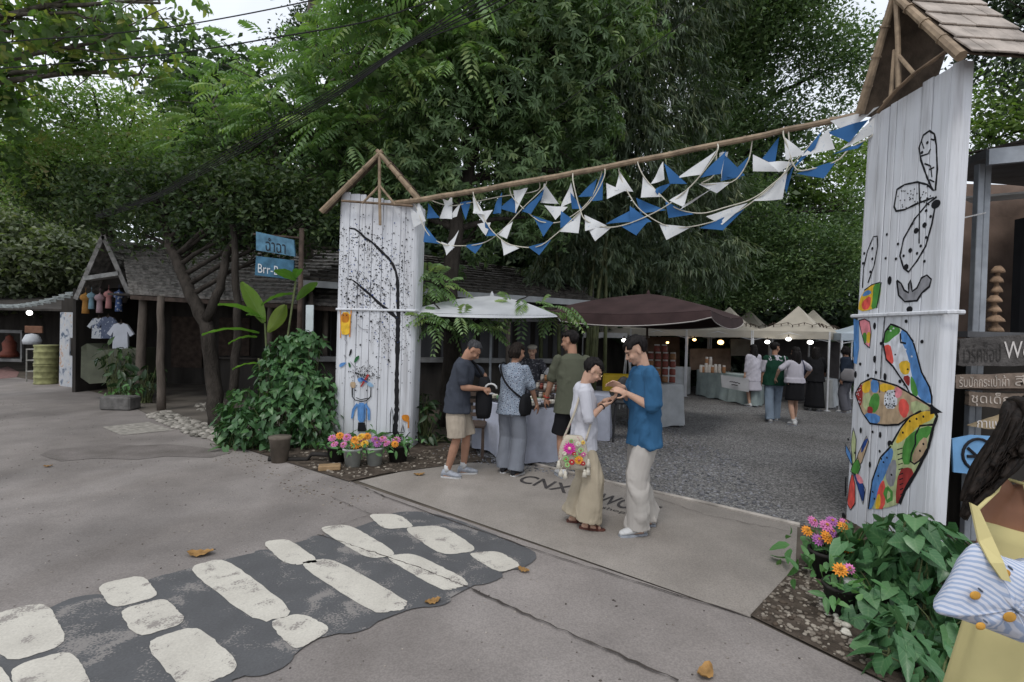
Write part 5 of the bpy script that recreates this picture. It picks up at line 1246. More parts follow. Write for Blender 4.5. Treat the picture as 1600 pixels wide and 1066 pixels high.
plaque('top dark carved wooden sign with pale letters Wo at its right', [(1497, 572), (1660, 572), (1660, 520), (1500, 530)], 4.30, Mplaq[0], [('เวิร์คช็อป', (1506, 567), (1564, 565), 535, Mcarvd), ('Workshop', (1569, 569), (1690, 566), 534, Mchalk)], 1)
mb = MB(); mb.box((X0+.6, 4.38, at(1530, 598, 4.38).z), (1.6, .05, .13)); mb.single('sign_rail', Mdarkwood, 'dark rail behind the carved wooden signs of the craft stall', 'rail')
plaque('long brown wooden sign with a row of carved Thai letters', [(1493, 607), (1660, 607), (1660, 583), (1493, 586)], 4.31, Mplaq[1], [('รับปักกระเป๋าผ้า', (1499, 605), (1577, 604), 587, Mcarve), ('สี', (1586, 603), (1602, 603), 586, Mcarve)], 2)
plaque('short brown sign with Thai letters, third from the top', [(1514, 634), (1610, 642), (1610, 616), (1514, 612)], 4.32, Mplaq[2], [('ชุดเด็ก', (1518, 634), (1578, 637), 612, Mcarve)], 3)
plaque('smallest tan pointed sign, lowest of the wooden ones', [(1515, 667), (1570, 673), (1585, 658), (1568, 648), (1517, 650)][:4], 4.32, Mplaq[3], [('กาแฟ', (1527, 668), (1566, 670), 653, Mchalk)], 4)
# blue plate with a ring and slash mark
t = thing('blue_sign', 'light blue irregular plate with a black ring and crossed strokes on the stall post', 'sign', at(1520, 742, 4.2))
Y = 4.2; mb = MB(); mb.slab([at(x, y, Y) for x, y in ((1490, 738), (1545, 744), (1562, 700), (1552, 682), (1518, 680), (1488, 686))], (0, .015, 0)); mb.build('plate', M('plate_blue', (.17, .36, .62), .6, .15, 6, .05), t)
mb = MB(); cc = (1528, 710)
mb.tube([at(cc[0]+24*math.cos(a/20*2*math.pi), cc[1]+24*math.sin(a/20*2*math.pi), Y-.004) for a in range(21)], .012, 5)
for a, b in (((1512, 700), (1530, 716)), ((1511, 713), (1532, 714)), ((1530, 714), (1544, 698))): mb.tube([at(*a, Y-.004), at(*b, Y-.004)], .013, 5)
mb.build('ring_mark', Mlet, t)
# odds and ends between pillar and post
random.seed(12)
for i, (px, py, s_) in enumerate(((1486, 585, .16), (1490, 640, .13), (1484, 690, .12))):
    c = at(px, py, 5.2); mb = MB(); mb.lathe(c-V(0, 0, s_), [(0, 0), (s_*.9, 0), (s_, s_*.6), (s_*.7, s_*1.3), (s_*.4, s_*1.8), (0, s_*1.9)], 12); mb.box(c-V(0, 0, s_+.02), (.5, .4, .03))
    mb.single('clay_pot', M('pot_grey', (.14, .14, .15), .8, .35, 8, .3), ['topmost grey clay pot glimpsed between the butterfly pillar and the steel post', 'middle grey clay pot behind the steel post', 'lowest grey clay pot behind the steel post'][i], 'pot', 'clay pots beside the craft stall', smooth=True)

# ---- overhead wires
Mwire = M('cable_black', (.02, .02, .02), .6, .2, 5, 0)
def wire(pts, r_, lab, n=24):
    P = [at(*p) for p in pts]; Q = []
    for i in range(len(P)-1):
        p0, p1, p2, p3 = P[max(i-1, 0)], P[i], P[i+1], P[min(i+2, len(P)-1)]
        for k in range(8):
            f = k/8; Q.append(.5*((2*p1)+(p2-p0)*f+(2*p0-5*p1+4*p2-p3)*f*f+(3*p1-p0-3*p2+p3)*f**3))
    Q.append(P[-1]); mb = MB(); mb.tube(Q, r_, 5); mb.single('overhead_cable', Mwire, lab, 'cable', 'cables strung over the road')
wire([(-200, 122, 7), (0, 107, 6.8), (250, 86, 6.6), (440, 57, 6.4), (575, 33, 6.2), (700, -6, 6), (900, -60, 5.8)], .009, 'lower of the two long cables crossing the top left corner')
wire([(-200, 90, 7), (30, 64, 6.8), (150, 55, 6.7), (300, 37, 6.5), (490, 0, 6.2), (640, -40, 6)], .008, 'upper of the two long cables crossing the top left corner')
for i, (d0, d1, d2, lab) in enumerate(((-3, -6, -16, 'topmost cable of the dark diagonal bundle'), (0, -2, -5, 'second cable of the dark diagonal bundle'), (2, 2, 4, 'third cable of the dark diagonal bundle'), (4, 5, 10, 'fourth cable of the dark diagonal bundle, slightly apart'), (7, 8, 22, 'lowest cable of the dark diagonal bundle'))):
    wire([(150, 336+d0, 9.6), (245, 303+d0, 9.2), (400, 215+d1*1.3, 8.2), (530, 140+d1, 7.5), (640, 68+d1*.6, 6.9), (760, 2+d2, 6.3), (850, -50+d2, 5.8)], .009 if i else .007, lab)
wire([(866, 172, 7.6), (950, 112, 7.2), (1032, 62, 6.8), (1107, 0, 6.4), (1160, -50, 6.1)], .006, 'thin single cable rising in front of the bamboo')
mb = MB(); mb.tube([at(1456, 344, 4.5), at(1490, 344, 4.35), at(1540, 333, 4.5)], .006, 5); mb.single('tie_cord', Mwhitep, 'thin white cord tied from the butterfly pillar to the steel post', 'cord')
# ================================================================== VEGETATION
Mbark = M('dark_bark', (.042, .036, .031), .95, .4, 10, .8, .1, sc3=(1, 1, .3), bdist=.03)
Mbark2 = M('grey_bark', (.13, .115, .10), .95, .4, 10, .8, .1, sc3=(1, 1, .3), bdist=.03)
Mculm = M('bamboo_culm', (.10, .11, .05), .6, .4, 5, .2)
def unit(a): return a/np.maximum(np.linalg.norm(a, axis=-1, keepdims=True), 1e-9)
def randdir(n): return unit(rng.normal(size=(n, 3)))
DIA = (np.array([(0, 0), (.5, .42), (0, 1), (-.5, .42)]), [(0, 1, 2, 3)])
LONG = (np.array([(0, 0), (.45, .25), (.42, .55), (0, 1), (-.42, .55), (-.45, .25)]), [(0, 1, 2, 3), (0, 3, 4, 5)])
BROAD = (np.array([(0, 0), (0, .5), (0, 1), (.42, .2), (.5, .48), (.3, .8), (-.42, .2), (-.5, .48), (-.3, .8)]), [(0, 3, 4, 1), (1, 4, 5, 2), (0, 1, 7, 6), (1, 2, 8, 7)])
ARROW = (np.array([(0, .14), (0, .55), (0, 1), (.26, -.14), (.48, .10), (.40, .48), (.18, .80), (-.26, -.14), (-.48, .10), (-.40, .48), (-.18, .80)]), [(0, 3, 4), (0, 4, 5, 1), (1, 5, 6, 2), (0, 8, 7), (0, 1, 9, 8), (1, 2, 10, 9)])
def leaves(name, P, D, N, L, W, mat, parent, tmpl=DIA, droop=.25, fold=.25, rnd=None, wave=0, smooth=False):
    T, F = tmpl; D = unit(D); N = unit(N - D*np.sum(N*D, axis=1, keepdims=True)); S = np.cross(D, N)
    n = len(P); L = np.broadcast_to(L, (n,)); W = np.broadcast_to(W, (n,))
    u, v_ = T[:, 0], T[:, 1]
    h = fold*np.abs(u)[None, :]*W[:, None] - droop*(v_**2)[None, :]*L[:, None]
    if wave: h = h + wave*L[:, None]*np.sin(v_*9+rng.random((n, 1))*6)*np.abs(u)[None, :]
    vs = P[:, None, :] + S[:, None, :]*(u[None, :]*W[:, None])[..., None] + D[:, None, :]*(v_[None, :]*L[:, None])[..., None] + N[:, None, :]*h[..., None]
    return quads(name, vs, len(T), mat, parent, rnd=rnd, uv=[(a, b) for a, b in T], faces=F, smooth=smooth)
def blob_pts(blobs, dens, shell=.5, gap=.35, gs=.9, flat=1.0):
    """cluster centres spread through ellipsoids (centre, radii); noise leaves gaps"""
    out_c, out_d = [], []
    for c, r_ in blobs:
        r3 = np.array(r_ if isinstance(r_, (tuple, list)) else (r_, r_, r_*.8)); vol = float(np.prod(r3))
        n = int(dens*vol**.85); d = randdir(n); rad = shell+(1-shell)*rng.random(n)**.6
        rad[rng.random(n) < .2] *= .6
        p = np.array(c[:])+d*r3*rad[:, None]
        if gap > 0:
            k = np.array([mnoise.noise(Vector(q)*gs) for q in p]) > -gap+.0
            p, d = p[k], d[k]
        out_c.append(p); out_d.append(d)
    return np.concatenate(out_c), np.concatenate(out_d)
def cl_whorl(C, A, k, L, W, R0, drp=.6):
    """whorls: k drooping leaves round each shoot tip"""
    n = len(C); ax = unit(A*.7+np.array([0, 0, .35])+rng.normal(size=(n, 3))*.25)
    t = unit(np.cross(ax, randdir(n))); b = np.cross(ax, t)
    P, D, N = [], [], []
    for i in range(k):
        a = 2*math.pi*i/k+rng.random(n)*.5; o = t*np.cos(a)[:, None]+b*np.sin(a)[:, None]
        d = unit(o+ax*rng.uniform(-.1, .5, (n, 1))+np.array([0, 0, -drp])*rng.uniform(.5, 1.3, (n, 1)))
        P.append(C+ax*rng.uniform(-.5, .1, (n, 1))*R0+d*.01); D.append(d); N.append(ax+rng.normal(size=(n, 3))*.3)
    P, D, N = map(np.concatenate, (P, D, N)); m_ = len(P)
    return P, D, N, L*rng.uniform(.7, 1.2, m_), W*rng.uniform(.8, 1.2, m_), np.tile(rng.random(n), k)*.7+rng.random(m_)*.3
def cl_frond(C, A, pairs, FL, L, W, per=2):
    """compound fronds: a drooping rachis with paired leaflets"""
    P, D, N, LL, WW, RR = [], [], [], [], [], []
    n = len(C)
    for q in range(per):
        d0 = unit(A*np.array([1, 1, .4])+rng.normal(size=(n, 3))*.5+np.array([0, 0, .15])); s = unit(np.cross(d0, np.array([0, 0, 1.]))); nn = np.cross(s, d0)
        r0 = rng.random(n)
        for j in range(pairs):
            f = (j+1)/pairs; pos = C+d0*FL*f+np.array([0, 0, -1.])*FL*.45*f*f
            dd = unit(d0+np.array([0, 0, -.9])*f)
            for sg in (-1, 1):
                P.append(pos); D.append(unit(s*sg+dd*.45+np.array([0, 0, -.25]))); N.append(nn+rng.normal(size=(n, 3))*.2)
                LL.append(np.full(n, L*(.6+.8*math.sin(math.pi*min(.92, f*.9)+.15)))); WW.append(np.full(n, W)); RR.append(r0*.7+rng.random(n)*.3)
    return tuple(map(np.concatenate, (P, D, N, LL, WW, RR)))
def cl_rand(C, A, k, L, W, R0, hor=.6):
    n = len(C); P = np.repeat(C, k, 0)+rng.normal(size=(n*k, 3))*R0*np.array([1, 1, .6]); m_ = n*k
    D = unit(rng.normal(size=(m_, 3))*np.array([1, 1, .5])+np.array([0, 0, -.25])); N = unit(np.array([0, 0, 1.])*hor+rng.normal(size=(m_, 3))*.45)
    return P, D, N, L*rng.uniform(.6, 1.25, m_), W*rng.uniform(.8, 1.2, m_), np.repeat(rng.random(n), k)*.6+rng.random(m_)*.4
def cl_bamboo(C, A, k, L, W):
    n = len(C); P, D, N, RR = [], [], [], []
    tw = unit(A*np.array([1, 1, .2])+rng.normal(size=(n, 3))*.4+np.array([0, 0, -.5])); r0 = rng.random(n)
    for i in range(k):
        f = i/k; s = unit(np.cross(tw, randdir(n)))
        P.append(C+tw*f*.45); D.append(unit(s*.55+tw*.6+np.array([0, 0, -.55]))); N.append(np.array([0, 0, 1.])+rng.normal(size=(n, 3))*.5); RR.append(r0*.6+rng.random(n)*.4)
    P, D, N, RR = map(np.concatenate, (P, D, N, RR)); m_ = len(P)
    return P, D, N, L*rng.uniform(.7, 1.2, m_), np.full(m_, W), RR
def limb(mb, a, b, r0, r1, wob=.12, n=7, up=0.):
    a, b = Vector(a), Vector(b); L = (b-a).length; P = []
    for i in range(n+1):
        f = i/n; P.append(a.lerp(b, f)+V(random.uniform(-1, 1), random.uniform(-1, 1), random.uniform(-1, 1))*wob*L*.12*math.sin(math.pi*f)+V(0, 0, up*math.sin(math.pi*f)*L))
    mb.tube(P, [r0+(r1-r0)*i/n for i in range(n+1)], 7); return P
def tree(name, label, cat, basep, trunk, r_trunk, blobs, gen, mat, bark=Mbark, tmpl=DIA, seed=1, limbs=True, droop=.25, sub=5, group=None, fork=None, sm=False, dens=60, gap=.35, shell=.5, gs=.9):
    """trunk: points from the base up; blobs hold the foliage; limbs run from the trunk to each blob"""
    global rng
    rng = np.random.default_rng(seed); random.seed(seed)
    t = thing(name, label, cat, basep, group)
    mb = MB(); P = [Vector(p) for p in trunk]; Q = []
    for i in range(len(P)-1):
        for k in range(4): Q.append(P[i].lerp(P[i+1], k/4)+V(random.uniform(-.03, .03), random.uniform(-.03, .03), 0)*(1 if i+k else 0))
    Q.append(P[-1]); n = len(Q); mb.tube(Q, [r_trunk*(1.25 if i == 0 else 1)*(1-.55*i/n) for i in range(n)], 10); mb.build('trunk', bark, t, True)
    if limbs:
        for c, r_ in blobs:
            rr = r_ if isinstance(r_, (int, float)) else r_[0]
            s_ = min(Q[len(Q)//3:], key=lambda p: (p-c).length+max(0, p.z-c.z+.3)*2); mb = MB()
            L = limb(mb, s_, c, max(.03, r_trunk*.35), .02, up=.05)
            for q in range(sub):
                d = V(random.uniform(-1, 1), random.uniform(-1, 1), random.uniform(-.4, .9)).normalized()*rr*.85
                limb(mb, L[random.randint(3, 7)], c+d, .018, .006)
            mb.build('limb', bark, t, True)
    C, A = blob_pts(blobs, dens, shell, gap, gs)
    P_, D, N, L, W, RR = gen(C, A); leaves('crown', P_, D, N, L, W, mat, t, tmpl, droop, rnd=RR, smooth=sm)
    return t
B_ = lambda *a: [(at(x, y, Y), r_) for x, y, Y, r_ in a]
Lmid = Mleaf('leaf_mid', (0.081, 0.131, 0.064), (0.146, 0.230, 0.104), (0.241, 0.307, 0.132))
Ldark = Mleaf('leaf_dark', (0.031, 0.052, 0.035), (0.058, 0.090, 0.053), (0.099, 0.138, 0.065), .15)
Llight = Mleaf('leaf_light', (0.178, 0.282, 0.105), (0.272, 0.387, 0.156), (0.346, 0.293, 0.169), .35)
Lfrond = Mleaf('leaf_frond', (0.150, 0.248, 0.118), (0.257, 0.385, 0.184), (0.394, 0.470, 0.200), .35)
Lhaze = Mleaf('leaf_grey_green', (0.109, 0.135, 0.090), (0.164, 0.194, 0.121), (0.219, 0.239, 0.161), .3)
Lbam = Mleaf('leaf_bamboo', (0.080, 0.112, 0.081), (0.128, 0.174, 0.110), (0.227, 0.246, 0.145), .2)
Lteak = Mleaf('leaf_teak', (0.107, 0.161, 0.083), (0.182, 0.274, 0.117), (0.485, 0.422, 0.166), .55)
Lshade = Mleaf('leaf_shade_tree', (0.040, 0.067, 0.037), (0.075, 0.115, 0.055), (0.149, 0.184, 0.086), .3)
Lbright = Mleaf('leaf_bright', (0.102, 0.168, 0.049), (0.161, 0.240, 0.081), (0.220, 0.264, 0.097), .4)
# far woods: one mass nobody could count
def woods(name, rows, mat, seed, L=.34, n_k=9):
    global rng
    rng = np.random.default_rng(seed); P = []
    for (x0, x1, Y0, Y1, z0, z1, n) in rows:
        f = rng.random(n); x = x0+(x1-x0)*f; y = Y0+(Y1-Y0)*rng.random(n); z = z0+(z1*(.75+.25*np.sin(x*.9)+.12*np.sin(x*2.3+1))-z0)*rng.random(n)**.8
        p = np.stack([x, y, z], 1); k = np.array([mnoise.noise(Vector(q)*.45) for q in p]) > -.28; P.append(p[k])
    C = np.concatenate(P); A = randdir(len(C)); Pp, D, N, L_, W, RR = cl_rand(C, A, n_k, L, L*.5, .4)
    return tag(leaves(name, Pp, D, N, L_, W, mat, None, DIA, .2, rnd=RR), kind='stuff')
woods('far_woods', [(-34, -12, 25, 30, 0, 6.5, 2000), (-14, 11, 19, 25, 0, 13.5, 15500), (11, 34, 19, 26, 0, 7.6, 5000), (5, 24, 17.5, 20, 0, 6.0, 5000), (-12, 4, 16.5, 18.5, 2, 8, 5000)], Ldark, 5)
mb = MB(); mb.box((2, 29, 3.5), (64, .4, 7)); 
# trees, left to right
g = lambda x, y: gnd(x, y)
tree('broadleaf_tree', 'tall big-leaved tree overhanging the top left corner above the cables', 'tree', V(-13.2, 10.5, 0), [V(-13.2, 10.5, 0), V(-12.8, 10.3, 3), V(-11.5, 9.8, 7)], .22,
     B_((20, 50, 9.5, 1.3), (120, 20, 9, 1.1), (220, 60, 9.2, .95), (-90, 90, 10, 1.8), (60, -60, 9, 1.7), (250, 5, 9, .8), (150, 110, 10.5, .9), (-60, 230, 11, 1.5), (20, 160, 10.5, .9), (270, 125, 10.5, .6)), lambda C, A: cl_whorl(C, A, 6, .15, .09, .2, .5), Lteak, Mbark2, BROAD, 3, dens=150, gap=.08, shell=.3)
tree('hazy_tree', 'large pale grey-green tree behind the far left shed', 'tree', V(-23, 24, 0), [V(-23, 24, 0), V(-23, 24, 4), V(-22, 24, 7)], .35,
     B_((60, 390, 23, 2.6), (-40, 350, 24, 3.2), (110, 340, 24, 2.0), (20, 300, 25, 2.4), (90, 440, 22, 1.6), (0, 440, 22, 1.9), (-80, 430, 23, 2.4), (150, 420, 23, 1.3), (40, 420, 20, 1.6), (0, 380, 20, 1.8), (100, 400, 20, 1.3)), lambda C, A: cl_rand(C, A, 16, .24, .13, .32), Lhaze, seed=4, dens=120, gap=.5)
tree('flowering_tree', 'light green bushy tree with reddish shoot tips rising over the shop roof at left', 'tree', V(-11.6, 15.6, 0), [V(-11.6, 15.6, 0), V(-11.5, 15, 3), V(-11, 13.5, 5.2), V(-10.5, 13, 6.2)], .22,
     B_((140, 240, 12.5, 1.7), (80, 190, 12.5, .9), (150, 160, 12, .75), (230, 250, 12, 1.3), (280, 300, 12, 1.2), (90, 280, 13, 1.3), (180, 280, 13, 1.2), (60, 250, 13, .9), (230, 190, 12, .6), (330, 260, 11.5, .9)), lambda C, A: cl_rand(C, A, 18, .10, .055, .15), Llight, seed=6, dens=200, gap=.3, gs=1.4)
tree('shade_tree', 'dark crooked tree leaning over the shop roof, its trunk beside the large bush', 'tree', g(342, 668), [g(342, 668), at(333, 600, 9.2), at(328, 520, 9.2), at(300, 462, 9.3), at(272, 400, 9.6), at(255, 350, 10), at(240, 300, 10.4)], .14,
     B_((250, 318, 10.2, 1.0), (330, 310, 9.8, .95), (180, 315, 11.6, 1.0), (400, 305, 9.6, .95), (460, 295, 9.8, .95), (110, 310, 12.5, 1.0), (300, 365, 10, .45), (360, 370, 9.6, .4), (430, 370, 9.8, .6), (500, 350, 9.6, .6), (480, 240, 10.4, 1.0), (380, 265, 10.5, 1.0), (300, 392, 10, .3), (425, 398, 9.6, .3), (215, 372, 11, .4)), lambda C, A: cl_rand(C, A, 16, .12, .06, .17), Lshade, seed=8, dens=230, gap=.22)
for P4 in ([at(322, 500, 9.2), at(345, 450, 9.2), at(352, 400, 9.4), at(380, 360, 9.6), at(420, 320, 9.8)], [g(356, 664), at(365, 600, 9.0), at(372, 520, 9.1), at(368, 420, 9.2), at(362, 330, 9.4)]):
    t_ = [o for o in bpy.data.objects if o.name.startswith('shade_tree')][0]; mb = MB(); Q = []
    for i in range(len(P4)-1):
        for k in range(4): Q.append(P4[i].lerp(P4[i+1], k/4)+V(random.uniform(-.02, .02), 0, 0))
    mb.tube(Q, [.085-.03*i/len(Q) for i in range(len(Q))], 8); mb.build('limb', Mbark, t_, True)
tree('feathery_tree', 'bright feathery-leaved tree filling the sky between the light tree and the gate', 'tree', V(-5.4, 13.2, 0), [V(-5.4, 13.2, 0), V(-5.2, 13, 3), V(-4.8, 11.8, 6), V(-4.2, 10.5, 8.5)], .2,
     B_((330, 165, 10.5, .9), (420, 130, 10, 1.0), (520, 110, 9.6, 1.0), (600, 60, 9, 1.1), (470, 200, 10.2, 1.1), (380, 220, 10.6, .9), (560, 190, 9.8, 1.1), (660, 30, 8.8, 1.1), (320, 240, 11, .7), (640, 130, 9.4, .9), (540, 260, 10.2, .8), (430, 280, 10.5, .7), (700, 90, 9.2, 1), (590, -30, 8.6, 1.0), (700, -40, 8.4, 1.2)), lambda C, A: cl_frond(C, A, 8, .55, .15, .06, 1), Lfrond, Mbark2, seed=9, dens=100, gap=.35, shell=.3)
tree('dark_conifer', 'tall dark-trunked tree with small round crown above the feathery tree', 'tree', V(-4.6, 16.5, 0), [V(-4.6, 16.5, 0), V(-4.6, 16.3, 5), at(560, 60, 16), at(563, -60, 16)], .24,
     B_((510, 60, 16, 1.0), (480, 45, 16.3, .7), (545, 95, 16, .8), (445, 75, 16.5, .5)), lambda C, A: cl_rand(C, A, 16, .14, .06, .2), Ldark, seed=10, dens=150, gap=.3)
tree('mango_tree', 'big dark tree with drooping leaf whorls towering behind the gate beam', 'tree', V(-1.15, 9.6, 0), [V(-1.15, 9.6, 0), at(706, 560, 9.6), at(704, 450, 9.6), at(715, 330, 9.8), at(740, 240, 10), at(780, 120, 10.4)], .19,
     B_((640, 250, 9.6, .8), (700, 190, 9.6, 1.1), (790, 150, 9.6, 1.1), (880, 80, 9.4, 1.2), (760, 60, 9.4, 1.2), (820, 250, 10, 1.1), (730, 280, 9.9, .9), (660, 330, 10, .8), (960, 40, 9.6, 1.1), (900, 190, 10.2, 1.0), (600, 300, 10, .7), (850, -20, 9, 1.3), (850, 340, 10.6, .9), (820, 180, 11, 1.4), (700, 110, 11, 1.5), (900, 0, 10.5, 1.6), (780, 0, 10.5, 1.5), (620, 200, 11, 1.2), (560, 330, 10.3, .7), (920, 270, 10.6, .8), (750, 370, 10.5, .7), (690, 420, 10.6, .5)), lambda C, A: cl_whorl(C, A, 8, .16, .05, .1, .6), Lmid, seed=12, dens=240, gap=.4, tmpl=LONG, shell=.45)
tree('low_branch_tree', 'slender young tree whose feathery branches hang before the white parasol', 'tree', V(-.85, 8.9, 0), [V(-.85, 8.9, 0), at(720, 560, 8.8), at(716, 500, 8.6), at(712, 470, 8.5)], .04,
     B_((672, 438, 8.1, (.28, .25, .16)), (700, 498, 7.9, (.5, .3, .12)), (740, 505, 8, (.3, .25, .12)), (820, 478, 8.1, (.45, .3, .10)), (870, 482, 8.2, (.3, .25, .08)), (660, 500, 7.8, (.22, .2, .10)), (690, 445, 8.3, (.25, .2, .14))), lambda C, A: cl_frond(C, A, 7, .34, .10, .04, 1), Lfrond, seed=14, dens=900, gap=.6, limbs=True, sub=2)
# bamboo clump: culms and drooping foliage
random.seed(41); t = thing('bamboo_clump', 'dark clump of tall bamboo stems with drooping leaves behind the maroon parasol', 'bamboo', V(1.4, 13, 0))
for k in range(15):
    b_ = V(random.uniform(.5, 2.3), random.uniform(12.3, 13.8), 0); lx = random.uniform(-.9, 1.3); mb = MB()
    P = [b_+V(lx*(i/10)**2*1.6, 0, i*.95) for i in range(11)]; mb.tube(P, [.05-.003*i for i in range(11)], 6); mb.build('culm', Mculm, t, True)
rng = np.random.default_rng(42)
C, A = blob_pts(B_((880, 330, 12.6, 1.2), (960, 180, 12, 1.3), (1000, 60, 12, 1.5), (930, 30, 11.5, 1.2), (1010, 300, 12.6, 1.2), (940, 400, 13, 1.0), (1060, 160, 12.5, 1.2), (1040, 400, 13.2, 1.0), (860, 430, 13, .8), (1060, -20, 11.8, 1.4), (1100, 290, 13.2, 1.0), (1110, 400, 13.6, 1.0), (990, 230, 11.8, .9), (970, 110, 11.4, .8)), 330, .3, .6)
P_, D, N, L, W, RR = cl_bamboo(C, A, 9, .24, .035); leaves('crown', P_, D, N, L, W, Lbam, t, DIA, .2, rnd=RR)
tree('spreading_tree', 'wide spreading tree with thin dark limbs against the sky, left of the butterfly pillar', 'tree', V(7.0, 18.2, 0), [V(7, 18.2, 0), V(6.9, 18, 3.5), V(6.5, 17, 6), V(6.2, 16, 8)], .3,
     B_((1130, 70, 14, 1.6), (1220, 40, 13.5, 1.5), (1310, 100, 13.5, 1.2), (1180, 190, 14.5, 1.2), (1090, 230, 14.5, 1.2), (1270, 190, 14, .9), (1150, 320, 15.5, 1.3), (1230, 380, 15.5, 1.3), (1320, 400, 15.5, 1.3), (1270, 440, 16, 1.1), (1180, 440, 16, 1.1), (1100, 450, 16, 1.0), (1180, -30, 12.5, 1.6), (1280, -40, 12.5, 1.0), (1340, 330, 16, .9)), lambda C, A: cl_rand(C, A, 18, .13, .055, .26), Lmid, seed=17, dens=190, gap=.38, shell=.3, gs=.8, sub=7)
tree('bright_tree', 'bright green tree glimpsed under the right end of the bunting', 'tree', V(13.5, 21.5, 0), [V(13.5, 21.5, 0), V(13.3, 21.2, 4), V(13, 21, 7)], .25,
     B_((1300, 290, 20, 2.0), (1260, 340, 20.5, 1.6), (1350, 240, 20, 1.4), (1330, 360, 20, 1.4)), lambda C, A: cl_rand(C, A, 16, .2, .10, .3), Lbright, seed=18, dens=60, gap=.2)
tree('roadside_tree', 'green tree with open sky gaps behind the butterfly pillar and stall roof', 'tree', V(10, 9.6, 0), [V(10, 9.6, 0), V(9.9, 9.5, 3), V(9.6, 9.3, 5.5)], .2,
     B_((1560, 140, 9.5, .7), (1540, 210, 9.5, .7), (1610, 200, 9.2, .9), (1600, 110, 9, .6), (1660, 150, 9, 1.2), (1510, 190, 10, .35)), lambda C, A: cl_rand(C, A, 16, .13, .055, .2), Lbright, seed=20, dens=110, gap=.15)
tree('dark_tree', 'dark fine-leaved tree filling the top right corner above the shingle gable', 'tree', V(9.2, 6.8, 0), [V(9.2, 6.8, 0), V(9, 6.8, 4), V(8, 6.9, 6.5)], .2,
     B_((1570, 20, 7.2, .7), (1530, 60, 7.6, .45), (1630, 60, 7, .9), (1600, -30, 7, .9), (1510, 240, 8.2, .3), (1590, 90, 7.4, .3)), lambda C, A: cl_rand(C, A, 16, .10, .045, .16), Ldark, seed=22, dens=170, gap=.2)

# ---- bushes and pot plants
Lbush = Mleaf('leaf_glossy', (0.044, 0.106, 0.044), (0.069, 0.163, 0.062), (0.106, 0.213, 0.081), .15, .35, veins=1)
Lsyn = Mleaf('leaf_variegated', (0.052, 0.138, 0.057), (0.081, 0.196, 0.086), (0.127, 0.253, 0.115), .12, .32, veins=2)
Lgin = Mleaf('leaf_ginger', (0.100, 0.240, 0.045), (0.160, 0.300, 0.060), (0.240, 0.320, 0.070), .35, .4, veins=1)
Lpale = Mleaf('leaf_caladium', (0.090, 0.220, 0.080), (0.120, 0.280, 0.100), (0.170, 0.330, 0.130), .3, .4, veins=2)
Ldk = Mleaf('leaf_deep', (0.020, 0.045, 0.020), (0.035, 0.070, 0.028), (0.050, 0.100, 0.035), .1, .4)
def bush(name, label, cat, basep, blobs, dens, L, W, mat, seed, tmpl=ARROW, stem=True, droop=.3, group=None, down=.55, parent=None, gap=.8, pname='foliage'):
    global rng
    rng = np.random.default_rng(seed); random.seed(seed)
    t = parent or thing(name, label, cat, basep, group)
    P, A = [], []
    for c, r_ in blobs:
        r3 = np.array(r_ if isinstance(r_, (tuple, list)) else (r_,)*3); n = int(dens*4*float(np.prod(r3))**(2/3))
        d = randdir(n); rad = .62+.42*rng.random(n); rad[rng.random(n) < .25] *= .7; p = np.array(c[:])+d*r3*rad[:, None]
        k = p[:, 2] > .03; P.append(p[k]); A.append(d[k])
    P, A = np.concatenate(P), np.concatenate(A); n = len(P)
    D = unit(A*np.array([1, 1, .35])*.8+rng.normal(size=(n, 3))*.45+np.array([0, 0, -down])); N = unit(A*1.0+np.array([0, 0, .55])+rng.normal(size=(n, 3))*.35)
    leaves(pname, P, D, N, L*rng.uniform(.6, 1.25, n), W*rng.uniform(.6, 1.15, n), mat, t, tmpl, droop, .22, wave=.10, smooth=True)
    if stem:
        mb = MB()
        for i in range(0, n, max(1, n//90)):
            c = min(blobs, key=lambda b: (b[0]-Vector(P[i])).length)[0]; q = V(c.x+random.uniform(-.1, .1), c.y+random.uniform(-.1, .1), .02); limb(mb, q, P[i], .008, .003, wob=.4, n=4)
        mb.build('stem', M('stem_green', (.10, .12, .05), .7, .3, 9, .1), t)
    return t
cb = lambda *a: [(at(x, y, Y), r_) for x, y, Y, r_ in a]
bush('leafy_bush', 'tall mounded climbing bush left of the dotted white pillar', 'bush', g(455, 712), cb((450, 560, 7.9, (.36, .3, .36)), (470, 600, 7.7, (.42, .35, .42)), (440, 650, 7.5, (.45, .35, .40)), (490, 660, 7.5, (.38, .3, .36)), (455, 540, 7.9, (.26, .25, .2)), (500, 620, 7.7, (.28, .3, .4)), (480, 535, 7.9, (.3, .25, .22)), (430, 590, 7.7, (.3, .25, .3))), 420, .12, .10, Lbush, 51)
bush('low_bush', 'lower spreading bush at the road edge in front of the tall mounded one', 'bush', g(375, 712), cb((380, 640, 7.8, (.38, .3, .34)), (390, 675, 7.4, (.40, .3, .30)), (350, 690, 7.5, (.20, .22, .22)), (430, 690, 7.3, (.25, .22, .22)), (365, 705, 7.25, (.25, .18, .12)), (410, 715, 7.1, (.3, .16, .10)), (365, 660, 7.4, (.26, .2, .3))), 380, .125, .10, Lbush, 52)
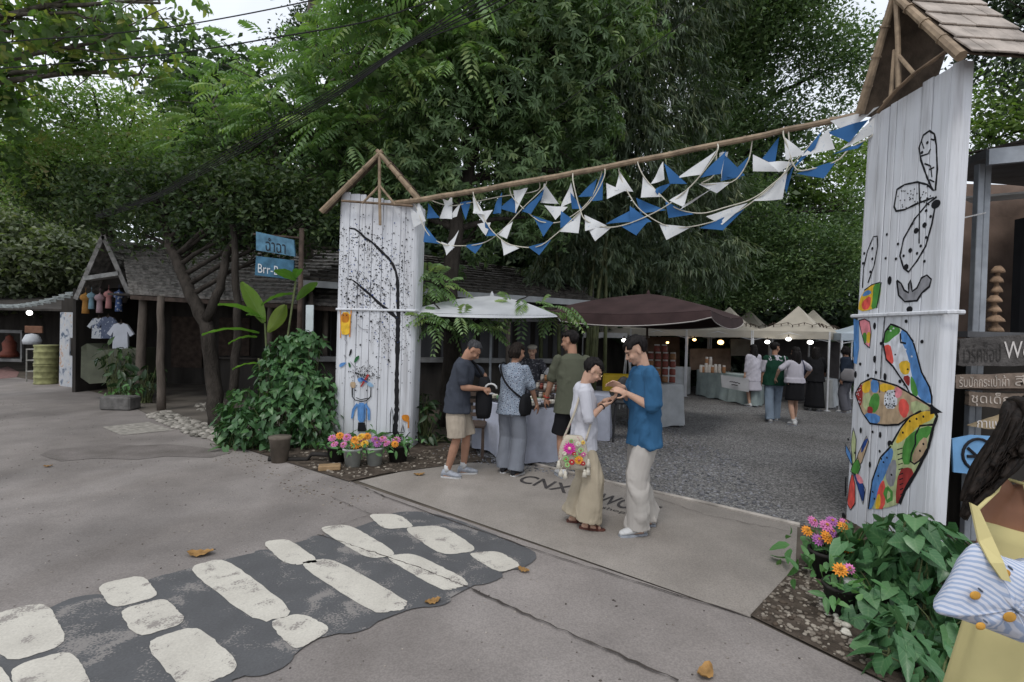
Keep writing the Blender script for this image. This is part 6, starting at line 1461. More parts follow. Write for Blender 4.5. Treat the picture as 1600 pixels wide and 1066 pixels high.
bush('variegated_bush', 'large glossy arrow-leaved bush at the foot of the butterfly pillar', 'bush', g(1400, 1010), cb((1390, 850, 3.6, (.30, .28, .16)), (1440, 880, 3.4, (.34, .3, .22)), (1380, 930, 3.3, (.26, .24, .24)), (1450, 960, 3.2, (.30, .25, .26)), (1400, 1010, 3.1, (.20, .2, .2)), (1460, 1040, 3.0, (.22, .2, .2)), (1350, 870, 3.6, (.16, .16, .14)), (1500, 870, 3.5, (.20, .25, .22)), (1490, 960, 3.3, (.2, .25, .3)), (1355, 965, 3.2, (.16, .16, .26)), (1420, 825, 3.65, (.26, .2, .12)), (1370, 1020, 3.0, (.14, .14, .14)), (1440, 1060, 2.9, (.25, .2, .16)), (1340, 850, 3.7, (.18, .16, .14)), (1430, 850, 3.3, (.26, .2, .2)), (1400, 1000, 2.85, (.18, .16, .18)), (1450, 1010, 2.8, (.2, .18, .2)), (1490, 990, 2.9, (.18, .2, .25)), (1420, 1045, 2.68, (.16, .14, .10)), (1480, 1050, 2.65, (.18, .16, .12))), 235, .155, .128, Lsyn, 53, down=.75, droop=.25)
bush('caladium_plant', 'pale green leafy plant spilling over the concrete edge left of the flower pot', 'plant', g(1260, 925), cb((1245, 865, 3.9, (.12, .12, .08)), (1232, 880, 3.9, (.08, .1, .06)), (1285, 858, 3.8, (.10, .1, .05))), 150, .15, .08, Lpale, 54, down=.6, stem=False, tmpl=BROAD)
bush('lime_plant', 'lime green plant with ribbed leaves in the lower pot of the corner bed', 'plant', g(1300, 960), cb((1300, 905, 3.45, (.13, .12, .05)), (1340, 855, 3.6, (.10, .1, .05))), 85, .19, .10, Lgin, 55, down=.45, stem=False, tmpl=BROAD)
# ginger-like big leaves above the bush
def bigleaf(t, root, tip, w_, mat, sag=.12, name='leaf', n=9, tw=0):
    a, b = Vector(root), Vector(tip); d = b-a; L = d.length; s_ = d.cross(V(0, 0, 1)).normalized(); s_ = Matrix.Rotation(tw, 3, d.normalized()) @ s_; up_ = s_.cross(d).normalized(); vs = []; us = []
    for i in range(n+1):
        f = i/n; c = a+d*f+up_*sag*L*math.sin(math.pi*f*.9); ww = w_*math.sin(math.pi*min(1, f*.93+.05))**.75
        for j, k in enumerate((-1, -.5, 0, .5, 1)): vs.append(c+s_*ww*k*.5+up_*(abs(k)*w_*.16)+up_*.006*math.sin(i*2.3+j)); us.append((k*.5, f))
    F = [(i*5+j, i*5+j+1, i*5+j+6, i*5+j+5) for i in range(n) for j in range(4)]
    o = quads(name, np.array([v_[:] for v_ in vs]), len(vs), mat, t, faces=F, uv=us, smooth=True); return o
t = thing('ginger_plant', 'tall plant with long paddle-shaped lime leaves rising out of the bush', 'plant', g(440, 700))
ct = lambda x, y, Y: at(x, y, Y)
stems = {'a': (402, 520), 'b': (462, 510)}
rt_ = at(418, 700, 8.0)
for px, py, Y in ((414, 505, 8.0), (462, 440, 8.1), (404, 560, 7.9)):
    mb = MB(); e = at(px, py, Y); mb.tube([V(rt_.x, 8.0, 0), rt_.lerp(e, .5)+V(.03, 0, 0), e], .016, 6); mb.build('stem', M('stem_green', (.10, .12, .05)), t, True)
for (x0, y0, x1, y1, w_, Y0, Y1, tw) in ((412, 505, 376, 442, .24, 8, 7.7, .9), (408, 500, 340, 480, .19, 8, 7.5, .2), (405, 522, 316, 528, .17, 8, 7.4, .1), (402, 528, 358, 540, .13, 8, 7.6, .3), (418, 520, 444, 478, .22, 8, 7.8, -.9), (412, 570, 364, 580, .11, 7.9, 7.5, .2), (414, 500, 384, 494, .13, 8, 7.8, -.4),
                                      (462, 440, 428, 426, .20, 8.1, 7.8, .5), (462, 436, 468, 424, .14, 8.1, 7.7, 0), (464, 470, 496, 444, .15, 8.1, 7.9, -.5), (460, 460, 410, 480, .14, 8.1, 7.8, .4), (430, 640, 400, 610, .1, 7.8, 7.6, .3)):
    bigleaf(t, at(x0, y0, Y0), at(x1, y1, Y1), w_, Lgin, tw=tw)
# palms and dark leaves beside the pillar and in front of the shop
bush('porch_plant', 'dark leafy potted plants crowded against the log posts of the shop', 'plant', g(205, 630), cb((180, 560, 11.6, (.5, .3, .35)), (200, 590, 11.4, (.5, .3, .25)), (230, 590, 11.3, (.4, .25, .3))), 80, .24, .10, Ldk, 56, tmpl=BROAD)
bush('grey_pot_plant', 'small pale leafy plant in the low stone planter by the road', 'plant', g(187, 636), cb((178, 612, 10.9, (.28, .2, .10)), (200, 608, 10.9, (.25, .2, .12))), 130, .13, .06, Lpale, 57, tmpl=BROAD, stem=False)
mb = MB(); c = g(188, 640); mb.box(c+V(0, 0, .14), (.62, .35, .28), bev=.03); mb.single('stone_planter', M('planter_grey', (.12, .115, .11), .9, .35, 8, .4), 'low grey stone planter box at the road edge before the shop', 'planter')
bush('shade_plant', 'dark leafy plant between the dotted pillar and the first shopper', 'plant', g(665, 700), cb((662, 660, 8.0, (.24, .25, .35)), (675, 690, 7.9, (.25, .2, .2)), (660, 630, 8.2, (.18, .2, .2))), 160, .19, .07, Ldk, 58, tmpl=BROAD, down=.3)
bush('row_plant', 'low green foliage behind the row of flower pots at the dotted pillar', 'plant', g(570, 708), cb((535, 690, 7.55, (.2, .12, .14)), (575, 682, 7.5, (.24, .1, .14)), (610, 682, 7.5, (.18, .1, .13))), 150, .17, .09, Lpale, 59, tmpl=BROAD, stem=False, down=.3)
# flowers in pots
Mpetal = {'pink': M('petal_pink', (.62, .20, .42), .7, .25, 40, 0), 'orange': M('petal_orange', (.75, .30, .04), .7, .25, 40, 0), 'yellow': M('petal_yellow', (.75, .45, .06), .7, .25, 40, 0), 'purple': M('petal_purple', (.40, .14, .38), .7, .25, 40, 0)}
Mcore = M('flower_core', (.35, .16, .03), .8, .3, 40, 0)
def flower(t, c, r_, col, tilt):
    mb = MB(); n = 12
    axis = Vector(tilt).normalized(); s_ = axis.cross(V(.3, .2, 1)).normalized(); u_ = axis.cross(s_)
    for ring, (k, rr, up_) in enumerate(((n, 1, 0), (9, .72, .22), (7, .45, .38))):
        for i in range(k):
            a = 2*math.pi*(i+.5*ring)/k; d = s_*math.cos(a)+u_*math.sin(a); e = s_*-math.sin(a)+u_*math.cos(a)
            mb.add([c+axis*up_*r_*.3, c+d*r_*rr*.55+e*r_*.22*rr+axis*r_*(up_+.12), c+d*r_*rr+axis*r_*up_, c+d*r_*rr*.55-e*r_*.22*rr+axis*r_*(up_+.12)], [(0, 1, 2, 3)])
    f = mb.build('flower', Mpetal[col], t); m2 = MB(); m2.ball(c+axis*r_*.42, r_*.24, 7); m2.build('flower_core', Mcore, f, True, org=ORG[f])
def flowerpot(label, c, r_, h, mat, flowers, seed, plant=True):
    random.seed(seed); t = thing('flower_pot', label, 'flower pot', c, None)
    mb = MB(); mb.lathe(c, [(0, 0), (r_*.72, 0), (r_*.95, h*.88), (r_*1.05, h*.9), (r_*1.05, h), (r_*.92, h), (r_*.88, h*.9), (0, h*.9)], 18); mb.build('pot', mat, t, True)
    m2 = MB()
    for (dx, dy, dz, rr, col) in flowers:
        e = c+V(dx, dy, h+dz); m2.tube([c+V(dx*.3, dy*.3, h*.85), c+V(dx*.8, dy*.8, h+dz*.6), e], .004, 4); flower(t, e, rr, col, (random.uniform(-.4, .4), -.7+random.uniform(-.3, .3), .7))
    m2.build('stem', M('stem_green', (.1, .12, .05)), t)
    global rng; rng = np.random.default_rng(seed); n = 60; P = np.array(c[:])+np.array([0, 0, h])+rng.normal(size=(n, 3))*np.array([r_*.9, r_*.8, .04]); A = randdir(n)
    leaves('foliage', P, unit(A+np.array([0, 0, .1])), unit(rng.normal(size=(n, 3))*.4+np.array([0, -.3, 1])), .09*rng.uniform(.6, 1.3, n), .04, Lpale, t, BROAD, .3)
    return t
Mpotg = M('pot_light_grey', (.36, .37, .35), .75, .2, 7, .2); Mpotd = M('pot_black', (.025, .022, .02), .7, .4, 7, .2)
flowerpot('left grey flower pot with pink and orange blooms before the dotted pillar', g(551, 730), .125, .25, Mpotg, [(-.26, -.02, .12, .06, 'pink'), (-.17, 0, .15, .06, 'orange'), (-.22, -.05, .05, .055, 'pink'), (-.08, 0, .13, .065, 'pink'), (.02, 0, .10, .065, 'orange'), (.10, 0, .14, .065, 'yellow'), (.05, -.07, .05, .07, 'orange'), (.15, -.02, .06, .06, 'yellow'), (-.1, -.06, .05, .05, 'pink')], 61)
flowerpot('right grey flower pot with purple-pink blooms before the dotted pillar', g(585, 728), .12, .25, Mpotg, [(-.1, 0, .13, .06, 'orange'), (0, 0, .09, .06, 'purple'), (.1, 0, .10, .065, 'pink'), (.05, -.05, .05, .06, 'purple'), (.16, -.02, .05, .06, 'pink'), (.26, 0, .04, .055, 'orange'), (-.16, 0, .09, .055, 'pink')], 62)
flowerpot('black flower pot with a single pink bloom at the right corner of the dotted pillar', g(622, 722), .15, .24, Mpotd, [(-.02, -.04, .06, .065, 'pink')], 63)
flowerpot('black flower pot with dark leaves at the left of the dotted pillar pots', g(527, 722), .14, .22, Mpotd, [(-.05, 0, .02, .04, 'purple')], 64)
flowerpot('tall black pot of pink and orange flowers beside the butterfly pillar', gnd(1290, 905), .12, .22, Mpotd, [(-.14, .02, .13, .045, 'orange'), (-.08, .05, .19, .05, 'pink'), (0, .02, .17, .055, 'pink'), (.07, .06, .19, .05, 'purple'), (-.03, -.04, .11, .055, 'orange'), (-.08, -.02, .08, .05, 'purple'), (.12, .0, .17, .055, 'orange'), (.10, -.06, .05, .055, 'orange'), (.05, .02, .12, .05, 'purple'), (.15, .04, .19, .045, 'pink')], 65)
flowerpot('lower black pot with one orange and pink bloom in the corner bed', gnd(1312, 960), .105, .20, Mpotd, [(-.02, -.02, .10, .05, 'orange'), (.05, 0, .10, .04, 'pink')], 66)
mb = MB(); c = gnd(1330, 965); mb.lathe(c, [(0, 0), (.035, 0), (.045, .20), (.05, .21), (.05, .24), (0, .24)], 16); mb.single('clay_planter', Mpotg, 'tall pale grey planter half hidden by the variegated bush', 'planter', smooth=True)
mb = MB(); c = gnd(437, 722); mb.lathe(c, [(0, 0), (.10, 0), (.13, .30), (.14, .31), (.14, .34), (0, .34)], 16); mb.single('clay_planter', M('planter_brown', (.12, .10, .08), .85, .3, 7, .3), 'tall brown planter under the mounded bush', 'planter', smooth=True)
mb = MB(); c = g(455, 722); mb.tube([c+V(-.3, 0, .03), c+V(.2, .03, .03), c+V(.25, .05, .10), c+V(.75, .02, .10), c+V(.8, 0, .03)], .03, 8); mb.single('black_pipe', Mpotd, 'bent black pipe lying on the soil by the mounded bush', 'pipe', smooth=True)
mb = MB(); mb.box(gnd(515, 730, .045), (.26, .14, .06), rz=.3, bev=.008); mb.single('brick', M('brick_tan', (.30, .20, .11), .9, .3, 8, .4), 'tan brick lying on the soil left of the grey pots', 'brick')
# ================================================================== PEOPLE
def Mskin(name, c):
    mt, nt, b = base(name, .65, .2)
    nt.links.new(ramp(nt, noi(nt, 9, 4), [(.3, tuple(x*.86 for x in c)), (.7, tuple(x*1.08 for x in c))]), b.inputs[0])
    b.inputs['Subsurface Weight'].default_value = .08; b.inputs['Subsurface Radius'].default_value = (.02, .008, .004); return mt
Msk1 = Mskin('skin_tan', (.36, .20, .135)); Msk2 = Mskin('skin_light', (.50, .31, .225)); Msk3 = Mskin('skin_brown', (.27, .135, .085))
def Mhairf(name, c):
    mt, nt, b = base(name, .6, .12)
    f = noi(nt, 60, 4, sc3=(1, 1, .12)); nt.links.new(ramp(nt, f, [(.35, tuple(x*.45 for x in c)), (.7, tuple(x*1.7 for x in c))]), b.inputs[0]); bump(nt, b, f, .6, .006); return mt
Mhb = Mhairf('hair_black', (.012, .010, .010)); Mhbr = Mhairf('hair_dark_brown', (.013, .009, .007)); Mhg = Mhairf('hair_greying', (.045, .045, .048))
Meye = M('eye_dark', (.015, .012, .012), .3, .1, 5, 0); Mlip = M('lip', (.30, .11, .09), .5, .1, 20, 0)
Mwhs = M('shoe_white', (.50, .50, .50), .6, .15, 30, .1); Mgrs = M('shoe_grey', (.30, .32, .36), .6, .2, 30, .1); Mbks = M('shoe_black', (.02, .02, .024), .6, .3, 20, .1); Msand = M('sandal_brown', (.10, .035, .025), .5, .3, 20, .1); Msock = M('sock_white', (.5, .5, .5), .9, .1, 20, 0)
def fuse(mb, vox, name, mat, parent, it=4, wr=0, wf=(9, 9, 14), seed=1, extra=None, ztop=9):
    me = bpy.data.meshes.new('tmp'); me.from_pydata(mb.v, [], mb.f); me.update()
    o = bpy.data.objects.new('tmp', me); COL.objects.link(o)
    r_ = o.modifiers.new('r', 'REMESH'); r_.mode = 'VOXEL'; r_.voxel_size = vox; r_.use_smooth_shade = True
    s_ = o.modifiers.new('s', 'SMOOTH'); s_.factor = .5; s_.iterations = it
    dg = bpy.context.evaluated_depsgraph_get(); m2 = bpy.data.meshes.new_from_object(o.evaluated_get(dg)); bpy.data.objects.remove(o); bpy.data.meshes.remove(me)
    n = len(m2.vertices); co = np.empty(n*3, dtype=np.float32); m2.vertices.foreach_get('co', co); co = co.reshape(-1, 3)
    if wr:
        no = np.empty(n*3, dtype=np.float32); m2.vertices.foreach_get('normal', no); no = no.reshape(-1, 3); r2 = np.random.default_rng(seed); d = np.zeros(n)
        w_ = co+.03*np.sin(co[:, ::-1]*11+r2.random(3)*6)
        for k in range(7):
            f = r2.normal(size=3)*np.array(wf)*(1+.45*k); a = np.sin(w_@f+r2.random()*6); d += (np.sign(a)*np.abs(a)**1.5)*(.75**k)
        d = d-np.abs(np.sin(w_@(r2.normal(size=3)*np.array(wf)*1.6)))*.6
        d = d*wr*2.4*np.clip((ztop-co[:, 2])/.06, 0, 1)*(.55+.9*np.exp(-((co[:, 2]-.12)/.12)**2)+.5*np.exp(-((co[:, 2]-.50)/.09)**2) if ztop < 3 else 1)
        d = np.maximum(d, -.0035)
        co = co+no*d[:, None]
    if extra: co = extra(co)
    m2.vertices.foreach_set('co', co.astype(np.float32).ravel()); m2.materials.clear(); m2.materials.append(mat); m2.name = name
    m2.polygons.foreach_set('use_smooth', np.ones(len(m2.polygons), dtype=bool)); m2.polygons.foreach_set('material_index', np.zeros(len(m2.polygons), dtype=np.int32)); m2.update()
    ob = bpy.data.objects.new(name, m2); COL.objects.link(ob); ob.parent = parent; ORG[ob] = V(0, 0, 0); return ob
def capsule(mb, a, b, ra, rb, n=12, sq=None):
    a, b = Vector(a), Vector(b); d = (b-a).normalized()
    mb.tube([a-d*ra*.95, a-d*ra*.6, a, a.lerp(b, .33), a.lerp(b, .66), b, b+d*rb*.6, b+d*rb*.95], [ra*.3, ra*.8, ra, ra+(rb-ra)*.33, ra+(rb-ra)*.66, rb, rb*.8, rb*.3], n)
def ik(a, b, l1, l2, pole):
    d = b-a; L = min(d.length, (l1+l2)*.999); dn = d.normalized(); x = (l1*l1-l2*l2+L*L)/(2*L); h = math.sqrt(max(1e-6, l1*l1-x*x))
    p = (Vector(pole)-dn*Vector(pole).dot(dn)).normalized(); return a+dn*x+p*h, a+dn*L
def rings(spec, T, n=20, grow=0):
    out_ = []
    for z, rx, ry, yo in spec:
        out_.append([T(V((rx+grow)*math.cos(2*math.pi*i/n), (ry+grow)*math.sin(2*math.pi*i/n)+yo, z)) for i in range(n)])
    return out_
def hand(mb, w_, d, pn, curl, side, sp=1.0, point=False):
    """palm + five fingers; d = hand direction, pn = palm facing, side = +1/-1 thumb side along s"""
    d = Vector(d).normalized(); pn = Vector(pn); pn = (pn-d*pn.dot(d)).normalized(); s_ = d.cross(pn)*side
    rot = Matrix((s_, d, pn)).transposed()
    mb.ball(w_+d*.048, (.040, .050, .0145), 12, rot=rot); mb.ball(w_+d*.065, (.041, .032, .013), 12, rot=rot)
    capsule(mb, w_-d*.02, w_+d*.03, .024, .024, 10)
    for i, L in enumerate((.066, .075, .070, .055)):
        b_ = w_+d*(.088-.004*abs(i-1.2))+s_*(.031-.0205*i); ang = .15*sp*(1.5-i)*.25
        dd = (d+s_*ang).normalized(); p = b_; cu = curl*(1+.12*i); dirs = []
        for k, f in enumerate((.46, .30, .24)):
            a = cu*(k+1)*.55 if not (point and i == 0) else .15*(k+1)
            q = p+(dd*math.cos(a)+pn*math.sin(a))*L*f
            capsule(mb, p, q, .0088-.0010*k, .0080-.0010*k, 8); p = q
    p = w_+d*.022+s_*.030+pn*.004; t1 = p+(d*.62+s_*.55+pn*.45).normalized()*.042; t2 = t1+(d*.85+s_*.15+pn*(.35+curl*.3)).normalized()*.030
    capsule(mb, p, t1, .0125, .010, 8); capsule(mb, t1, t2, .0098, .0075, 8)
def person(name_lab, loc, rz, H=1.7, g=1.0, lean=0, tilt=0, yaw=0, nod=0, feet=((-.1, 0, 8), (.1, 0, -8)), hL=None, hR=None, eL=(-.6, -.6, -.5), eR=(.6, -.6, -.5), skin=Msk2, hair='short', hairm=Mhb, top=None, bottom=None, shoes=Mwhs, vox=.0065, curl=(.6, .6), palm=((.9, 0, -.2), (-.9, 0, -.2)), handdir=(None, None), seed=1, socks=False, group=None, face=True, point=False, cat='person', female=False, dz=0):
    s = H/1.72; t = thing('person', name_lab, cat, loc, group); t.rotation_euler = (0, 0, rz); ORG[t] = V(0, 0, 0); t.scale = (s, s, s)
    hipc = V(0, (feet[0][1]+feet[1][1])/2, .91+dz); Rl = Matrix.Rotation(-R(lean), 3, 'X') @ Matrix.Rotation(R(tilt), 3, 'Y')
    def T(p):
        q = Vector(p); q.y += hipc.y
        if q.z > .90: 
            f = min(1, (q.z-.90)/.25); Rp = Matrix.Rotation(-R(lean)*f, 3, 'X') @ Matrix.Rotation(R(tilt)*f, 3, 'Y'); return hipc+Rp @ (q-hipc) + V(0, 0, dz*0)
        return q
    sw = .178 if not female else .158
    shL, shR = T(V(-sw, 0, 1.40)), T(V(sw, 0, 1.40))
    nk = T(V(0, -.005, 1.44)); hd0 = T(V(0, .018, 1.515))
    Hm = Matrix.Rotation(R(yaw), 3, 'Z') @ Matrix.Rotation(-R(nod+lean*.5), 3, 'X') @ Matrix.Rotation(R(tilt*.6), 3, 'Y')
    hc = hd0+Hm @ V(0, .012, .10)
    Hp = lambda p: hc+Hm @ Vector(p)
    body = MB()
    bt = [(.84, .150*g, .105*g, 0), (.92, .160*g, .112*g, 0), (1.06, (.140 if not female else .122)*g, .100*g, .005), (1.22, .155*g, .108*g, .005), (1.33, .165*g*sw/.178, .10*g, 0), (1.40, .135*g*sw/.178, .08, -.005), (1.45, .055, .055, -.005)]
    body.loft(rings(bt, T))
    capsule(body, T(V(0, -.008, 1.40)), hd0+Hm @ V(0, -.012, .04), .060 if not female else .052, .052 if not female else .046)
    arms = {}
    rw = .9 if female else 1.0
    for sd, sh, ht, el, cu, pl, hdn in ((-1, shL, hL, eL, curl[0], palm[0], handdir[0]), (1, shR, hR, eR, curl[1], palm[1], handdir[1])):
        ht = T(V(sd*.24, .06, .86)) if ht is None else Vector(ht)
        e, w_ = ik(sh, ht, .275, .245, el); arms[sd] = (sh, e, w_)
        body.ball(sh-V(0, 0, .008), (.048*rw, .048*rw, .046), 12); capsule(body, sh-V(0, 0, .008), e, .046*rw*g**.5, .038*rw); capsule(body, e, e.lerp(w_, .35), .039*rw, .040*rw); capsule(body, e.lerp(w_, .35), w_, .040*rw, .024*rw)
        hdv = Vector(hdn) if hdn else (w_-e); hand(body, w_, hdv, pl, cu, sd*-1, point=point and sd == -1)
    legs = {}
    for sd, (fx, fy, ta) in zip((-1, 1), feet):
        hp = hipc+V(sd*.088, 0, 0); an = V(fx, fy, .085); kn, an2 = ik(hp, an, .43, .41, (sd*.12, 1, 0)); legs[sd] = (hp, kn, an, ta)
        capsule(body, hp, kn, .080*g, .052*g**.5); capsule(body, kn, kn.lerp(an, .35), .052, .055*g**.5); capsule(body, kn.lerp(an, .35), an, .055*g**.5, .034)
        a = R(-ta); fd = V(math.sin(a), math.cos(a), 0); capsule(body, an-fd*.03-V(0, 0, .045), an+fd*.11-V(0, 0, .055), .032, .026)
    # head
    rot = Hm
    body.ball(Hp((0, -.014, .030)), (.074, .094, .083), 18, rot=rot); body.ball(Hp((0, .022, -.028)), (.060, .068, .082), 18, rot=rot)
    body.ball(Hp((0, .052, -.088)), (.030, .028, .024), 10, rot=rot); body.ball(Hp((0, .02, -.075)), (.050, .055, .040), 14, rot=rot)
    body.tube([Hp((0, .082, .018)), Hp((0, .094, -.008)), Hp((0, .108, -.030)), Hp((0, .088, -.040))], [.007, .009, .014, .010], 8)
    for sd in (-1, 1):
        body.ball(Hp((sd*.014, .090, -.036)), (.009, .010, .008), 8, rot=rot); body.ball(Hp((sd*.073, -.004, -.008)), (.010, .019, .032), 10, rot=rot); body.ball(Hp((sd*.033, .066, -.030)), (.026, .022, .024), 10, rot=rot)
    body.ball(Hp((0, .084, -.062)), (.022, .010, .009), 10, rot=rot); body.ball(Hp((0, .070, .030)), (.048, .018, .012), 12, rot=rot)
    fuse(body, vox, 'body', skin, t, 3, seed=seed)
    if face:
        for sd in (-1, 1):
            m_ = MB(); m_.ball(Hp((sd*.030, .0835, .002)), (.013, .006, .0055), 10, rot=rot); m_.build('eye', Meye, t, True)
            m_ = MB(); m_.tube([Hp((sd*.014, .092, .020)), Hp((sd*.030, .094, .026)), Hp((sd*.047, .082, .020))], .0035, 5); m_.build('eyebrow', hairm, t, True)
        m_ = MB(); m_.ball(Hp((0, .0905, -.0625)), (.020, .006, .0065), 10, rot=rot); m_.build('mouth', Mlip, t, True)
    # hair
    hm = MB()
    hb = MB(); hb.ball((0, 0, 0), 1, 28); vs = []
    r2 = random.Random(seed)
    vol = {'short': 1.0, 'bob': 1.07, 'long': 1.07, 'neat': .98, 'full': 1.10, 'cap': .9}[hair if hair in ('short', 'bob', 'long', 'neat', 'full', 'cap') else 'short']
    for x, y, z in hb.v:
        nz_ = 1+.07*mnoise.noise(Vector((x*5, y*5, z*2.2+seed)))+.03*mnoise.noise(Vector((x*14, y*14, z*4+seed)))
        p = V(x*.083*vol*nz_, -.018+y*.101*vol*nz_, .040+z*.088*vol*nz_)
        line = .055+.018*math.sin(x*7+seed)-max(0, -y-.1)*.06
        if y > -.15 and p.z < line: p = V(x*.060, -.02+y*.070, .03+z*.06)
        elif p.z < (-.035 if hair in ('short', 'neat', 'cap') else -.06): p = V(p.x*.8, p.y*.85, max(p.z, -.075))
        vs.append(Hp(p))
    hm.add(vs, hb.f)
    if hair == 'bob':
        for i in range(15):
            a = R(-15-i*(210/14))*1.0; x, y = math.cos(a), math.sin(a); L = r2.uniform(.09, .12)*(1.25 if hair == 'full' else 1)
            hm.tube([Hp((x*.060, -.015+y*.075, .07)), Hp((x*.080, -.018+y*.098, .02)), Hp((x*.086, -.018+y*.104, -.03)), Hp((x*.078, -.014+y*.094, -.03-L*.6))], [.016, .022, .022, .010], 7)
    if hair == 'long':
        for i in range(19):
            a = R(-5-i*(170/18)); x, y = math.cos(a), math.sin(a); L = r2.uniform(.26, .34)
            hm.tube([Hp((x*.060, -.015+y*.075, .07)), Hp((x*.082, -.018+y*.100, .0)), Hp((x*.088, -.02+y*.108, -.08)), Hp((x*.090, -.03+y*.105, -.18)), Hp((x*.082, -.035+y*.098, -.10-L*.7))], [.016, .022, .022, .018, .008], 7)
    hm.v = [tuple(v_) for v_ in hm.v]
    ho = fuse(hm, max(vox*.8, .006), 'hair', hairm, t, 1, wr=.0012, wf=(60, 60, 14), seed=seed)
    J = dict(T=T, Hp=Hp, Hm=Hm, arms=arms, legs=legs, hip=hipc, t=t, s=s, vox=vox, g=g, seed=seed, sw=sw)
    for fn in (top, bottom):
        if fn: fn(J)
    if shoes:
        for sd in (-1, 1):
            hp, kn, an, ta = legs[sd]; a = R(-ta); fd = V(math.sin(a), math.cos(a), 0); sr = V(fd.y, -fd.x, 0)
            def fr(y, x, z): return V(an.x, an.y, 0)+fd*y+sr*x+V(0, 0, z)
            if shoes is Msand:
                so_ = MB(); so_.slab([fr(y, x*.042*math.sin(math.pi*min(1, (y+.085)/.27*.9+.08))**.5, .0) for y, x in [(-.08, -1), (-.04, -1), (.03, -1), (.10, -1), (.16, -1), (.18, 0), (.16, 1), (.10, 1), (.03, 1), (-.04, 1), (-.08, 1)]], (0, 0, .028)); o_ = so_.build('sandal', shoes, t, True)
                for yy in (.02, .10): m_ = MB(); m_.tube([fr(yy, -.044, .02), fr(yy, -.03, .062), fr(yy, 0, .072), fr(yy, .03, .062), fr(yy, .044, .02)], .011, 6); m_.build('strap', shoes, o_, True, org=V(0, 0, 0))
                continue
            sh_ = MB(); prof = [(-.075, .026, .045), (-.06, .036, .085), (-.02, .038, .10), (.03, .040, .085), (.08, .044, .062), (.13, .042, .05), (.165, .030, .04), (.18, .014, .03)]
            sh_.loft([[fr(y, rx*math.cos(2*math.pi*i/14), .018+max(0, h*(.5+.5*math.sin(2*math.pi*i/14)))) for i in range(14)] for y, rx, h in prof])
            o_ = sh_.build('shoe', shoes, t, True)
            so_ = MB(); so_.slab([fr(y, sx*(rx+.004), 0) for sx, seq in ((-1, prof), (1, prof[::-1])) for y, rx, h in seq], (0, 0, .024)); so_.build('sole', Mwhs if shoes is not Mwhs else Mgrs, o_, org=V(0, 0, 0))
            la = MB()
            for k in range(4): la.tube([fr(.02+k*.022, -.022, .092-k*.008), fr(.028+k*.022, .022, .092-k*.008)], .0035, 4)
            la.build('lace', Msock if shoes is not Mwhs else Mbks, o_, org=V(0, 0, 0))
            if socks: m_ = MB(); m_.tube([an+V(0, 0, -.01), an+V(0, 0, .07)], [.040, .041], 12); m_.build('sock', Msock, t, True)
    return J
def shirt(mat, hem=.82, sleeve=1.0, wide=1.0, neck=True, grow=.020, wr=.0035, collar=None, name='shirt', sl_r=.062, hemr=1.0, long=False, part='shirt'):
    def f(J):
        T, g, sc_w = J['T'], J['g'], J['sw']/.178; mb = MB()
        sp = [(hem, .210*wide*g*hemr, .160*wide*g*hemr, .004), (hem+.10, .200*wide*g, .146*wide*g, .004), (1.06, .174*wide*g, .134*wide*g, .004), (1.22, .178*wide*g, .132*wide*g, .004), (1.33, .186*g*sc_w, .122*g, 0), (1.40, .176*g*sc_w, .104, -.004), (1.435, .130*g*sc_w, .084, -.006), (1.466, .074, .066, -.004)]
        mb.loft(rings(sp, T))
        for sd in (-1, 1):
            sh, e, w_ = J['arms'][sd]; 
            if sleeve <= 1: end = sh.lerp(e, sleeve); capsule(mb, sh-V(0, 0, .012), end, .064*wide**.5, sl_r*1.08*wide**.5, 14)
            else:
                end = e.lerp(w_, sleeve-1); capsule(mb, sh, e, .068*wide**.5, sl_r*.95); capsule(mb, e, end, sl_r*.9, sl_r*.78)
        fuse(mb, J['vox']*1.15, part, mat, J['t'], 2, wr, (13, 13, 8), J['seed']+3)
        nk_ = MB(); rr = rings([(1.455, .070, .062, -.004)], T, 18)[0]; nk_.tube([V(*p) for p in rr+[rr[0]]], .009, 6, caps=False); nk_.build('neckline', mat if not collar else collar, J['t'], True)
    return f
def trousers(mat, hem=.06, thigh=.098, knee=.080, ankle=.075, wr=.004, waist=1.0, part='trousers', belt=False):
    def f(J):
        T, g = J['T'], J['g']; mb = MB(); mb.loft(rings([(.77, .146*g, .106*g, 0), (.84, .150*g, .106*g, 0), (.95, .150*g, .106*g, 0), (waist, .142*g, .100*g, 0)], T))
        for sd in (-1, 1):
            hp, kn, an, ta = J['legs'][sd]
            e = an+V(0, 0, 0); Lk = hp.z-kn.z
            if hem > kn.z: 
                f_ = (hp.z-hem)/(hp.z-kn.z); q = hp.lerp(kn, f_); mb.tube([hp+V(0, 0, .0), hp-V(0, 0, .06), hp.lerp(q, .5), q], [thigh*g*.72, thigh*g*.94, (thigh+knee)*.5*g, knee*g], 16)
            else:
                q = kn.lerp(an, (kn.z-hem)/(kn.z-an.z)); mb.tube([hp+V(0, 0, .0), hp-V(0, 0, .06), hp.lerp(kn, .5), kn, kn.lerp(q, .5), q], [thigh*g*.72, thigh*g*.94, (thigh+knee)*.5*g, knee*g, (knee+ankle)*.5, ankle], 16)
        fuse(mb, J['vox']*1.15, part, mat, J['t'], 2, wr*.8, (14, 14, 6), J['seed']+5, ztop=.82)
    return f
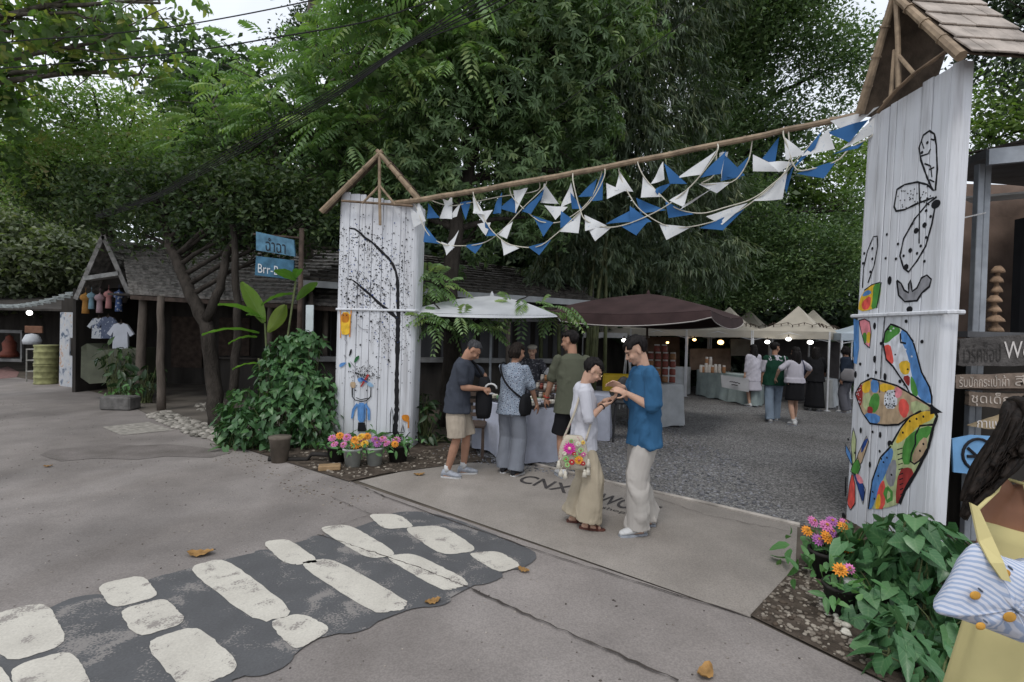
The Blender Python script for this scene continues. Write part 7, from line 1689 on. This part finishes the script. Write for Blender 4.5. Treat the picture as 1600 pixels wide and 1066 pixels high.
def skirt(mat, z0, z1, r0, r1, part='skirt', folds=.012):
    def f(J):
        T = J['T']; mb = MB(); n = 48; rg = []
        for k in range(12):
            fz = k/11; z = z1+(z0-z1)*fz; rr = r1+(r0-r1)*fz
            rg.append([T(V((rr+folds*(1-fz)*math.sin(i*2*math.pi/n*9+J['seed']))*math.cos(2*math.pi*i/n), (rr*.82+folds*(1-fz)*math.sin(i*2*math.pi/n*9+1))*math.sin(2*math.pi*i/n), z)) for i in range(n)])
        mb.loft(rg); mb.build(part, mat, J['t'], True)
    return f
def Wp(J, p):
    a = J['t'].rotation_euler.z; q = Vector(p)*J['s']; return Vector(J['t'].location)+Matrix.Rotation(a, 3, 'Z') @ q
Mslate = Mcloth('tee_slate', (.055, .062, .080)); Mbeige = Mcloth('shorts_beige', (.42, .36, .29)); Mblk = Mcloth('cloth_black', (.016, .016, .018)); Mgrey = Mcloth('trousers_grey', (.20, .215, .25)); Mkhaki = Mcloth('tee_khaki', (.095, .10, .072))
Mblus = Mcloth('blouse_white', (.55, .55, .60)); Mlinen = Mcloth('linen_beige', (.42, .36, .27)); Mden = Mcloth('tee_denim_blue', (.038, .115, .225)); Mstone = Mcloth('trousers_stone', (.46, .43, .40)); Mgreen = Mcloth('vest_green', (.015, .055, .035)); Mjean = Mcloth('jeans_pale', (.23, .29, .37)); Mwt = Mcloth('tee_white', (.52, .50, .56))
def Mpatt():
    mt, nt, b = base('blouse_patterned', .85, .1); vo = _n(nt, 'ShaderNodeTexVoronoi'); vo.inputs['Scale'].default_value = 38; t = _n(nt, 'ShaderNodeTexCoord'); nt.links.new(t.outputs['Object'], vo.inputs['Vector'])
    nt.links.new(ramp(nt, vo.outputs['Distance'], [(.25, (.035, .045, .085)), (.42, (.36, .40, .46)), (.6, (.20, .24, .30))]), b.inputs[0]); return mt
Mpat = Mpatt()
# ---- the shoppers
JA = person('man in a dark slate t-shirt and beige shorts looking down at his hands', gnd(714, 744), R(-96), H=1.70, g=1.05, lean=9, nod=42, feet=((-.10, .06, 12), (.10, -.10, -6)), hL=(-.06, .34, 1.13), hR=(.05, .30, 1.10), eL=(-1, -.1, .3), eR=(.5, -.7, -.5), skin=Msk1, hairm=Mhg, hair='neat', top=shirt(Mslate, .80, .72, 1.04), bottom=trousers(Mbeige, .50, .115, .112, .10), shoes=Mgrs, socks=True, curl=(1.0, 1.0), palm=((.6, 0, -.8), (-.6, 0, -.8)), seed=3)
JB = person('woman seen from behind in a blue patterned blouse and long grey trousers at the stall', gnd(797, 741), R(-28), H=1.64, g=1.0, lean=7, nod=12, yaw=-22, feet=((-.10, .02, 8), (.10, -.04, -8)), hL=(-.16, .36, .98), hR=(.26, .26, .86), eR=(.6, -.8, -.2), skin=Msk1, hairm=Mhbr, hair='bob', top=shirt(Mpat, .80, .85, 1.02), bottom=trousers(Mgrey, .07, .108, .105, .108, .0035), shoes=Mbks, female=True, seed=5)
JC = person('stall keeper in a pale flat cap reaching a packet over the table', V(.36, 8.75, 0), R(172), H=1.57, g=1.0, lean=6, nod=6, hL=(-.36, .42, 1.26), hR=(.12, .36, 1.05), eL=(-.4, .1, -1), skin=Msk2, hair='cap', top=shirt(Mcloth('top_mottled_dark', (.05, .05, .06), (.2, .2, .22), sc=30), .80, 1.1, 1.04), bottom=trousers(Mblk), shoes=Mbks, palm=((0, 0, -1), (-.9, 0, -.2)), seed=6, female=True)
JD = person('tall man in a khaki green t-shirt and black shorts facing the stall', gnd(890, 744), R(14), H=1.80, g=1.0, lean=3, yaw=48, nod=10, feet=((-.11, -.05, 6), (.12, .03, -10)), hL=(-.27, .20, .84), hR=(.12, .38, 1.02), eL=(-.6, -.8, -.2), skin=Msk1, hair='full', top=shirt(Mkhaki, .76, .86, 1.08), bottom=trousers(Mblk, .50, .105, .105, .1), shoes=Mwhs, socks=True, seed=7)
JE = person('woman in a white blouse and beige trousers looking at the phone she holds', gnd(908, 822), R(-97), H=1.56, g=.94, lean=0, nod=34, feet=((-.08, -.07, 6), (.09, .06, -8)), hL=(-.05, .22, 1.29), hR=(.05, .19, 1.25), eL=(-.5, -.3, -.9), eR=(.5, -.3, -.9), skin=Msk2, hairm=Mhb, hair='full', top=shirt(Mblus, .80, 1.12, 1.02, wr=.005, sl_r=.062), bottom=trousers(Mlinen, .10, .112, .118, .128, .006), shoes=Msand, curl=(.8, .8), palm=((.25, 0, 1), (-.25, 0, 1)), handdir=((.1, .9, .35), (-.1, .9, .35)), seed=8, female=True, vox=.006)
JF = person('young man in a blue t-shirt and pale baggy trousers pointing at the phone', gnd(1000, 829), R(97), H=1.77, g=.90, lean=3, nod=28, feet=((-.11, .06, 10), (.10, -.10, -8)), hL=(-.05, .17, 1.22), hR=(.05, .19, 1.27), eL=(-.5, -.5, -.8), eR=(.5, -.4, -.8), skin=Msk2, hairm=Mhb, hair='full', top=shirt(Mden, .77, .95, 1.10, wr=.005, sl_r=.064), bottom=trousers(Mstone, .06, .112, .105, .098, .007), shoes=Mwhs, curl=(.5, .5), palm=((.5, 0, -.6), (-.6, 0, -.5)), handdir=((0, .9, .35), (0, .9, .3)), seed=9, point=True, vox=.006)
far = 'visitors strolling by the market tents'
JG = person('distant woman in a white shirt and white skirt with her back turned by the banner', gnd(1176, 636), R(10), H=1.60, g=.95, lean=3, skin=Msk2, hair='long', top=shirt(Mwt, .72, 1.6, 1.15, sl_r=.055), bottom=skirt(Mwt, .46, .98, .24, .16), shoes=Mwhs, vox=.011, seed=11, female=True, group=far)
JH = person('man in a dark green vest and pale jeans walking away among the tents', gnd(1208, 659), R(-12), H=1.68, g=1.04, yaw=-58, feet=((-.10, -.12, 5), (.10, .16, -8)), hR=(.16, .24, 1.12), skin=Msk1, hair='full', top=shirt(Mwt, .86, 1.0, .98, wr=.003), bottom=trousers(Mjean, .06, .105, .09, .085), shoes=Mwhs, vox=.010, seed=12, group=far)
shirt(Mgreen, .80, .12, 1.12, grow=.03, collar=Mwt, part='vest')(JH)
JI = person('girl in a white t-shirt and short black skirt walking away among the tents', gnd(1240, 664), R(6), H=1.60, g=1.05, feet=((-.09, -.12, 4), (.10, .12, -4)), hL=(-.34, .18, 1.02), hR=(.34, .16, 1.04), eL=(-1, -.4, 0), eR=(1, -.4, 0), skin=Msk2, hair='long', top=shirt(Mwt, .94, .8, 1.02), bottom=skirt(Mblk, .56, 1.0, .21, .165), shoes=Mwhs, socks=True, vox=.010, seed=13, female=True, group=far)
JJ = person('person in a long black dress at the table by the right tent pole', gnd(1272, 642), R(-35), H=1.58, g=1.05, lean=6, hR=(.2, .36, 1.0), skin=Msk1, hair='long', top=shirt(Mblk, .80, 1.5, 1.1), bottom=skirt(Mblk, .10, .98, .25, .17), shoes=Mwhs, vox=.012, seed=14, female=True, group=far)
JK = person('person in a dark top and grey trousers half behind the butterfly pillar', gnd(1322, 645), R(40), H=1.62, g=1.05, lean=5, skin=Msk1, hair='bob', top=shirt(Mcloth('top_navy', (.02, .028, .045)), .80, 1.3, 1.06), bottom=trousers(Mcloth('trousers_dim_grey', (.12, .12, .14)), .06, .11, .1, .1), shoes=Mwhs, vox=.012, seed=15, group=far)
# ---- things they hold or wear
def strap(name, J, pts, r_, mat, parent=None, lab=None, cat=None):
    mb = MB(); P = [Wp(J, p) for p in pts]; Q = []
    for i in range(len(P)-1):
        p0, p1, p2, p3 = P[max(i-1, 0)], P[i], P[i+1], P[min(i+2, len(P)-1)]
        for k in range(6): f = k/6; Q.append(.5*((2*p1)+(p2-p0)*f+(2*p0-5*p1+4*p2-p3)*f*f+(3*p1-p0-3*p2+p3)*f**3))
    Q.append(P[-1]); mb.tube(Q, r_, 6); return mb.build(name, mat, parent, True)
def pouch(J, c, d, mat, name, lab, cat, rot=0, pts=None, sr=.012, squ=.6):
    """soft bag: rounded box sagging at the bottom, with strap"""
    C0 = Wp(J, c); t = thing(name, lab, cat, C0-V(0, 0, d[2]/2)); mb = MB(); a = J['t'].rotation_euler.z+rot; n = 20; rg = []
    rm = Matrix.Rotation(a, 3, 'Z')
    for k in range(9):
        f = k/8; z = (f-.5)*d[2]; k2 = (math.sin(math.pi*(.12+.80*f))**.35)*(1.08-.25*f)
        rg.append([C0+rm @ V(d[0]/2*k2*(abs(math.cos(q))**squ)*(1 if math.cos(q) > 0 else -1), d[1]/2*k2*(abs(math.sin(q))**squ)*(1 if math.sin(q) > 0 else -1), z) for q in [2*math.pi*i/n for i in range(n)]])
    mb.loft(rg); mb.build('bag_body', mat, t, True)
    if pts: strap('strap', J, pts, sr, mat, t)
    return t, C0
# man A: black backpack on his front, small white gadget, watch
t, c = pouch(JA, (-.10, .30, .98), (.30, .20, .50), Mblk, 'backpack', 'black backpack hanging in front of the man in beige shorts', 'backpack', pts=[(-.10, .28, 1.24), (-.13, .14, 1.42), (-.14, 0, 1.47), (-.12, -.10, 1.34)], sr=.018)
mb = MB(); p = Wp(JA, (0, .40, 1.10)); mb.tube([p+V(.07*math.cos(a*.5), -.01, .06*math.sin(a*.5)) for a in range(0, 11)], .012, 6); mb.single('white_ring', Msock, 'small white looped gadget held by the man in beige shorts', 'gadget', smooth=True)
# woman B: black crossbody
t, c = pouch(JB, (.19, .02, .93), (.10, .26, .26), Mblk, 'crossbody_bag', 'black crossbody bag on the hip of the woman in grey trousers', 'bag', pts=[(.18, -.06, 1.02), (.06, -.155, 1.14), (-.05, -.155, 1.27), (-.13, -.09, 1.42), (-.13, .03, 1.45), (-.02, .14, 1.28), (.14, .13, 1.04)], sr=.012)
# seller: cap and packet
mb = MB(); Hp = JC['Hp']; Hm = JC['Hm']; mb.ball(Hp((0, -.008, .075)), (.092, .112, .045), 18, rot=Hm); mb.ball(Hp((0, .095, .062)), (.058, .045, .010), 14, rot=Hm); mb.build('flat_cap', Mcloth('cap_cream', (.42, .39, .34)), JC['t'], True)
w_ = Wp(JC, JC['arms'][-1][2]+V(-.02, .10, -.02)); mb = MB(); mb.box(w_, (.20, .02, .13), rot=Euler((.5, .5, .2)).to_matrix(), bev=.008); mb.single('clear_packet', M('packet_clear', (.5, .5, .5), .3, .3, 30, .2), 'crinkled clear packet held out by the stall keeper in the cap', 'packet')
# man D: red bracelet
def ringon(J, sd, f, r_, mat, nm):
    sh, e, w_ = J['arms'][sd]; c = e.lerp(w_, f); d = (w_-e).normalized(); a = d.cross(V(.3, .2, 1)).normalized(); b = d.cross(a); mb = MB(); mb.tube([c+(a*math.cos(q*.524)+b*math.sin(q*.524))*r_ for q in range(13)], .006, 6); mb.build(nm, mat, J['t'], True)
ringon(JD, -1, .92, .031, M('red_thread', (.45, .03, .03), .7, .1, 5, 0), 'bracelet'); ringon(JE, 1, .90, .029, Mblk, 'watch'); ringon(JA, -1, .9, .033, Mblk, 'watch')
# woman E: glasses, phone, flower bag
mb = MB()
for sd in (-1, 1):
    c = JE['Hp']((sd*.031, .096, .0)); mb.tube([JE['Hp']((sd*.031+.021*math.cos(q*.628), .098, .001+.017*math.sin(q*.628))) for q in range(11)], .0022, 5)
    mb.tube([JE['Hp']((sd*.052, .096, .004)), JE['Hp']((sd*.074, .0, .008))], .0018, 4)
mb.tube([JE['Hp']((-.010, .100, .004)), JE['Hp']((.010, .100, .004))], .002, 4); mb.build('glasses', M('wire_gold', (.45, .35, .22), .3, .1, 5, 0, metal=.8), JE['t'])
p1 = (Wp(JE, JE['arms'][1][2])+Wp(JE, JE['arms'][-1][2]))/2+V(.10, 0, .045); rot = Euler((.1, -.75, .1)).to_matrix()
t = thing('phone', 'dark smartphone held between the hands of the woman in white', 'phone', p1); mb = MB(); mb.box(p1, (.145, .072, .009), rot=rot, bev=.003); mb.build('case', Mblk, t); mb = MB(); mb.box(p1+rot @ V(0, 0, .0052), (.135, .064, .001), rot=rot); mb.build('screen', M('screen_glass', (.05, .055, .07), .1, .1, 5, 0, .6), t)
cb_ = (.205, -.10, .80)
t, c = pouch(JE, cb_, (.09, .27, .30), Mcloth('crochet_cream', (.50, .45, .36), (.36, .16, .20), sc=55, thr=.62), 'flower_bag', 'cream crochet shoulder bag with big colourful flowers and white tassels', 'bag', pts=[(.19, -.20, .92), (.19, -.10, 1.18), (.145, -.01, 1.44), (.19, .07, 1.18), (.20, .02, .92)], sr=.010)
random.seed(77)
FC = [(.60, .06, .35), (.75, .38, .05), (.42, .03, .04), (.22, .42, .14), (.55, .12, .30), (.30, .50, .20), (.62, .60, .50), (.7, .5, .1)]
def rosette(c, r_, ci, pet=14):
    m_ = MB(); nrm = V(.05, -1, .1).normalized(); a0 = V(1, 0, 0); b0 = V(0, 0, 1)
    for i in range(pet):
        a = 2*math.pi*i/pet; d = a0*math.cos(a)+b0*math.sin(a); e = a0*-math.sin(a)+b0*math.cos(a); m_.add([c+nrm*.006, c+d*r_*.6+e*r_*.17+nrm*.012, c+d*r_+nrm*.004, c+d*r_*.6-e*r_*.17+nrm*.012], [(0, 1, 2, 3)])
    fo = m_.build('crochet_flower', M('yarn_%d' % ci, FC[ci], .9, .3, 60, 0), t); m2 = MB(); m2.ball(c+nrm*.012, r_*.25, 8); m2.build('flower_core', M('yarn_core_%d' % (ci % 2), ((.62, .5, .36), (.45, .1, .1))[ci % 2], .9, .3, 60, 0), fo, True, org=ORG[fo])
fy = c.y-.052
for dx, dz, r_, ci in ((-.045, .045, .062, 0), (.045, -.055, .045, 1), (-.02, -.075, .032, 2), (-.075, -.05, .032, 3), (.06, .03, .030, 5), (.035, .085, .028, 6), (.085, -.005, .026, 4), (.0, .0, .022, 2), (-.09, .0, .022, 6), (.015, -.01, .024, 3), (-.06, -.10, .028, 5), (.085, -.085, .024, 2), (-.03, .11, .022, 3), (.08, .10, .022, 7)): rosette(V(c.x+dx*.95, fy-.004, c.z+dz), r_, ci)
for dx, dz in ((-.11, -.15), (-.07, -.17), (.10, -.15), (.13, -.13), (.13, -.06), (-.13, -.08)):
    mb = MB(); q = V(c.x+dx, fy+.02, c.z+dz); mb.lathe(q-V(0, 0, .06), [(0, 0), (.024, 0), (.016, .04), (.012, .05), (.015, .06), (0, .072)], 9); mb.tube([q, q+V(-dx*.15, 0, .03)], .003, 4); mb.build('tassel', M('tassel_cream', (.58, .54, .46), .9, .15, 40, .2), t, True)
# far man: white tote; girl: navy strap; K: pale bag
pouch(JH, (.21, -.02, 1.05), (.08, .26, .32), Mwt, 'tote_bag', 'white tote bag on the shoulder of the man in the green vest', 'bag', pts=[(.22, -.10, 1.18), (.17, -.05, 1.44), (.22, .05, 1.18)], sr=.012)
pouch(JI, (.24, .16, .95), (.08, .2, .16), Mcloth('bag_navy', (.02, .03, .08)), 'shoulder_bag', 'small navy bag on the strap of the girl in the black skirt', 'bag', pts=[(.22, .06, 1.02), (.13, -.13, 1.2), (.11, -.09, 1.42), (.12, .02, 1.45)], sr=.009)
pouch(JK, (-.22, -.08, 1.0), (.16, .34, .30), Mcloth('bag_pale', (.24, .23, .24)), 'shoulder_bag', 'pale grey shoulder bag on the person in the dark top', 'bag', pts=[(-.18, -.2, 1.1), (-.02, -.16, 1.3), (.13, -.06, 1.45)], sr=.02)
def cami(J):
    mb = MB(); mb.loft(rings([(.90, .172, .130, 0), (1.0, .164, .124, 0), (1.12, .166, .126, .004), (1.22, .178, .130, .004), (1.27, .178, .128, .002)], J['T'], 32), caps=True); mb.build('top', MyT, J['t'], True)
    for sd in (-1, 1): m2 = MB(); m2.tube([J['T'](V(sd*.10, .10, 1.26)), J['T'](V(sd*.115, .03, 1.425)), J['T'](V(sd*.11, -.05, 1.425)), J['T'](V(sd*.10, -.115, 1.26))], .008, 6); m2.build('top_strap', MyT, J['t'], True)
# ---- the girl passing on the right, close to the camera
MyT = Mcloth('cloth_yellow', (.62, .54, .26))
JL = person('girl with long dark hair and bare arm in pale yellow at the right edge', V(1.67, 1.60, 0), R(-14), H=1.61, g=1.02, lean=4, nod=20, tilt=6, yaw=8, feet=((-.09, .10, 4), (.10, -.12, -6)), hR=(.22, .2, .86), hL=(.02, .25, 1.04), eL=(-.5, -.6, -.7), skin=Msk3, hairm=Mhbr, hair='long', top=cami, bottom=skirt(MyT, .22, 1.04, .33, .16, folds=.011), shoes=Mwhs, vox=.006, seed=21, female=True)
# hair falling forward over the left shoulder
hm = MB(); r2 = random.Random(5)
top_ = Wp(JL, JL['Hp']((-.05, .0, .03)))
for i in range(620):
    f = r2.random(); thick = i < 60
    e = at(1506+f*100+r2.uniform(-5, 5), 806-f*112+r2.uniform(-30, 12), 1.42+.12*r2.random()); s0 = top_+V(r2.uniform(-.045, .06), r2.uniform(-.07, .03), r2.uniform(-.04, .07)); m0 = s0.lerp(e, .32)+V(-.020+.02*f, -.030, .028)+V(r2.uniform(-.012, .012), r2.uniform(-.012, .012), 0); m1 = s0.lerp(e, .72)+V(-.018+.02*f, -.02, .02)+V(r2.uniform(-.012, .012), r2.uniform(-.01, .01), 0)
    P = [s0, m0, m1, e]; Q = []
    for j in range(3):
        p0, p1, p2, p3 = P[max(j-1, 0)], P[j], P[j+1], P[min(j+2, 3)]
        for k in range(6): g_ = k/6; Q.append(.5*((2*p1)+(p2-p0)*g_+(2*p0-5*p1+4*p2-p3)*g_*g_+(3*p1-p0-3*p2+p3)*g_**3))
    Q.append(e); hm.tube(Q, [(.022 if thick else .0024)*(1-.85*(j/len(Q))**2)+.0004 for j in range(len(Q))], 6 if thick else 4)
inv = (Matrix.Translation(JL['t'].location) @ Matrix.Rotation(R(-14), 4, 'Z') @ Matrix.Scale(JL['s'], 4)).inverted()
hm.v = [tuple(inv @ Vector(v_)) for v_ in hm.v]; hm.build('hair_lock', Mhbr, JL['t'], True)
# lemon print bag under her arm
def Mlemon():
    mt, nt, b = base('bag_striped', .8, .15); t = _n(nt, 'ShaderNodeTexCoord'); wv = _n(nt, 'ShaderNodeTexWave', wave_type='BANDS', bands_direction='DIAGONAL'); wv.inputs['Scale'].default_value = 34; wv.inputs['Distortion'].default_value = 1.4; wv.inputs['Detail'].default_value = 1; wv.inputs['Detail Scale'].default_value = 1.2
    nt.links.new(t.outputs['Object'], wv.inputs['Vector']); nt.links.new(ramp(nt, wv.outputs['Fac'], [(.3, (.33, .40, .55)), (.62, (.58, .60, .68))]), b.inputs[0]); bump(nt, b, noi(nt, 9, 4), .5, .02); return mt
t = thing('lemon_bag', 'blue and white striped shoulder bag printed with lemons under the arm of the girl', 'bag', at(1540, 990, 1.36)); Yb = 1.36
outl = [(1526, 838), (1500, 885), (1466, 947), (1461, 956), (1470, 961), (1500, 967), (1548, 985), (1600, 1006), (1660, 1000), (1690, 930), (1640, 870), (1580, 880)]
front = [at(x, y, Yb) for x, y in outl]; ctr = sum(front, V(0, 0, 0))/len(front); ring_ = smooth_poly([(p.x, p.z) for p in front], 1)
rg = []
for k, (sc2, dy) in enumerate(((.02, -.055), (.35, -.052), (.62, -.044), (.84, -.030), (.96, -.012), (1.0, .0), (.96, .014), (.84, .035), (.5, .06), (.02, .07))):
    rg.append([V(ctr.x+(x-ctr.x)*sc2, Yb+dy+.006*math.sin(x*60+z*30)*(sc2 < .99), ctr.z+(z-ctr.z)*sc2) for x, z in ring_])
mb = MB(); mb.loft(rg); mb.build('bag_body', Mlemon(), t, True)
Mlem = M('lemon_print', (.52, .27, .05), .8, .2, 30, 0); Mlf = M('leaf_print', (.09, .11, .15), .8, .2, 30, 0)
for (x, y, r_) in ((1500, 917, .0135), (1544, 945, .016), (1545, 884, .014), (1506, 962, .012), (1598, 978, .015), (1580, 925, .0145)):
    p = at(x, y, Yb); k = max(abs(p.x-ctr.x)/.145, abs(p.z-ctr.z)/.136); dy = -.060+.036*min(1, k)**2
    o_ = V(p.x, Yb+dy, p.z); mb = MB(); mb.ball(o_, (r_*1.1, .004, r_*.85), 12); mb.build('lemon_motif', Mlem, t, True)
    mb = MB(); mb.ball(o_+V(r_*.9, -.001, r_*1.1), (r_*.75, .003, r_*.22), 8, rot=Matrix.Rotation(.7, 3, 'Y')); mb.build('leaf_motif', Mlf, t, True)
sh_ = Wp(JL, JL['arms'][-1][0]); mb = MB()
for dxx in (0,): mb.tube([at(1523, 800, Yb+.01), sh_.lerp(at(1523, 800, Yb), .5)+V(0, -.03, .03), sh_+V(-.0+dxx, -.03, .075), sh_+V(.05+dxx, .05, .07)], [.005, .005, .005, .005], 8)
mb.build('strap', MyT, t, True)
mb = MB(); P = [at(1517, 786, 1.37), at(1529, 792, 1.37), at(1550, 838, 1.345), at(1569, 880, 1.31), at(1580, 910, 1.30), at(1566, 906, 1.30), at(1548, 880, 1.31), at(1530, 846, 1.345)]; mb.slab(P, (0, .006, 0)); mb.build('lining_flap', MyT, t)
